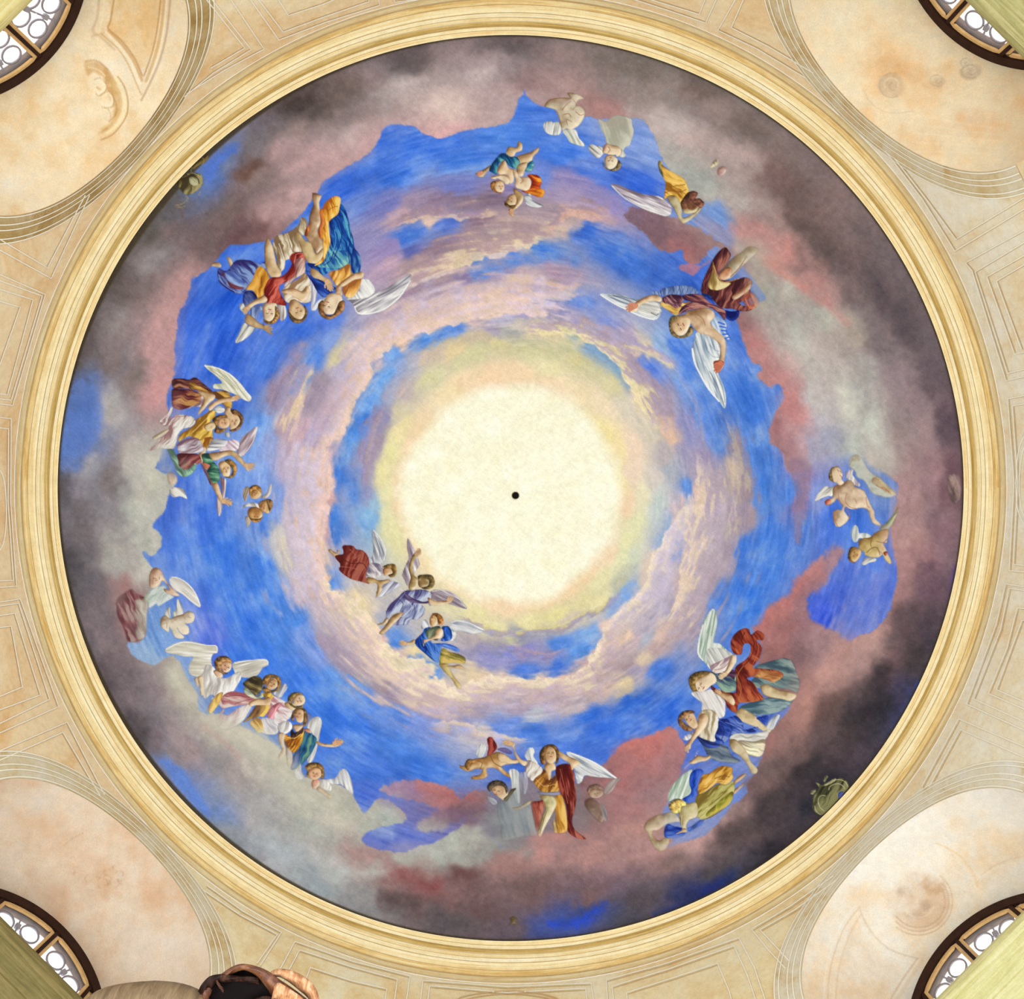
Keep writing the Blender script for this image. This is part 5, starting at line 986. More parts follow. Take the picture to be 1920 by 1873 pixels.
S(SKW, '600 420 660 420 760 450 760 490 710 530 650 600 600 640 640 540 660 480'); S(SK, '700 560 760 510 850 480 920 465 970 450 985 480 940 510 860 520 780 550 720 600'); Hd(940, 480, -10, 60, 16, 1)
S(SK, '860 580 900 560 920 600 990 640 1010 700 980 760 920 790 900 740 890 680 860 640')
H((122, 86, 50), '910 590 960 590 1020 640 1028 700 990 770 930 795 900 780 960 760 1000 700 980 650 930 630')
Fc(948, 705, 46, 20, 0)

fig('painted_angel', 'painted angel in a yellow bodice and white skirt, middle one of the left-hand trio', 250, 650, 4.995)
R('skirt', (214, 206, 196), '245 700 300 660 350 570 370 580 340 680 400 640 480 640 560 660 580 710 540 750 470 770 420 820 390 940 330 960 250 950 150 970 240 870 310 810 330 740 290 740', 130, (150, 110, 110), (242, 240, 232), 1.3)
S((206, 196, 166), '180 850 260 800 320 770 330 790 260 840 200 870', None, .9)
R('bodice', (202, 160, 66), '440 820 520 770 580 720 590 680 660 640 720 600 770 600 760 660 720 700 740 760 740 800 740 870 700 950 640 930 610 880 540 840 490 850 420 890', 130, (140, 96, 30), (242, 210, 104), 1.3)
R('sleeve', (206, 170, 78), '610 880 680 850 740 850 740 900 700 960 640 930', 110, (140, 80, 30), (244, 214, 120), 1.3)
Wg((218, 218, 212), 10, '760 580 800 555 850 575 850 610 790 620'); Wg((210, 210, 206), 90, '850 810 890 795 908 830 890 850 865 830')
S(SK, '640 930 680 950 670 1020 650 1080 700 1060 730 1110 690 1150 650 1110 610 1040 620 980'); S((206, 120, 90), '650 1080 715 1055 730 1115 700 1150 665 1120'); Hd(685, 1075, 60, 80, 14, -1, (210, 130, 100))
S((226, 202, 156), '660 740 740 700 790 730 740 780 690 790')
S((218, 178, 134), '790 700 820 665 870 660 905 700 890 750 840 765 800 745')
H((126, 92, 52), '740 680 800 640 870 640 880 665 820 670 790 710 800 760 850 770 880 770 820 810 760 800 770 740')
Fc(850, 705, 44, -15, 0)
L((140, 80, 30), 1.3, '540 830 600 760 700 720'); L((250, 220, 130), 1.3, '560 800 620 740 700 660'); L((246, 246, 240), 1.8, '250 700 320 640 355 580'); L((130, 90, 90), 1.2, '330 690 390 660 480 650')

fig('painted_angel', 'painted angel in green and maroon with both arms flung wide, lowest of the left-hand trio', 250, 650, 4.995)
Wg((186, 168, 176), 125, '1160 745 1150 820 1120 900 1070 980 1010 1030 970 990 990 920 1020 850 1080 800', (130, 106, 112)); Wg((214, 196, 206), 40, '800 960 860 900 930 870 990 890 980 960 920 980 840 985', (176, 140, 160))
L((236, 228, 228), 1.6, '1155 760 1120 890 1030 1015')
Wg((206, 206, 210), 0, '740 870 820 865 880 880 870 920 800 960 700 980 690 960'); Wg((176, 150, 150), 85, '810 1220 850 1240 870 1250 860 1380 840 1460 820 1560 800 1585 780 1490 790 1400 830 1360', (120, 90, 96))
L((236, 230, 230), 1.8, '860 1240 858 1340 845 1420')
R('skirt', (176, 162, 170), '410 920 480 870 560 850 620 870 650 930 660 980 560 1000 440 1005', 165, (120, 84, 96), (226, 224, 226), 1.2)
R('skirt', (120, 54, 58), '410 1010 520 1000 610 1010 640 1080 600 1100 540 1150 470 1170 420 1120', 150, (74, 26, 32), (170, 110, 100), 1.2)
R('skirt', (112, 150, 128), '320 960 380 970 420 1060 430 1120 500 1150 580 1090 580 1150 530 1200 470 1220 410 1180 380 1100 340 1020', 60, (66, 96, 86), (160, 200, 170), 1.1)
R('bodice', (66, 120, 96), '640 1010 710 1000 740 1060 800 1140 810 1200 790 1280 740 1280 700 1230 690 1160 720 1110 660 1080', 20, (30, 60, 56), (130, 180, 140), 1.4)
R('bodice', (130, 84, 88), '640 1090 690 1170 720 1240 750 1290 720 1290 690 1220 650 1140', 70)
S(SKW, '710 1000 800 985 900 970 960 990 1020 1050 1060 1100 1130 1090 1120 1110 1080 1130 1080 1170 1040 1130 990 1080 920 1020 850 1030 790 1060 740 1060'); Hd(1060, 1110, 10, 80, 20, 1)
S(SK, '735 1290 790 1280 820 1370 850 1430 915 1450 920 1490 880 1470 820 1460 780 1390'); Hd(845, 1448, 10, 82, 18, -1)
S((222, 190, 140), '800 1090 850 1070 900 1100 910 1170 890 1220 840 1210 815 1160')
H((140, 104, 52), '855 1070 900 1052 960 1100 968 1170 930 1225 880 1228 850 1215 900 1215 930 1160 900 1110')
Fc(872, 1150, 52, 25, 0)

fig('painted_cherub_head', 'ghostly pink cherub head with a white wing resting on the pale cloud edge at the left', 250, 650, 4.995)
Wg((226, 222, 212), 40, '350 1330 400 1315 460 1330 490 1380 500 1425 440 1400 380 1410 340 1370')
S((214, 186, 160), '320 1190 360 1175 400 1200 405 1250 370 1290 330 1270', None, .75, .7, 2)

fig('painted_cherub_heads', 'cluster of three winged painted cherub heads in the blue beside the swirling cloud', 250, 650, 4.995)
Wg((190, 168, 142), 110, '1025 1400 1030 1340 1060 1310 1090 1330 1070 1400 1050 1450'); Wg((206, 196, 190), 120, '1200 1400 1250 1370 1270 1310 1295 1290 1290 1360 1260 1410 1210 1420')
Wg((208, 202, 196), 60, '1010 1510 1060 1470 1120 1460 1180 1480 1190 1530 1120 1500 1050 1500'); Wg((196, 176, 156), 95, '1050 1590 1100 1600 1100 1640 1072 1690 1060 1660')
S((196, 150, 84), '1095 1320 1140 1295 1190 1320 1200 1380 1170 1420 1110 1420 1085 1370', 'head'); S((210, 168, 110), '1110 1350 1150 1340 1175 1380 1150 1415 1110 1405', 'head'); Fc(1140, 1375, 34, -75, 0)
S((190, 150, 96), '1180 1460 1240 1430 1295 1440 1300 1500 1270 1560 1220 1550 1180 1510', 'head'); S((214, 164, 112), '1190 1480 1230 1460 1250 1510 1230 1545 1190 1510', 'head'); Fc(1220, 1500, 34, 10, 0)
S((186, 138, 76), '1080 1520 1140 1500 1200 1530 1210 1590 1180 1635 1120 1635 1075 1580', 'head'); Fc(1150, 1585, 36, 95, 0)
H((150, 108, 56), '1090 1320 1140 1293 1190 1318 1202 1370 1175 1350 1130 1330 1095 1360'); H((140, 104, 60), '1250 1430 1298 1440 1302 1500 1275 1545 1262 1500'); H((150, 104, 52), '1080 1590 1120 1640 1180 1638 1210 1590 1180 1610 1120 1610')

# ===== centre left: three angels flying towards the light (375 px study)
fig('painted_angel', 'painted angel in a billowing brick-red skirt flying head down towards the light, first of the central trio', 580, 960, 4.995)
S(SKW, '178 360 200 348 230 370 280 390 275 360 255 358 270 395 250 420 215 400')
Wg((186, 188, 192), 72, '592 165 640 220 690 300 715 370 710 430 690 480 640 490 560 470 590 410 600 330 585 250', (120, 124, 134))
L((245, 245, 242), 1.6, '600 170 660 240 712 350 700 450'); L((96, 100, 112), 1, '610 230 650 330 660 420', .7); L((96, 100, 112), 1, '630 240 680 340 690 420', .6)
Wg((176, 176, 194), 130, '720 650 790 650 860 680 800 720 720 770 620 805 660 740', (120, 116, 136))
R('skirt', (122, 44, 36), '310 320 360 312 410 318 440 350 500 360 550 420 560 500 540 560 530 610 560 670 480 650 400 630 330 590 280 540 290 490 245 430 250 405 320 390', 120, (82, 22, 18), (166, 92, 74), 1.1)
L((176, 110, 92), 1.2, '380 350 430 400 420 440 470 400'); L((170, 100, 84), 1.3, '290 510 380 520 470 540'); L((78, 20, 16), 1.4, '300 430 390 480 500 480 540 540')
R('blouse', (196, 188, 188), '560 490 640 480 690 520 690 570 640 620 560 600 530 590', 60, (110, 100, 120), (236, 232, 226), 1.2)
S((188, 158, 106), '545 610 600 620 660 640 740 630 750 650 680 690 680 730 640 790 625 780 640 700 620 665 560 665 535 640')
S((190, 142, 96), '690 540 730 500 770 530 790 580 740 590 700 590')
H((136, 104, 56), '690 510 740 488 800 490 818 550 800 600 760 610 740 590 780 570 760 530 720 530')

fig('painted_angel', 'painted angel in a grey-blue robe with arms spread and mauve wings, middle one of the central trio', 580, 960, 4.995)
Wg((168, 154, 162), 75, '920 245 965 310 990 370 1020 440 1030 500 990 560 960 640 920 690 895 640 870 590 900 500 930 430 915 340', (116, 100, 112))
Wg((164, 150, 160), 28, '1130 750 1220 725 1310 740 1390 790 1440 850 1475 905 1400 890 1310 860 1220 850 1180 870 1120 870', (116, 100, 112))
L((226, 220, 222), 1.4, '1150 745 1260 730 1370 780 1465 895'); L((215, 205, 205), 1.3, '925 250 970 330 1000 400')
R('robe', (128, 136, 174), '890 740 960 730 1060 725 1130 750 1140 800 1110 850 1040 850 1080 900 1070 960 1000 1010 970 1000 940 1010 920 1050 850 1060 800 1050 850 990 880 940 820 940 760 960 720 990 720 930 760 860 830 800', 130, (68, 60, 108), (196, 204, 218), 1.3)
R('robe', (96, 82, 118), '900 760 960 800 1060 840 1115 830 1110 855 1020 855 940 840 890 800', 15, (56, 44, 80))
S(SKD, '820 950 880 940 840 1000 770 1070 710 1130 680 1150 652 1130 690 1090 740 1020 780 970'); S(SKD, '640 1050 690 1030 720 990 740 1000 720 1045 660 1055')
S((160, 134, 84), '940 730 930 690 950 610 930 540 940 480 960 420 990 380 1035 355 1040 400 985 440 970 520 980 590 1010 620 1020 680 980 730'); Hd(1000, 395, -55, 62, 13, 1, (190, 150, 110))
S(SKW, '1110 800 1180 830 1260 830 1310 820 1290 790 1335 800 1330 840 1270 865 1190 875 1130 860'); Hd(1300, 825, -30, 55, 20, -1)
S((150, 122, 76), '1020 640 1060 600 1120 620 1140 680 1090 710 1030 700', 'head')
H((116, 94, 54), '1015 600 1070 585 1140 590 1172 640 1160 700 1100 725 1050 710 1110 690 1120 640 1070 620 1030 650')
L((60, 50, 96), 1.3, '840 820 880 860 850 930'); L((205, 212, 224), 1.3, '900 830 960 880 900 960 860 980'); L((60, 50, 96), 1.3, '980 870 990 940 970 1000')

fig('painted_angel', 'painted angel in a royal-blue robe with one slender white wing, running up towards the light, last of the central trio', 580, 960, 4.995)
Wg((206, 210, 218), 60, '1060 1020 1090 1010 1115 1060 1100 1090 1060 1110 1050 1070')
Wg((204, 206, 208), 18, '1320 1040 1390 1015 1480 1030 1580 1070 1640 1110 1540 1140 1440 1125 1380 1110 1370 1170 1330 1210 1310 1150', (150, 156, 168))
L((248, 248, 246), 1.8, '1330 1035 1400 1018 1500 1040 1620 1100')
R('robe', (34, 84, 178), '1080 1090 1130 1080 1150 1130 1140 1200 1160 1230 1230 1230 1240 1270 1220 1340 1210 1410 1160 1390 1090 1330 1010 1260 985 1210 1020 1170 1060 1130', 70, (10, 40, 110), (96, 142, 214), 1.2)
R('robe', (38, 92, 190), '1240 1080 1300 1070 1335 1130 1330 1190 1270 1210 1230 1200 1260 1150', 80, (14, 46, 120), (110, 156, 220)); R('robe', (46, 92, 196), '1240 1230 1320 1240 1400 1280 1390 1310 1310 1280 1250 1260', 30, (14, 46, 130), (120, 160, 226))
R('tunic', (84, 98, 76), '1090 1110 1150 1080 1220 1070 1230 1130 1200 1200 1150 1190 1100 1170', 110, (44, 58, 48), (150, 156, 120))
R('skirt', (150, 136, 64), '1240 1280 1320 1310 1400 1330 1460 1370 1450 1420 1360 1410 1290 1420 1220 1430', 30, (90, 84, 40), (214, 186, 104), 1.2)
S(SK, '1180 1110 1230 1085 1255 1120 1230 1180 1170 1190 1090 1220 1070 1260 1065 1200 1100 1190 1170 1160'); S(SKW, '850 1235 890 1215 940 1215 985 1190 985 1230 930 1245 870 1248'); Hd(900, 1230, 190, 62, 20, -1)
S((208, 190, 128), '1220 1430 1290 1420 1320 1480 1370 1560 1420 1620 1410 1655 1380 1640 1330 1560 1270 1500'); S(SKW, '1280 1440 1340 1440 1410 1430 1460 1475 1400 1465 1320 1460')
S((212, 174, 122), '1130 990 1160 955 1200 960 1210 1010 1190 1060 1150 1070 1130 1040')
H((150, 98, 46), '1150 955 1190 945 1240 975 1255 1030 1230 1060 1205 1040 1195 990 1170 970')
L((90, 55, 40), 1.1, '1142 988 1158 990'); L((160, 70, 55), 1.1, '1134 1022 1150 1022'); L((12, 36, 110), 1.4, '1060 1160 1080 1250 1140 1340'); L((110, 150, 220), 1.2, '1180 1240 1190 1320 1200 1400')

# ===== small painted ornaments of the border
fig('painted_cartouche', 'gilt scrolled cartouche painted at the dark lower-right rim, half hidden by the cornice', 1490, 1420, 12.487)
G = (124, 122, 82)
R(None, (84, 84, 52), '430 1010 470 900 560 820 640 720 760 640 880 560 1000 490 1130 490 1230 580 1260 700 1150 830 1000 1000 860 1150 720 1290 620 1350 500 1300 420 1180', 130, (44, 44, 28), (140, 138, 92), 1.2)
R('scroll', (140, 138, 96), '490 590 560 610 640 640 740 610 860 540 960 490 960 540 860 610 740 660 640 690 590 760 540 860 480 980 450 1120 430 1000 450 880 540 780 560 690', 130, (80, 80, 48), (200, 196, 150))
R('scroll', (150, 148, 110), '365 830 400 770 480 740 500 780 460 840 400 870', 20); R('scroll', (120, 118, 84), '650 540 690 500 700 450 750 420 780 450 740 520 700 580', 110)
for t in ('550 1100 560 960 640 890 720 900', '470 1140 500 1250 600 1340', '560 1060 600 1180 690 1250', '800 760 820 690 920 630 1040 620 1140 680 1170 740', '880 540 1040 520 1180 570 1240 680'): L((206, 200, 156), 1.4, t)
R('boss', (58, 66, 120), '1010 880 1050 800 1120 790 1150 830 1090 920 1040 960', 0, (40, 44, 90)); L((170, 168, 124), 1.1, '1000 920 1030 810 1130 780')
fig('painted_cartouche', 'gilt shell cartouche painted at the upper-left rim, half hidden by the cornice', 280, 260, 13.379)
R(None, (112, 98, 48), '700 1060 840 960 1000 900 1150 860 1300 900 1340 1010 1330 1150 1240 1260 1080 1380 900 1400 800 1300 720 1180', 120, (62, 50, 24), (170, 158, 100), 1.2, .9, 1.5)
R('boss', (150, 146, 104), '1000 980 1100 960 1200 1040 1220 1150 1120 1180 1020 1120', 40, (96, 92, 60), (196, 190, 150))
L((50, 42, 24), 1.8, '980 930 1100 920 1220 1010 1250 1120'); L((196, 180, 130), 1.2, '960 890 1120 870 1280 960'); L((190, 170, 110), 1.4, '1240 1170 1180 1280 1060 1370'); L((176, 160, 90), 1.3, '920 1450 970 1480 930 1560 800 1640 650 1680', .8); L((170, 150, 90), 1.3, '660 1700 760 1720 900 1690', .7); L((190, 170, 110), 1.3, '1280 1320 1230 1420', .7)
R('scroll', (90, 74, 34), '1100 760 1040 720 1240 520 1360 460 1480 380 1480 500 1380 600 1240 680', 140, (50, 40, 20), (150, 130, 70), 1, .9, 1.5)
L((170, 150, 90), 1.2, '1280 480 1360 500 1360 600 1320 660'); L((160, 130, 80), 1.2, '1070 690 1050 800 1000 900 760 1000')
fig('painted_cartouche', 'small faint gilt ornament painted at the right-hand rim', 0, 0, 1)
L((170, 150, 120), 1.4, '1780 890 1790 900 1785 915 1795 930', .6); R(None, (150, 128, 118), '1776 898 1786 888 1798 892 1802 910 1800 935 1790 945 1780 930', 80, None, None, 1, .6, 2); L((176, 160, 110), 1.2, '1782 900 1796 905 1790 920 1800 930', .7)
fig('painted_cross_keys', 'tiny gilt crossed motif painted above the cornice at the bottom rim', 0, 0, 1)
R(None, (120, 104, 52), '955 1722 962 1718 969 1722 966 1728 970 1734 962 1731 953 1735 958 1728', 0, (80, 66, 40), (170, 150, 80), 1, .8, 1)

# ---- veils of cloud that drift over the lowest parts of some figures
def veil(cx, cy, rx, ry, col, a, rot=0.0):
    x0, x1 = int(max(0, cx - rx * 2)), int(min(PW, cx + rx * 2)); y0, y1 = int(max(0, cy - rx * 2)), int(min(PH, cy + rx * 2))
    sl = (slice(y0, y1), slice(x0, x1)); c_, s_ = math.cos(math.radians(rot)), math.sin(math.radians(rot))
    dx = XX[sl] - cx; dy = YY[sl] - cy; u = (dx * c_ + dy * s_) / rx; v = (-dx * s_ + dy * c_) / ry
    m = np.exp(-(u * u + v * v) * 1.6) * a * np.clip(.85 + NB[sl] * .5, 0, 1.2); m = np.clip(m, 0, 1)
    IMG[sl] = IMG[sl] * (1 - m[..., None]) + C3(col) * (1 + NB[sl] * .05 + N3[sl] * .025)[..., None] * m[..., None]


PM = (202, 198, 178)
for v_ in ((360, 1300, 46, 24, PM, .85, 35), (400, 1352, 44, 20, PM, .8, 20), (430, 1370, 50, 22, (206, 198, 182), .85, 15), (470, 1380, 46, 22, PM, .85, 20), (505, 1400, 44, 26, PM, .8, 40), (535, 1440, 34, 24, PM, .85, 40), (585, 1478, 36, 18, PM, .7, 20), (610, 1492, 40, 14, PM, .7, 20), (330, 1262, 30, 20, (206, 204, 184), .7, 60),
           (300, 850, 30, 22, (200, 196, 184), .75, 70), (312, 880, 22, 14, (200, 196, 178), .6, 0), (345, 868, 16, 12, (170, 185, 165), .35, 0),
           (250, 1170, 18, 40, (160, 140, 138), .35, 0), (225, 1120, 22, 34, (160, 148, 142), .5, 0), (262, 1085, 22, 20, (204, 204, 190), .6, 0),
           (930, 1540, 44, 40, (140, 152, 152), .75, 0), (970, 1530, 30, 44, (142, 150, 150), .55, 0), (945, 1575, 40, 18, (150, 150, 146), .7, 0), (1050, 1570, 44, 12, (196, 138, 130), .7, 0), (1110, 1530, 34, 34, (140, 122, 120), .5, 0), (1130, 1490, 30, 30, (150, 122, 118), .45, 0), (1010, 1572, 24, 12, (190, 140, 132), .7, 0),
           (1410, 480, 34, 30, (178, 172, 156), .7, -40), (1425, 520, 26, 40, (180, 174, 158), .65, 0), (1400, 455, 24, 20, (172, 156, 148), .6, 0), (1425, 560, 18, 30, (176, 170, 150), .5, 0),
           (1228, 1540, 30, 18, (186, 150, 140), .45, 40), (1260, 1590, 26, 12, (196, 152, 144), .6, -20), (1660, 1010, 14, 40, (190, 140, 136), .6, 0), (1640, 880, 30, 26, (198, 196, 178), .45, 0), (1500, 1270, 18, 40, (190, 140, 130), .55, 40), (1440, 1400, 14, 50, (170, 118, 110), .5, 20), (1405, 1466, 20, 14, (120, 92, 92), .6, -40),
           (1160, 230, 40, 12, (180, 160, 150), .4, 0), (1060, 190, 30, 10, (190, 165, 155), .35, 0), (760, 1590, 60, 14, (176, 160, 176), .5, 0), (740, 1500, 40, 14, (130, 130, 190), .4, 0), (850, 1530, 50, 16, (130, 105, 135), .5, 10),
           (330, 760, 14, 50, (205, 160, 152), .5, 0), (316, 720, 10, 30, (208, 160, 152), .5, 0), (500, 440, 60, 8, (150, 112, 110), .4, -12), (420, 500, 20, 10, (80, 115, 200), .2, 0)):
    veil(*v_)
# ---------------------------------------------------------------- helpers
def lin(c):
    c = np.asarray(c, np.float32)
    return np.where(c <= 0.04045, c / 12.92, ((np.maximum(c, 0) + 0.055) / 1.055) ** 2.4)


def rgb(r, g, b, k=1.0):
    v = lin(np.array([r, g, b]) / 255.0) * k
    return (float(v[0]), float(v[1]), float(v[2]), 1.0)


PAINT_K = 0.86                                # plaster and pigment never reflect everything


def mesh_obj(name, V, Fc_, mat, parent=None, cols=None, smooth=True, loc=None, uv=None):
    V = np.asarray(V, np.float32).reshape(-1, 3)
    me = bpy.data.meshes.new(name)
    if isinstance(Fc_, np.ndarray) and Fc_.ndim == 2:
        n, k_ = Fc_.shape
        me.vertices.add(len(V)); me.vertices.foreach_set('co', V.ravel())
        me.loops.add(n * k_); me.loops.foreach_set('vertex_index', Fc_.ravel().astype(np.int32))
        me.polygons.add(n)
        me.polygons.foreach_set('loop_start', np.arange(0, n * k_, k_, dtype=np.int32))
        me.polygons.foreach_set('loop_total', np.full(n, k_, np.int32))
        me.update(calc_edges=True)
    else:
        me.from_pydata([tuple(map(float, v)) for v in V], [], [tuple(int(i) for i in f) for f in Fc_])
        me.update()
    me.polygons.foreach_set('use_smooth', np.full(len(me.polygons), bool(smooth)))
    if cols is not None:
        at = me.color_attributes.new('paint', 'FLOAT_COLOR', 'POINT')
        c4 = np.ones((len(V), 4), np.float32); c4[:, :3] = cols
        at.data.foreach_set('color', c4.ravel())
    if uv is not None:
        ul = me.uv_layers.new(name='along')
        li = np.zeros(len(me.loops), np.int32); me.loops.foreach_get('vertex_index', li)
        ul.data.foreach_set('uv', np.asarray(uv, np.float32)[li].ravel())
    if mat: me.materials.append(mat)
    o = bpy.data.objects.new(name, me); COL.objects.link(o)
    if parent is not None: o.parent = parent
    return o


def tag(o, label=None, cat=None, kind=None, group=None):
    if label: o['label'] = label
    if cat: o['category'] = cat
    if kind: o['kind'] = kind
    if group: o['group'] = group
    return o


def empty(name, loc=(0, 0, 0)):
    o = bpy.data.objects.new(name, None); COL.objects.link(o); o.location = loc
    return o


class NT:
    def __init__(s, name):
        s.m = bpy.data.materials.new(name); s.m.use_nodes = True; s.t = s.m.node_tree
        s.b = s.t.nodes['Principled BSDF']; s.b.inputs['Roughness'].default_value = 0.9
        s.b.inputs['Specular IOR Level'].default_value = 0.15
    def n(s, ty, **kw):
        nd = s.t.nodes.new(ty)
        for k_, v in kw.items():
            if k_ in nd.inputs: nd.inputs[k_].default_value = v
            else: setattr(nd, k_, v)
        return nd
    def l(s, a, b): s.t.links.new(a, b)
    def coord(s, scale=(1, 1, 1), kind='Object'):
        tc = s.n('ShaderNodeTexCoord'); mp = s.n('ShaderNodeMapping'); mp.inputs['Scale'].default_value = scale
        s.l(tc.outputs[kind], mp.inputs['Vector']); return mp.outputs['Vector']
    def noise(s, vec, scale, detail=4, rough=.6, dist=0.0):
        nd = s.n('ShaderNodeTexNoise'); nd.inputs['Scale'].default_value = scale; nd.inputs['Detail'].default_value = detail
        nd.inputs['Roughness'].default_value = rough; nd.inputs['Distortion'].default_value = dist
        s.l(vec, nd.inputs['Vector']); return nd.outputs['Fac']
    def ramp(s, fac, stops):
        nd = s.n('ShaderNodeValToRGB'); cr = nd.color_ramp
        while len(cr.elements) < len(stops): cr.elements.new(.5)
        for e, (p, c) in zip(cr.elements, stops): e.position = p; e.color = c
        s.l(fac, nd.inputs['Fac']); return nd.outputs['Color']
    def mix(s, fac, a, b, mode='MIX'):
        nd = s.n('ShaderNodeMix', data_type='RGBA', blend_type=mode)
        for sock, v in ((nd.inputs[0], fac), (nd.inputs[6], a), (nd.inputs[7], b)):
            if isinstance(v, (int, float)): sock.default_value = v
            elif isinstance(v, tuple): sock.default_value = v
            else: s.l(v, sock)
        return nd.outputs[2]
    def bump(s, h, strength=.2, dist=.01):
        nd = s.n('ShaderNodeBump'); nd.inputs['Strength'].default_value = strength; nd.inputs['Distance'].default_value = dist
        s.l(h, nd.inputs['Height']); s.l(nd.outputs['Normal'], s.b.inputs['Normal'])


def plaster(name, cols, k=1.0, scale=1.6, fine=0.06, stops=(.30, .5, .72), uv=None):
    """stained limewash: three tones blown together by noise; uv stretches the stains along a moulding"""
    t = NT(name)
    if uv: v = t.coord(uv, 'UV')
    else: v = t.coord()
    f = t.noise(v, scale, 6, .68, .6)
    c = t.ramp(f, [(p, rgb(*q, k)) for p, q in zip(stops, cols)])
    f2 = t.noise(t.coord((1, 1, 1)), scale * 9, 5, .7)
    c = t.mix(.55, c, t.ramp(f2, [(.3, (.80, .76, .68, 1)), (.62, (1.0, 1.0, 1.0, 1))]), 'MULTIPLY')
    f3 = t.noise(t.coord((1, 1, 1)), 70, 3, .6)
    c = t.mix(fine * 4, c, t.ramp(f3, [(.3, (.72, .72, .72, 1)), (.7, (1.16, 1.16, 1.16, 1))]), 'MULTIPLY')
    t.l(c, t.b.inputs['Base Color']); t.bump(f3, .12, .006)
    return t.m


def plain(name, c, rough=.8, var=.25, scale=20, stretch=(1, 1, 1), metal=0.0):
    t = NT(name); f = t.noise(t.coord(stretch), scale, 5, .65)
    a = np.array(rgb(*c)[:3])
    t.l(t.ramp(f, [(.25, (*[float(x) for x in a * (1 - var)], 1)), (.75, (*[float(x) for x in np.minimum(a * (1 + var), 1)], 1))]), t.b.inputs['Base Color'])
    t.b.inputs['Roughness'].default_value = rough; t.b.inputs['Metallic'].default_value = metal
    t.bump(f, .15, .004)
    return t.m


def glow(name, c, strength):
    t = NT(name); t.b.inputs['Base Color'].default_value = (.8, .8, .8, 1)
    f = t.noise(t.coord(), 6, 3)
    t.l(t.ramp(f, [(.3, (.93, .93, .96, 1)), (.7, (1, 1, 1, 1))]), t.b.inputs['Emission Color'])
    t.b.inputs['Emission Strength'].default_value = strength
    return t.m


def fresco_mat():
    t = NT('fresco')
    at = t.n('ShaderNodeAttribute'); at.attribute_name = 'paint'
    f = t.noise(t.coord(), 95, 3, .7); f2 = t.noise(t.coord(), 14, 5, .7)
    c = t.mix(.5, at.outputs['Color'], t.ramp(f, [(.28, (.80, .80, .80, 1)), (.72, (1.2, 1.2, 1.2, 1))]), 'MULTIPLY')
    c = t.mix(.35, c, t.ramp(f2, [(.3, (.86, .86, .86, 1)), (.7, (1.12, 1.12, 1.12, 1))]), 'MULTIPLY')
    t.l(c, t.b.inputs['Base Color']); t.bump(f, .08, .004)
    return t.m


# ---------------------------------------------------------------- geometry of the rotunda
ZR = 8.82                                     # height of the cornice lip above the camera
AX, AY = (957.5 - 960) / F * ZR, (915 - 936.5) / F * ZR      # axis of the rotunda
RD, HD = 5.3, 2.6                             # dome: part of a flattened spheroid
C0 = math.sqrt(1 - (5.06 / RD) ** 2)
Z0 = ZR + 0.05 - HD * C0
RW = 5.14                                     # radius of the drum wall


def ray(px, py):
    return (np.asarray(px, np.float64) - 960) / F, (np.asarray(py, np.float64) - 936.5) / F


def on_dome(px, py, k=1.0):
    dx, dy = ray(px, py)
    A = (dx * dx + dy * dy) / RD ** 2 + 1 / HD ** 2
    B = -2 * ((dx * AX + dy * AY) / RD ** 2 + Z0 / HD ** 2)
    Cc = (AX * AX + AY * AY) / RD ** 2 + Z0 * Z0 / HD ** 2 - 1
    t = (-B + np.sqrt(np.maximum(B * B - 4 * A * Cc, 0))) / (2 * A) * k
    return np.stack([dx * t, dy * t, CZ + t], -1)


def on_wall(px, py, k=1.0):
    dx, dy = ray(px, py)
    A = dx * dx + dy * dy; B = -2 * (dx * AX + dy * AY); Cc = AX * AX + AY * AY - RW * RW
    t = (-B + np.sqrt(B * B - 4 * A * Cc)) / (2 * A) * k
    return np.stack([dx * t, dy * t, CZ + t], -1)


# ---------------------------------------------------------------- the dome and its fresco
FR = fresco_mat()
COLS = lin(np.clip(IMG, 0, 1)).astype(np.float32) * PAINT_K
# plan cells of 2 units, sorted into the plain sky and the painted clouds
lab = np.zeros((PH, PW), np.uint8); best = np.zeros((PH, PW), np.float32)
for k_ in range(4):
    w_ = blur((LABBG == k_).astype(np.float32), 5)
    lab[w_ > best] = k_; best = np.maximum(best, w_)
st = 2
gy, gx = np.mgrid[40:1790:st, 90:1830:st]
H_, W_ = gy.shape
inside = np.hypot(gx + 1 + .5 - 957.5, gy + 1 + .5 - 915) < 855.5
GP = on_dome(gx.ravel() + .5, gy.ravel() + .5)
GC = COLS[gy.ravel(), gx.ravel()]
idx = np.arange(H_ * W_).reshape(H_, W_)
quads = np.stack([idx[:-1, :-1], idx[1:, :-1], idx[1:, 1:], idx[:-1, 1:]], -1)[inside[:-1, :-1]]
qlab = lab[gy[:-1, :-1], gx[:-1, :-1]][inside[:-1, :-1]]


def sub_mesh(name, P, Cc, Q, parent, mat):
    u, inv = np.unique(Q.ravel(), return_inverse=True)
    return mesh_obj(name, P[u], inv.reshape(-1, 4).astype(np.int32), mat, parent, Cc[u])


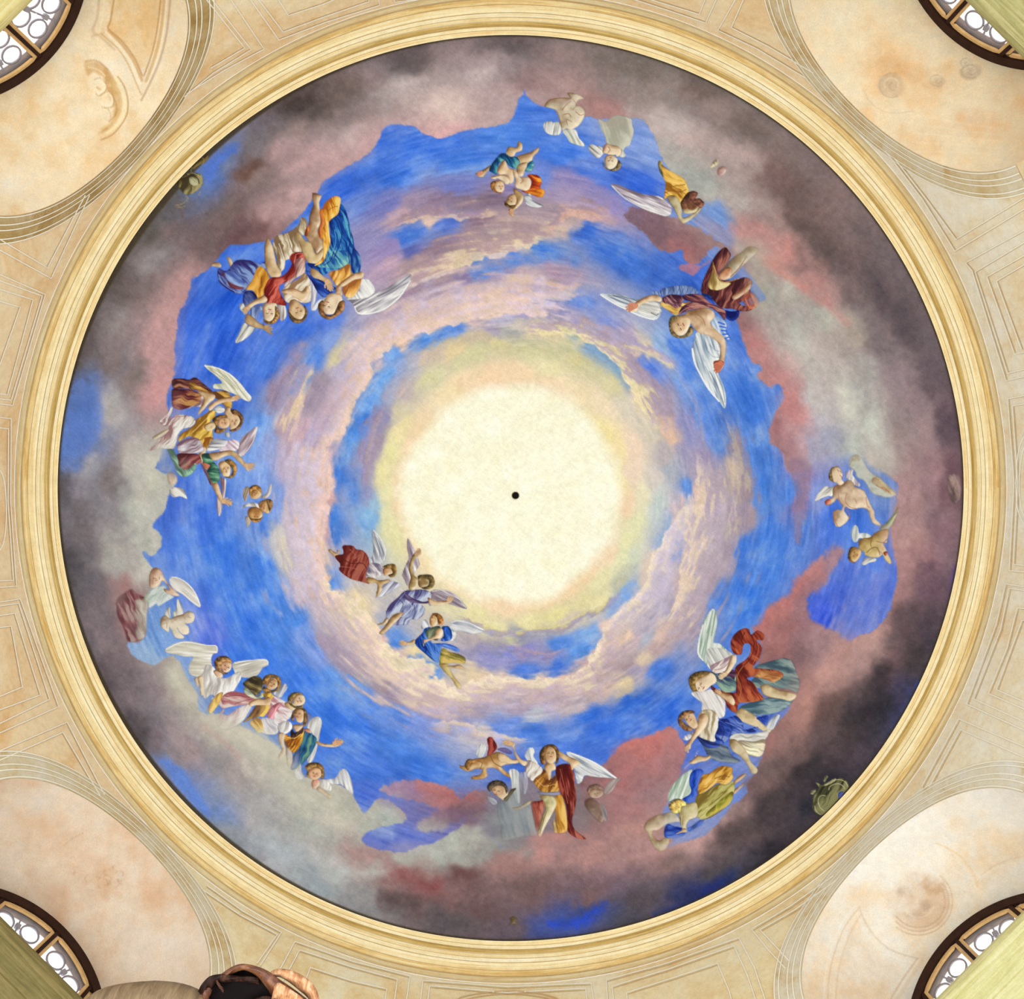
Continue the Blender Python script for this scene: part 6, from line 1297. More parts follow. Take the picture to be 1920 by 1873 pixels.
ceiling = sub_mesh('ceiling', GP, GC, quads[qlab == 0], None, FR)
tag(ceiling, 'painted dome ceiling with a blue sky, angels and a ring of clouds round a pale light', 'ceiling', 'structure')
for k_, nm, lb in ((1, 'painted_cloud_bank', 'rosy, grey and black painted cloud bank round the rim of the dome'),
                   (2, 'painted_cloud_ring', 'mauve and cream painted clouds swirling round the light'),
                   (3, 'painted_light', 'pale yellow disc of painted light at the crown of the dome')):
    tag(sub_mesh(nm, GP, GC, quads[qlab == k_], ceiling, FR), lb)

# every painted figure is a patch of pigment on the plaster; its wings, hair and clothes are patches of their own
by_fig = {}
for lid, (fi, sub) in enumerate(SUBS, 1): by_fig.setdefault(fi, []).append((lid, sub))


def patch(name, lids, parent):
    m = np.isin(LAB, lids)
    ys, xs = np.nonzero(m)
    r_ = np.hypot(xs - 957.5, ys - 915) < 853
    ys, xs = ys[r_], xs[r_]
    if len(ys) < 3: return None
    W1 = PW
    a = ys * W1 + xs
    Q = np.stack([a, a + W1, a + W1 + 1, a + 1], -1)
    u, inv = np.unique(Q.ravel(), return_inverse=True)
    uy, ux = u // W1, u % W1
    return mesh_obj(name, on_dome(ux + .5, uy + .5, 0.9996), inv.reshape(-1, 4).astype(np.int32), FR, parent, COLS[uy, ux])


for fi, (nm, lb) in enumerate(FIGS):
    items = by_fig.get(fi, [])
    body = [l_ for l_, s_ in items if s_ is None]
    o = patch(nm, body, ceiling) if body else None
    if o is None:
        o = empty(nm); o.parent = ceiling
    tag(o, lb)
    # neighbouring patches of one garment are one sub-part; each wing stays its own
    groups = {}
    for l_, s_ in items:
        if s_ is None: continue
        groups.setdefault(s_ if s_ != 'wing' else 'wing#%d' % l_, []).append(l_)
    for g_, ls in groups.items(): patch(g_.split('#')[0], ls, o)

# small dark vent at the very crown
vent = empty('ceiling_vent', tuple(on_dome(966.5, 929, 0.999)))
tag(vent, 'small round black hole at the crown of the dome', 'vent')
vm = plain('vent_black', (14, 12, 10), .9, .3)
n_ = 40; ang = np.linspace(0, 2 * math.pi, n_, endpoint=False)
ct = on_dome(966.5, 929, 0.999)
def ring_pts(r, dz): return np.stack([r * np.cos(ang), r * np.sin(ang), np.full(n_, dz)], -1)
V = np.concatenate([ring_pts(.044, -.012), ring_pts(.044, .0), ring_pts(.030, -.004), [[0, 0, 0.001]]])
Fs = [(i, (i + 1) % n_, n_ + (i + 1) % n_, n_ + i) for i in range(n_)] + [(i, (i + 1) % n_, 2 * n_ + (i + 1) % n_, 2 * n_ + i) for i in range(n_)] + [(2 * n_ + i, 2 * n_ + (i + 1) % n_, 3 * n_) for i in range(n_)]
mesh_obj('hole', V, Fs, vm, vent)
V = np.concatenate([ring_pts(.044, -.012), ring_pts(.050, -.009), ring_pts(.052, .002)])
Fs = [(j * n_ + i, j * n_ + (i + 1) % n_, (j + 1) * n_ + (i + 1) % n_, (j + 1) * n_ + i) for j in range(2) for i in range(n_)]
mesh_obj('rim', V, Fs, plain('vent_rim', (150, 138, 105), .8), vent)

# ---------------------------------------------------------------- cornice round the foot of the dome
CREAM = ((226, 192, 132), (236, 214, 158), (240, 228, 186))
GOLD = ((206, 160, 82), (232, 200, 132), (242, 224, 172))
PALE = ((232, 206, 150), (240, 224, 176), (240, 234, 206))
OLIVE = ((176, 140, 70), (205, 172, 98), (226, 200, 140))  # olive of the cove, with the groove's shadow put into the tone
LINE = ((190, 158, 104), (206, 178, 124), (222, 198, 146))
NC = 360
cornice = empty('trim_1', (AX, AY, CZ + ZR - .3))
tag(cornice, 'cream and gold moulded plaster cornice running round the foot of the dome', 'cornice', 'structure')


def moulding(prof, tones, seed):
    """one member of the cornice turned round the axis; prof = (radius in units of the view, height) pairs"""
    P = [(r * d / F, d) for r, d in prof]
    a = np.linspace(0, 2 * math.pi, NC + 1)
    V = []; UV = []
    for j, (r, d) in enumerate(P):
        V.append(np.stack([r * np.cos(a), r * np.sin(a), np.full(NC + 1, d - ZR + .3)], -1)); UV.append(np.stack([a * 5, np.full(NC + 1, j * .05 + seed * 3.7)], -1))
    V = np.concatenate(V); UV = np.concatenate(UV)
    n = NC + 1
    Q = np.array([(j * n + i, j * n + i + 1, (j + 1) * n + i + 1, (j + 1) * n + i) for j in range(len(P) - 1) for i in range(NC)], np.int32)
    mat = plaster('cornice_plaster', tones, 1.02, 1.0, .05, (.33, .5, .66), (1.6, 34, 1))
    return mesh_obj('moulding', V, Q, mat, cornice, None, False, None, UV)


for i_, (prof, tones) in enumerate((
        ([(862, 8.93), (850, 8.88), (849.5, 8.82), (851, 8.815)], PALE),
        ([(851, 8.815), (858, 8.80)], CREAM), ([(858, 8.80), (859, 8.785)], LINE),
        ([(859, 8.785), (865, 8.77)], PALE), ([(865, 8.77), (866, 8.745), (869, 8.715), (872, 8.70), (874, 8.69)], OLIVE),
        ([(874, 8.69), (875.5, 8.67)], PALE), ([(875.5, 8.67), (882, 8.64)], CREAM), ([(882, 8.64), (883, 8.63)], LINE), ([(883, 8.63), (890, 8.60)], PALE),
        ([(890, 8.60), (891.5, 8.585)], LINE), ([(891.5, 8.585), (896, 8.57)], PALE), ([(896, 8.57), (905, 8.53)], CREAM), ([(905, 8.53), (906.2, 8.515)], LINE), ([(906.2, 8.515), (916, 8.46), (917, 8.43)], GOLD),
        ([(917, 8.43), (919, 8.41)], LINE),
        ([(919, 8.41), (926, 8.345), (930, 8.28)], CREAM))):
    moulding(prof, tones, i_)

# ---------------------------------------------------------------- drum wall with four arched niches
A_W, ZC1 = 1.31, 8.02
W2, ZC2, D2B = 1.12, 7.56, 5.95
ZLOW = 5.0
NICHES = []
for nm, ex, ey, lx, ly, v0 in (('upper left', -1, -1, 1, -1, -36), ('upper right', 1, -1, 1, 1, -52), ('lower right', 1, 1, 1, -1, 4), ('lower left', -1, 1, 1, 1, -26)):
    e = np.array([ex, ey]) / math.sqrt(2); l = np.array([lx, ly]) / math.sqrt(2)
    NICHES.append(dict(name=nm, e=e, l=l, x0=v0 * 8.0 / F, off=float(AX * e[0] + AY * e[1])))


def wall_point(nc, x):
    """plan point on the drum at lateral distance x (measured from the middle of the view) in front of niche nc"""
    a = np.array([AX, AY]); p = nc['l'] * x - a
    b = float(np.dot(p, nc['e'])); c = float(np.dot(p, p)) - RW * RW
    D = -b + math.sqrt(b * b - c)
    return nc['l'] * x + nc['e'] * D


TH = np.linspace(0, math.pi, 97)
columns = []                                  # (azimuth, bottom height, niche or None)
for k_, nc in enumerate(NICHES):
    for j, th in enumerate(TH):
        x = nc['x0'] - A_W * math.cos(th)
        p = wall_point(nc, x); az = math.atan2(p[1] - AY, p[0] - AX)
        zb = ZC1 - A_W + A_W * math.sin(th)
        if j in (0, 96): columns.append((az, ZLOW, k_, th))
        columns.append((az, zb, k_, th))
    nc['az'] = math.atan2(*(wall_point(nc, nc['x0']) - np.array([AX, AY]))[::-1])


def wrap(a, b): return (a - b) % (2 * math.pi)


WALLT = {'top': ((226, 186, 128), (236, 212, 166), (238, 226, 192)), 'right': ((236, 204, 148), (242, 230, 196), (245, 241, 224)),  # tones differ by side: mostly paint, partly the fall of light painted in
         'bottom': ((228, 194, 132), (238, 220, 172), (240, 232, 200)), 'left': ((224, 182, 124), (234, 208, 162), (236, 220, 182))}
SIDES = (('top', 0, 1), ('right', 1, 2), ('bottom', 2, 3), ('left', 3, 0))
WALLS = {}
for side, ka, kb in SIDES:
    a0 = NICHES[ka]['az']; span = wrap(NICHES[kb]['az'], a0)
    cs = []
    for az, zb, k_, th in columns:
        d = wrap(az, a0)
        if d > 2 * math.pi - 1e-6: d = 0.0
        if d <= span + 1e-6: cs.append((d, zb))
    lo_, hi_ = None, None
    # the plain stretch between the two niches
    xs_ = [c[0] for c in cs if c[1] == ZLOW]
    for d in np.linspace(min(xs_), max(xs_), 60)[1:-1]: cs.append((float(d), ZLOW))
    # order: by azimuth; at a jamb the deep column lies on the plain side
    m0, m1 = min(xs_), max(xs_)
    cs.sort(key=lambda c: (round(c[0], 7), (c[1] == ZLOW) if abs(c[0] - m0) < 1e-6 else (c[1] != ZLOW)))
    NZ = 14; V = []; ZT = 8.285
    for d, zb in cs:
        az = a0 + d
        for j in range(NZ + 1):
            z = ZT + (zb - ZT) * (j / NZ)
            V.append((AX + RW * math.cos(az), AY + RW * math.sin(az), CZ + z))
    Q = np.array([(i * (NZ + 1) + j, (i + 1) * (NZ + 1) + j, (i + 1) * (NZ + 1) + j + 1, i * (NZ + 1) + j + 1) for i in range(len(cs) - 1) for j in range(NZ)], np.int32)
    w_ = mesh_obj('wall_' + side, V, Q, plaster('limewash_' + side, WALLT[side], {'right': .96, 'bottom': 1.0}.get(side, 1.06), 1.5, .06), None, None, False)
    tag(w_, {'top': 'ochre limewashed drum wall with white-lined panels above the dome rim in the photo, between the two upper windows',
             'right': 'pale cream drum wall with white-lined panels on the right, between the two right-hand windows',
             'bottom': 'cream drum wall with white-lined panels along the bottom, behind the wooden carving',
             'left': 'tan stained drum wall with white-lined panels on the left, between the two left-hand windows'}[side], 'wall', 'structure')
    WALLS[side] = w_

WHITE = plain('white_line_paint', (244, 238, 214), .9, .06, 30)
SEPIA = plain('sepia_line_paint', (206, 172, 120), .9, .15, 30)


def ribbon(name, path, w, surf, mat, parent, n=6, closed=False, smooth=True, k=.9985):
    P = smooth_poly(path, n, closed) if smooth and len(path) > 2 else dense(path, 10, closed)
    d = np.gradient(P, axis=0) if not closed else (np.roll(P, -1, 0) - np.roll(P, 1, 0))
    d /= np.maximum(np.linalg.norm(d, axis=1, keepdims=True), 1e-6)
    nrm = np.stack([-d[:, 1], d[:, 0]], -1)
    A = P + nrm * w / 2; B = P - nrm * w / 2
    Va = surf(A[:, 0], A[:, 1], k); Vb = surf(B[:, 0], B[:, 1], k)
    m = len(P)
    V = np.concatenate([Va, Vb]); rng_ = range(m if closed else m - 1)
    Q = np.array([(i, (i + 1) % m, m + (i + 1) % m, m + i) for i in rng_], np.int32)
    return V, Q


def dense(path, step=10, closed=False):
    P = np.asarray(path, np.float32); out = []
    m = len(P)
    for i in range(m if closed else m - 1):
        a, b = P[i], P[(i + 1) % m]; L_ = max(1, int(np.linalg.norm(b - a) / step))
        for j in range(L_): out.append(a + (b - a) * j / L_)
    if not closed: out.append(P[-1])
    return np.array(out)


def lines_obj(name, paths, w, surf, mat, parent, smooth=False, label=None, kk=.9985):
    Vs, Qs, o_ = [], [], 0
    for p in paths:
        V, Q = ribbon(name, p, w, surf, mat, parent, smooth=smooth, k=kk)
        Vs.append(V); Qs.append(Q + o_); o_ += len(V)
    o = mesh_obj(name, np.concatenate(Vs), np.concatenate(Qs), mat, parent)
    if label: o['label'] = label
    return o


PANELS = {
 'left': [[[(-20,458),(96,522),(168,366)],[(-20,437),(89,502),(160,366)]],
          [[(-20,506),(85,552),(24,760),(-20,755)],[(-20,519),(79,555),(21,750),(-20,746)],[(-20,536),(62,562),(14,740),(-20,736)],[(-20,559),(38,576),(-6,700)]],
          [[(-20,780),(21,785),(20,940),(31,1099),(-20,1103)],[(-20,800),(16,804),(15,940),(25,1088),(-20,1090)]],
          [[(-20,1132),(38,1123),(110,1325),(-20,1383)],[(-20,1139),(35,1131),(93,1311),(-20,1366)],[(-20,1157),(28,1150),(76,1303),(-20,1338)],[(-20,1179),(21,1174),(42,1288),(-20,1314)]],
          [[(-20,1416),(126,1354),(196,1490)],[(-20,1434),(118,1373),(188,1492)]]],
 'right': [[[(1660,283),(1730,375),(1790,471),(1940,380)],[(1678,298),(1740,378),(1792,449),(1940,359)]],
           [[(1940,421),(1810,493),(1822,507),(1886,714),(1940,702)],[(1940,443),(1828,510),(1889,700),(1940,688)],[(1940,468),(1850,519),(1902,664),(1940,656)],[(1940,485),(1868,527),(1915,655)]],
           [[(1940,738),(1889,748),(1901,905),(1892,1070),(1940,1074)],[(1940,754),(1898,761),(1908,905),(1900,1058),(1940,1062)]],
           [[(1940,1103),(1885,1095),(1868,1170),(1812,1320),(1940,1378)],[(1940,1110),(1892,1103),(1876,1180),(1825,1310),(1940,1362)],[(1940,1143),(1907,1140),(1888,1215),(1853,1300),(1940,1338)],[(1940,1165),(1916,1163),(1868,1293),(1940,1324)]],
           [[(1940,1408),(1797,1348),(1728,1475)],[(1940,1428),(1800,1368),(1742,1475)]]],
 'top': [[[(420,-20),(495,92),(420,132),(350,176)],[(390,-10),(471,93),(400,137),(345,182)],[(380,-10),(459,90),(395,128)]],
         [[(456,-20),(523,75),(610,42),(712,10),(706,-20)],[(470,-20),(531,60),(610,31),(692,3),(688,-20)],[(510,-20),(541,29),(600,10),(650,-10)]],
         [[(735,-20),(740,4),(840,-8)]],
         [[(1160,-10),(1245,17),(1323,43),(1352,-20)],[(1190,-10),(1255,10),(1311,27),(1330,-20)]],
         [[(1390,-20),(1346,57),(1420,92),(1510,146)],[(1402,-20),(1371,52),(1440,87),(1525,137)]]],
 'bottom': [[[(380,1668),(450,1715),(520,1752),(482,1806)],[(388,1660),(455,1708),(528,1748),(488,1810)]],
            [[(505,1855),(553,1765),(660,1802),(769,1830),(760,1890)],[(518,1862),(562,1781),(660,1813),(745,1836),(738,1890)],[(555,1885),(582,1814),(660,1839),(725,1854),(720,1890)]],
            [[(787,1890),(793,1838),(950,1850),(1108,1843),(1115,1890)],[(800,1890),(806,1848),(950,1861),(1098,1853),(1103,1890)]],
            [[(1140,1890),(1137,1837),(1250,1806),(1385,1758),(1415,1815),(1440,1890)],[(1152,1890),(1148,1849),(1250,1818),(1376,1773),(1402,1830),(1422,1890)],[(1178,1890),(1175,1861),(1260,1834),(1345,1806),(1368,1860),(1375,1890)]],
            [[(1472,1815),(1440,1780),(1409,1742),(1480,1700),(1562,1642)],[(1480,1802),(1425,1743),(1490,1706),(1568,1650)]]]}
for side, groups in PANELS.items():
    for g_ in groups:
        po = lines_obj('painted_panel_frame', g_, 2.0, on_wall, WHITE, WALLS[side])
        lines_obj('shade_line', [[(x + 2.4 * (x - 957) / math.hypot(x - 957, y - 915) + .9, y + 2.4 * (y - 915) / math.hypot(x - 957, y - 915) + .9) for x, y in p] for p in g_], 1.2, on_wall, SEPIA, po, kk=.9992)
# painted ovals in the middle panels
for side, pth in (('left', [(-20,872),(4,888),(12,950),(6,1020),(-20,1050)]), ('right', [(1945,790),(1914,830),(1905,900),(1911,965),(1945,1015)]), ('right', [(1945,800),(1920,838),(1911,900),(1917,960),(1945,1005)]),
                  ('bottom', [(840,1890),(870,1868),(955,1858),(1035,1868),(1062,1890)]), ('bottom', [(852,1890),(880,1872),(955,1863),(1028,1872),(1050,1890)])):
    lines_obj('painted_oval', [pth], 2.2, on_wall, SEPIA if side == 'bottom' else WHITE, WALLS[side], True)

# ---------------------------------------------------------------- niches: archivolt, splayed soffit, window, ledge
SOFT = {'upper left': ((226, 190, 136), (240, 218, 172), (243, 230, 200)), 'upper right': ((232, 192, 136), (242, 220, 174), (243, 230, 196)),
        'lower right': ((236, 206, 168), (243, 232, 208), (245, 240, 226)), 'lower left': ((224, 184, 142), (236, 212, 178), (242, 226, 200))}
M_DARK = plain('dark_wood', (52, 30, 20), .75, .35, 12); M_CASE = plain('casement_wood', (216, 176, 118), .8, .18, 14)
M_IRON = plain('grille_iron', (158, 154, 160), .6, .15, 20); M_GLASS = glow('daylit_glass', (1, 1, 1), 1.5)
M_REVEAL = plain('outer_reveal', (188, 176, 172), .9, .2, 8)


def niche_frame(nc):
    e, l = nc['e'], nc['l']; D2 = D2B + nc['off']
    def P(x, z, D): q_ = l * (nc['x0'] + x) + e * D; return (q_[0], q_[1], CZ + z)
    return P, D2


def bar(path, w, d0, d1, P, closed=False, nrm_in=True):
    """a bar of width w along path (x,z) in the window plane, from depth d0 to d1"""
    p = np.asarray(path, np.float64); m = len(p)
    t = np.gradient(p, axis=0) if not closed else np.roll(p, -1, 0) - np.roll(p, 1, 0)
    t /= np.maximum(np.linalg.norm(t, axis=1, keepdims=True), 1e-9)
    n = np.stack([-t[:, 1], t[:, 0]], -1) * w / 2
    V = []
    for i in range(m):
        for (s, d) in ((1, d0), (1, d1), (-1, d1), (-1, d0)):
            q_ = p[i] + n[i] * s; V.append(P(q_[0], q_[1], d))
    Fs = []
    for i in range(m if closed else m - 1):
        j = (i + 1) % m
        for a in range(4): Fs.append((i * 4 + a, j * 4 + a, j * 4 + (a + 1) % 4, i * 4 + (a + 1) % 4))
    if not closed: Fs += [(0, 1, 2, 3), ((m - 1) * 4 + 3, (m - 1) * 4 + 2, (m - 1) * 4 + 1, (m - 1) * 4)]
    return V, Fs


def joinm(name, pieces, mat, parent, smooth=False):
    V, Fs = [], []
    for v, f in pieces:
        o_ = len(V); V += list(v); Fs += [tuple(i + o_ for i in q_) for q_ in f]
    return mesh_obj(name, V, Fs, mat, parent, None, smooth)


for wi, nc in enumerate(NICHES, 1):
    P, D2 = niche_frame(nc)
    nm = nc['name']
    # soffit
    V = []; NS = 130; NTH = 300
    prm = [(-1, s_) for s_ in np.linspace(0, 1, 12)[:-1]] + [(0, th) for th in np.linspace(0, math.pi, NTH)] + [(1, s_) for s_ in np.linspace(0, 1, 12)[1:]]
    fr = []; bk = []
    for kd, t_ in prm:
        if kd == 0:
            xf, zf = -A_W * math.cos(t_), ZC1 - A_W + A_W * math.sin(t_); xb, zb = -W2 * math.cos(t_), ZC2 - W2 + W2 * math.sin(t_)
        elif kd == -1:
            xf, zf = -A_W, ZLOW + (ZC1 - A_W - ZLOW) * t_; xb, zb = -W2, ZLOW + (ZC2 - W2 - ZLOW) * t_
        else:
            xf, zf = A_W, ZLOW + (ZC1 - A_W - ZLOW) * (1 - t_); xb, zb = W2, ZLOW + (ZC2 - W2 - ZLOW) * (1 - t_)
        pf = wall_point(nc, nc['x0'] + xf); fr.append((pf[0], pf[1], CZ + zf)); bk.append(P(xb, zb, D2))
    fr = np.array(fr); bk = np.array(bk); ss = np.linspace(0, 1, NS + 1)
    V = (fr[:, None, :] * (1 - ss)[None, :, None] + bk[:, None, :] * ss[None, :, None]).reshape(-1, 3)
    i_, j_ = np.meshgrid(np.arange(len(prm) - 1), np.arange(NS), indexing='ij'); i_ = i_.ravel(); j_ = j_.ravel()
    Q = np.stack([i_ * (NS + 1) + j_, (i_ + 1) * (NS + 1) + j_, (i_ + 1) * (NS + 1) + j_ + 1, i_ * (NS + 1) + j_ + 1], -1).astype(np.int32)
    zz = V[:, 2] - CZ
    ux = np.clip(V[:, 0] / zz * F + 960 - .5, 0, PW - 1.01); uy = np.clip(V[:, 1] / zz * F + 936.5 - .5, 0, PH - 1.01)
    x_, y_ = ux.astype(int), uy.astype(int); fx, fy = (ux - x_)[:, None], (uy - y_)[:, None]
    Cv = (COLS[y_, x_] * (1 - fx) + COLS[y_, x_ + 1] * fx) * (1 - fy) + (COLS[y_ + 1, x_] * (1 - fx) + COLS[y_ + 1, x_ + 1] * fx) * fy
    Cv = Cv.astype(np.float32)
    ql = NLAB[y_, x_][Q[:, 0]]
    so = sub_mesh('wall_niche', V, Cv, Q[ql == 0], None, FR)
    tag(so, 'cream splayed vault of the arched niche round the %s window' % nm, 'niche', 'structure')
    for v_, n_, lb_ in ((1, 'painted_medallion', 'round painted medallion, faded to brown'), (2, 'painted_spandrel_panel', 'sunk panel painted in ochre')):
        if (ql == v_).sum() > 20: tag(sub_mesh(n_, V, Cv, Q[ql == v_], so, FR), lb_)

    # archivolt bands painted on the wall round the arch
    side_in = [s_ for s_, ka, kb in SIDES if wi - 1 in (ka, kb)]
    arch = lambda dr, t0=0.12, t1=math.pi - 0.12: [(-(A_W + dr) * math.cos(t_), ZC1 - A_W + (A_W + dr) * math.sin(t_)) for t_ in np.linspace(t0, t1, 90)]
    def band(name, r0, r1, mat, parent, lift):
        a, b = arch(r0), arch(r1); Vv = []
        for q_ in (a, b):
            for x, z in q_:
                z_ = min(z, 8.275); p_ = wall_point(nc, nc['x0'] + x); c_ = np.array([AX, AY]); p_ = c_ + (p_ - c_) * (1 - lift / RW)
                Vv.append((p_[0], p_[1], CZ + z_))
        m = len(a); Qq = np.array([(i, i + 1, m + i + 1, m + i) for i in range(m - 1)], np.int32)
        return mesh_obj(name, Vv, Qq, mat, parent)
    av = band('archivolt', 0.0, 0.25, plaster('archivolt_wash', ((166, 130, 66), (198, 168, 108), (226, 208, 168)) if wi == 1 else (((208, 164, 90), (230, 212, 168), (238, 230, 206)) if wi != 3 else ((220, 184, 118), (240, 228, 194), (244, 239, 222))), PAINT_K, 2.2, .06), so, .006)
    for r0 in (.006, .075, .125, .205, .245):
        band('painted_line', r0, r0 + .011, WHITE, av, .012)
    if wi == 1:
        for a_ in np.linspace(.5, 2.3, 30):     # chain of little rings in the olive band
            cx_, cz_ = -(A_W + .045) * math.cos(a_), ZC1 - A_W + (A_W + .045) * math.sin(a_)
            tt = np.linspace(0, 2 * math.pi, 15)[:-1]; Vv = []
            for r_ in (.024, .018):
                for t_ in tt:
                    p_ = wall_point(nc, nc['x0'] + cx_ + r_ * math.cos(t_)); c_ = np.array([AX, AY]); p_ = c_ + (p_ - c_) * (1 - .010 / RW)
                    Vv.append((p_[0], p_[1], CZ + cz_ + r_ * math.sin(t_)))
            mesh_obj('guilloche_ring', Vv, np.array([(i, (i + 1) % 14, 14 + (i + 1) % 14, 14 + i) for i in range(14)], np.int32), SEPIA, av)

    # window
    win = empty('window_%d' % wi, P(0, ZC2 - W2, D2))
    tag(win, 'dark-framed arched window with a ring-patterned iron grille at the %s corner' % nm, 'window', 'structure')
    win.matrix_world = Matrix.Translation(P(0, ZC2 - W2, D2)); inv_w = win.matrix_world.inverted()
    def PW_(x, z, D): v_ = Vector(P(x, z, D)); return tuple(inv_w @ v_)
    zs2 = ZC2 - W2
    ap = lambda r_, a0=0.0, a1=math.pi, n_=60: [(-r_ * math.cos(t_), zs2 + r_ * math.sin(t_)) for t_ in np.linspace(a0, a1, n_)]
    joinm('outer_frame', [bar(ap(W2 - .04), .085, D2 - .02, D2 + .05, PW_)], M_DARK, win)
    zlo = 6.40
    R1 = W2 - .085
    muls = (-.565, 0.0, .565)
    for mx in muls:
        zt = zs2 + math.sqrt(max(R1 * R1 - mx * mx, 0)) + .01
        joinm('mullion', [bar([(mx, zlo), (mx, zt)], .036, D2 - .01, D2 + .04, PW_)], M_DARK, win)
    edges = (-R1, -.565, 0.0, .565, R1)
    for c_ in range(4):
        x0_, x1_ = edges[c_] + (.02 if c_ else .0), edges[c_ + 1] - (.02 if c_ < 3 else .0)
        # casement outline: up one side, along the arc, down the other
        xs_ = np.linspace(x0_ + .014, x1_ - .014, 14); rr = R1 - .016
        pth = [(xs_[0], zlo)] + [(x, zs2 + math.sqrt(max(rr * rr - x * x, .0001))) for x in xs_] + [(xs_[-1], zlo)]
        joinm('casement', [bar(pth, .030, D2 + .0, D2 + .022, PW_)], M_CASE, win)
        xs_ = np.linspace(x0_, x1_, 16); top = [(x, zs2 + math.sqrt(max(R1 * R1 - x * x, 0))) for x in xs_]
        Vv = [PW_(x, z, D2 + .075) for x, z in top] + [PW_(x, zlo, D2 + .075) for x in xs_]
        pane = mesh_obj('pane', Vv, np.array([(i, i + 1, 16 + i + 1, 16 + i) for i in range(15)], np.int32), M_GLASS, win, None, False)
        # reveal strip of outer masonry seen through the top of the glass
        rr = R1 - .018
        xs_ = np.linspace(x0_ + .01, x1_ - .01, 12); pth = [(x, zs2 + math.sqrt(max(rr * rr - x * x, .0001))) for x in xs_]
        joinm('reveal', [bar(pth, .085, D2 + .066, D2 + .073, PW_)], M_REVEAL, pane)
        # iron rings in rows that follow the arch
        for rw, rad in ((R1 - .150, .090), (R1 - .365, .090)):
            nr = int(round((math.acos(max(-1, min(1, -x1_ / rw))) - math.acos(max(-1, min(1, -x0_ / rw)))) * rw / .185)) if rw > abs(x0_) or rw > abs(x1_) else 0
            a0_ = math.acos(max(-1, min(1, -(x0_ + .02) / rw))); a1_ = math.acos(max(-1, min(1, -(x1_ - .02) / rw)))
            nr = max(1, int(round((a1_ - a0_) * rw / .225)))
            cs_ = [a0_ + (a1_ - a0_) * (i_ + .5) / nr for i_ in range(nr)]
            for i_, a_ in enumerate(cs_):
                cx_, cz_ = -rw * math.cos(a_), zs2 + rw * math.sin(a_)
                if cz_ < 6.5: continue
                tt = np.linspace(0, 2 * math.pi, 25)[:-1]
                rx = min(rad, (a1_ - a0_) * rw / nr / 2 - .012)
                joinm('grille_ring', [bar([(cx_ + rad * math.cos(t_), cz_ + rad * math.sin(t_)) for t_ in tt], .017, D2 + .05, D2 + .062, PW_, True)], M_IRON, win, True)
                if i_ < nr - 1 or True:
                    b_ = a_ + (a1_ - a0_) / nr / 2
                    if b_ < a1_ - .02:
                        ux, uz = -math.cos(b_), math.sin(b_); qx, qz = rw * ux, zs2 + rw * uz
                        pcs = [bar([(qx + ux * s_, qz + uz * s_) for s_ in (-.026, .026)], .05, D2 + .04, D2 + .066, PW_)]
                        for s_ in (-1, 1):
                            pcs.append(bar([(qx, qz), (qx + ux * .10 * s_, qz + uz * .10 * s_)], .016, D2 + .046, D2 + .060, PW_))
                        joinm('grille_clamp', pcs, M_IRON, win)

    # stone ledge under the window
    DL = {'upper left': 5.415, 'upper right': 5.29, 'lower right': 5.30, 'lower left': 5.31}[nm] + nc['off']
    prof = [(DL + .02, 6.40), (DL + .005, 6.38), (DL, 6.355), (DL + .004, 6.315), (DL + .015, 6.30), (DL + .05, 6.298), (DL + .056, 6.285), (DL + .12, 6.283), (DL + .126, 6.272), (DL + .22, 6.270), (DL + .228, 6.255), (DL + .34, 6.252), (D2 + .1, 6.235), (D2 + .1, 6.40)]
    le = empty('trim_%d' % (wi + 1), P(0, 6.3, DL))
    tag(le, 'streaky olive-yellow stone ledge crossing in front of the %s window%s' % (nm, ', carved with leaves' if wi == 1 else ''), 'ledge', 'structure')
    inv_l = Matrix.Translation(le.location).inverted()
    xs_ = np.linspace(-1.12, 1.12, 15); Vv = []; UV = []
    for x in xs_:
        for j, (d_, z_) in enumerate(prof): Vv.append(tuple(inv_l @ Vector(P(x, z_, d_)))); UV.append((x, j * .09))
    n_ = len(prof)
    Q = [(i * n_ + j, (i + 1) * n_ + j, (i + 1) * n_ + (j + 1) % n_, i * n_ + (j + 1) % n_) for i in range(14) for j in range(n_)] + [tuple(range(n_)), tuple(14 * n_ + j for j in reversed(range(n_)))]
    tones = {'upper left': ((206, 186, 112), (222, 206, 136), (232, 220, 164)), 'upper right': ((150, 144, 92), (182, 172, 112), (206, 194, 140)),
             'lower right': ((202, 194, 124), (222, 214, 150), (234, 226, 176)), 'lower left': ((112, 102, 58), (140, 126, 76), (164, 142, 92))}[nm]
    mo = mesh_obj('ledge_moulding', Vv, Q, plaster('ledge_stone', tones, PAINT_K, 1.2, .06, (.34, .5, .66), (1.2, 16, 1)), le, None, False, None, UV)
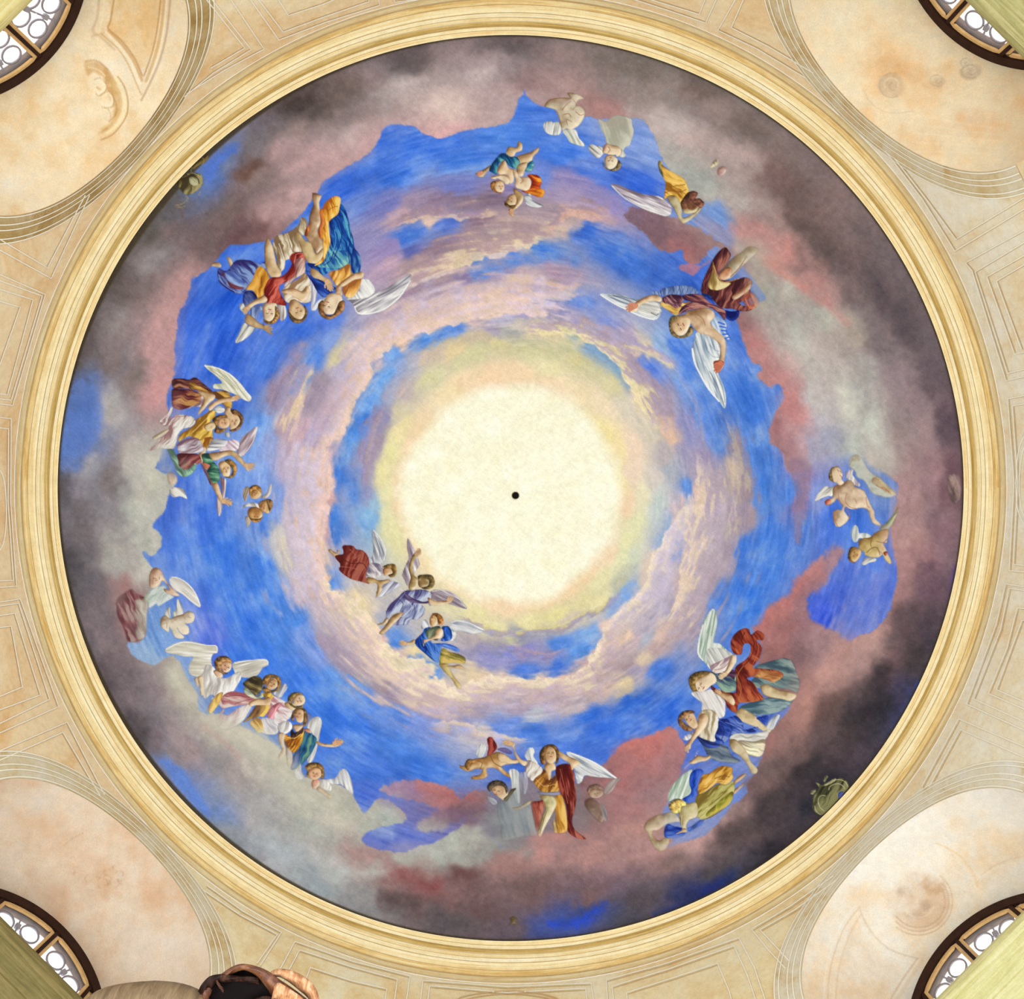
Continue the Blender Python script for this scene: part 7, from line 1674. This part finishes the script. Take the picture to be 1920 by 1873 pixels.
    if wi == 1:
        rl = random.Random(4); carve = plain('carved_stone', (232, 218, 158), .9, .12, 10)
        for i_ in range(26):                    # acanthus curls in low relief on the underside
            cx_, d_ = rl.uniform(-.42, .42), DL + rl.uniform(.10, .42); a_ = rl.uniform(0, 6.28); rr = rl.uniform(.03, .06); tt = np.linspace(0, 4.2, 12)
            Vv = []; Fs = []
            for j, t_ in enumerate(tt):
                r_ = rr * (1 - t_ / 6); w_ = .016 * (1 - t_ / 5.2) + .003
                for s_, dz in ((-w_, 0), (0, -.02), (w_, 0)):
                    Vv.append(tuple(inv_l @ Vector(P(cx_ + (r_ + s_) * math.cos(a_ + t_), 6.268 + dz - .012, d_ + (r_ + s_) * math.sin(a_ + t_)))))
            for j in range(11):
                for q_ in range(2): Fs.append((j * 3 + q_, (j + 1) * 3 + q_, (j + 1) * 3 + q_ + 1, j * 3 + q_ + 1))
            mesh_obj('carved_leaf', Vv, Fs, carve, le)


# ---------------------------------------------------------------- carved wooden figure at the lower edge
def wood():
    t = NT('carved_wood')
    v = t.coord((1, 1, 1)); f = t.noise(v, 7, 6, .65, .8)
    c = t.ramp(f, [(.30, rgb(44, 22, 12)), (.50, rgb(92, 52, 30)), (.66, rgb(150, 98, 60)), (.80, rgb(214, 168, 122))])
    t.l(c, t.b.inputs['Base Color']); t.b.inputs['Roughness'].default_value = .5; t.b.inputs['Specular IOR Level'].default_value = .4
    f2 = t.noise(t.coord((40, 6, 6)), 6, 4, .7); t.bump(f2, .25, .004)
    return t.m


def wood2(name, tones):
    t = NT(name); f = t.noise(t.coord((30, 8, 8)), 1.5, 6, .7, .5)
    t.l(t.ramp(f, [(.3, rgb(*tones[0])), (.5, rgb(*tones[1])), (.72, rgb(*tones[2]))]), t.b.inputs['Base Color'])
    t.b.inputs['Roughness'].default_value = .55; t.bump(f, .3, .004); return t.m


def tube(pts, rad, segs=14, flat=1.0):
    """closed tapered tube through pts, radii rad"""
    P = smooth_poly(np.array([p[:3] for p in pts], np.float32)[:, :3], 5, False) if False else None
    A = np.array(pts, np.float64); Rr = np.array(rad, np.float64); out = []; rr = []
    n = len(A)
    for i in range(n - 1):
        p0, p1, p2, p3 = A[max(i - 1, 0)], A[i], A[i + 1], A[min(i + 2, n - 1)]
        for k_ in range(6):
            t = k_ / 6; out.append(.5 * (2 * p1 + (-p0 + p2) * t + (2 * p0 - 5 * p1 + 4 * p2 - p3) * t * t + (-p0 + 3 * p1 - 3 * p2 + p3) * t ** 3)); rr.append(Rr[i] * (1 - t) + Rr[i + 1] * t)
    out.append(A[-1]); rr.append(Rr[-1]); out = np.array(out)
    V = []; up = np.array([0, 0, 1.0])
    for i, p in enumerate(out):
        d = out[min(i + 1, len(out) - 1)] - out[max(i - 1, 0)]; d /= np.linalg.norm(d) + 1e-9
        s = np.cross(d, up); s /= np.linalg.norm(s) + 1e-9; u = np.cross(s, d)
        for k_ in range(segs):
            a = 2 * math.pi * k_ / segs; V.append(p + rr[i] * (s * math.cos(a) * flat + u * math.sin(a)))
    m = len(out)
    Fs = [(i * segs + k_, i * segs + (k_ + 1) % segs, (i + 1) * segs + (k_ + 1) % segs, (i + 1) * segs + k_) for i in range(m - 1) for k_ in range(segs)]
    Fs += [tuple(range(segs))[::-1], tuple((m - 1) * segs + k_ for k_ in range(segs))]
    return V, Fs


def at(px, py, d): return ((px - 960) / F * d, (py - 936.5) / F * d, CZ + d)


base = Vector(at(480, 2300, 3.0)); base.z = 0
statue = empty('wooden_statue', base)
tag(statue, 'dark brown carved wooden statue with folded drapery at the lower edge', 'statue')
inv_s = Matrix.Translation(base).inverted()
M_WOOD = wood(); M_LIT_WORN = wood2('lit_worn_wood', ((110, 62, 34), (190, 136, 92), (236, 206, 172))); M_DKW = wood2('dark_wood_grain', ((16, 8, 5), (40, 20, 12), (80, 48, 30))); M_SHADE = plain('hollow_shade_black', (14, 7, 5), .95, .3, 9); M_GRW = wood2('grey_brown_wood', ((88, 70, 50), (120, 98, 70), (146, 122, 90)))  # worn tan also paints the lit folds; near-black paints the shade between


def fold(name, pts, rad, mat, d=3.0, segs=14, flat=1.0):
    V, Fs = tube([at(x, y, d - dz) for x, y, dz in pts], [r * d / F for r in rad], segs, flat)
    V = [tuple(inv_s @ Vector(v)) for v in V]
    return mesh_obj(name, V, Fs, mat, statue)


def petal(name, top, low, mat, d, bulge=.03, thick=.02, n=26, m=7):
    """a carved fold: a thick curved sheet between its crest line and its lower line"""
    A = smooth_poly(top, 6, False); B = smooth_poly(low, 6, False)
    ra = np.linspace(0, len(A) - 1, n); A = np.stack([np.interp(ra, np.arange(len(A)), A[:, c]) for c in (0, 1)], -1)
    rb = np.linspace(0, len(B) - 1, n); B = np.stack([np.interp(rb, np.arange(len(B)), B[:, c]) for c in (0, 1)], -1)
    V = []; rn = random.Random(len(top) * 7 + n)
    for side in (0, 1):
        for i in range(n):
            for j in range(m):
                s_ = j / (m - 1); p = A[i] + (B[i] - A[i]) * s_
                dz = bulge * math.sin(math.pi * min(s_ * .8 + .12, 1)) + .005 * math.sin(i * .9 + j * 1.7) + rn.uniform(-.0012, .0012)
                V.append(tuple(inv_s @ Vector(at(float(p[0]), float(p[1]), d - dz + side * thick))))
    N = n * m; Fs = []
    for i in range(n - 1):
        for j in range(m - 1):
            a = i * m + j; Fs.append((a, a + 1, a + m + 1, a + m)); Fs.append((N + a, N + a + m, N + a + m + 1, N + a + 1))
        Fs.append((i * m, (i + 1) * m, N + (i + 1) * m, N + i * m)); a, b = i * m + m - 1, (i + 1) * m + m - 1; Fs.append((a, N + a, N + b, b))
    for i in (0, n - 1):
        for j in range(m - 1):
            a = i * m + j; Fs.append((a, N + a, N + a + 1, a + 1) if i else (a, a + 1, N + a + 1, N + a))
    return mesh_obj(name, V, Fs, mat, statue)


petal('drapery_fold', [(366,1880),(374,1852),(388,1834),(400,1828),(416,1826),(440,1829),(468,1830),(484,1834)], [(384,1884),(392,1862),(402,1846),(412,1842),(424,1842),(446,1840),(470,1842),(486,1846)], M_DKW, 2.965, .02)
petal('drapery_fold', [(412,1828),(430,1815),(446,1808),(460,1807),(480,1811),(502,1820),(524,1836),(548,1852),(572,1870),(590,1890)], [(420,1838),(436,1826),(450,1820),(462,1820),(478,1828),(492,1842),(504,1858),(512,1876),(518,1896),(522,1910)], M_WOOD, 2.985, .035)
petal('drapery_fold', [(503,1824),(514,1818),(526,1816),(546,1819),(566,1828),(582,1840),(594,1856),(600,1880),(602,1900)], [(512,1832),(524,1832),(536,1838),(550,1848),(562,1858),(572,1866),(580,1876),(584,1890),(588,1904)], M_LIT_WORN, 3.01, .03)
petal('drapery_fold', [(514,1850),(522,1842),(534,1848),(550,1858),(566,1870),(582,1886)], [(508,1878),(514,1872),(526,1878),(540,1888),(556,1900),(566,1910)], M_LIT_WORN, 2.955, .02)
petal('drapery_fold', [(366,1884),(374,1868),(384,1856),(392,1850)], [(384,1890),(388,1878),(394,1866),(398,1856)], M_WOOD, 2.95, .012)
petal('crease', [(408,1836),(412,1844),(418,1852),(420,1858)], [(404,1838),(408,1848),(414,1856),(418,1862)], M_WOOD, 2.95, .006, .01)
petal('hollow_shade', [(392,1850),(420,1838),(460,1832),(490,1840),(512,1856),(516,1880)], [(380,1900),(410,1900),(450,1902),(490,1902),(514,1902),(520,1902)], M_SHADE, 2.99, .01)  # near-black sheets standing in for shade between the folds
petal('hollow_shade', [(396,1846),(420,1828),(446,1814),(466,1813),(490,1822),(516,1838),(530,1860)], [(396,1870),(420,1870),(450,1870),(470,1870),(490,1870),(516,1876),(530,1890)], M_SHADE, 3.02, .01)
petal('hollow_shade', [(500,1826),(520,1834),(545,1850),(575,1872)], [(500,1850),(522,1866),(546,1880),(572,1900)], M_SHADE, 3.025, .004)
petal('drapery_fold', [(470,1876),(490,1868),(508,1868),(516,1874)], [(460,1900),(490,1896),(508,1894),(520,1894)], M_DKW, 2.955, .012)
# rounded shoulder of the same figure, greyer wood
fold('shoulder', [(130, 1950, .05), (190, 1896, .06), (280, 1886, .07), (350, 1894, .06), (408, 1940, .05)], [24, 36, 40, 36, 26], M_GRW, 3.0, 20)
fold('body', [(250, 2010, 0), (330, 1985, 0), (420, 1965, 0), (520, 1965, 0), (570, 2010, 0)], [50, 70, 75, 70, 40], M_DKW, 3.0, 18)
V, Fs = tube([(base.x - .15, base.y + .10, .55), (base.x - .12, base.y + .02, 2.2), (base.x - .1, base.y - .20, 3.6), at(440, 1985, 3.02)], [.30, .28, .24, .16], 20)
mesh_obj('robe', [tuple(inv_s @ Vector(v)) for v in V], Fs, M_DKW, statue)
V = []; Fs = []
for (hx, z0_, z1_) in ((.42, 0.0, .12), (.36, .12, .46), (.40, .46, .56)):
    o_ = len(V)
    for z_ in (z0_, z1_):
        for sx, sy in ((-1, -1), (1, -1), (1, 1), (-1, 1)): V.append((-.15 + sx * hx, .10 + sy * hx, z_))
    Fs += [tuple(o_ + i for i in f) for f in ((3, 2, 1, 0), (4, 5, 6, 7), (0, 1, 5, 4), (1, 2, 6, 5), (2, 3, 7, 6), (3, 0, 4, 7))]
mesh_obj('plinth', V, Fs, plain('plinth_stone', (190, 182, 168), .7, .1, 6), statue, None, False)

# floor of the rotunda, pale stone
a = np.linspace(0, 2 * math.pi, 65)[:-1]
V = [(0, 0, 0)] + [(6.2 * math.cos(t), 6.2 * math.sin(t), 0) for t in a]
fl = mesh_obj('floor', V, [(0, 1 + i, 1 + (i + 1) % 64) for i in range(64)], plain('floor_stone', (214, 206, 192), .6, .08, 2), None, None, False)
tag(fl, 'pale stone floor of the rotunda below the dome', 'floor', 'structure')
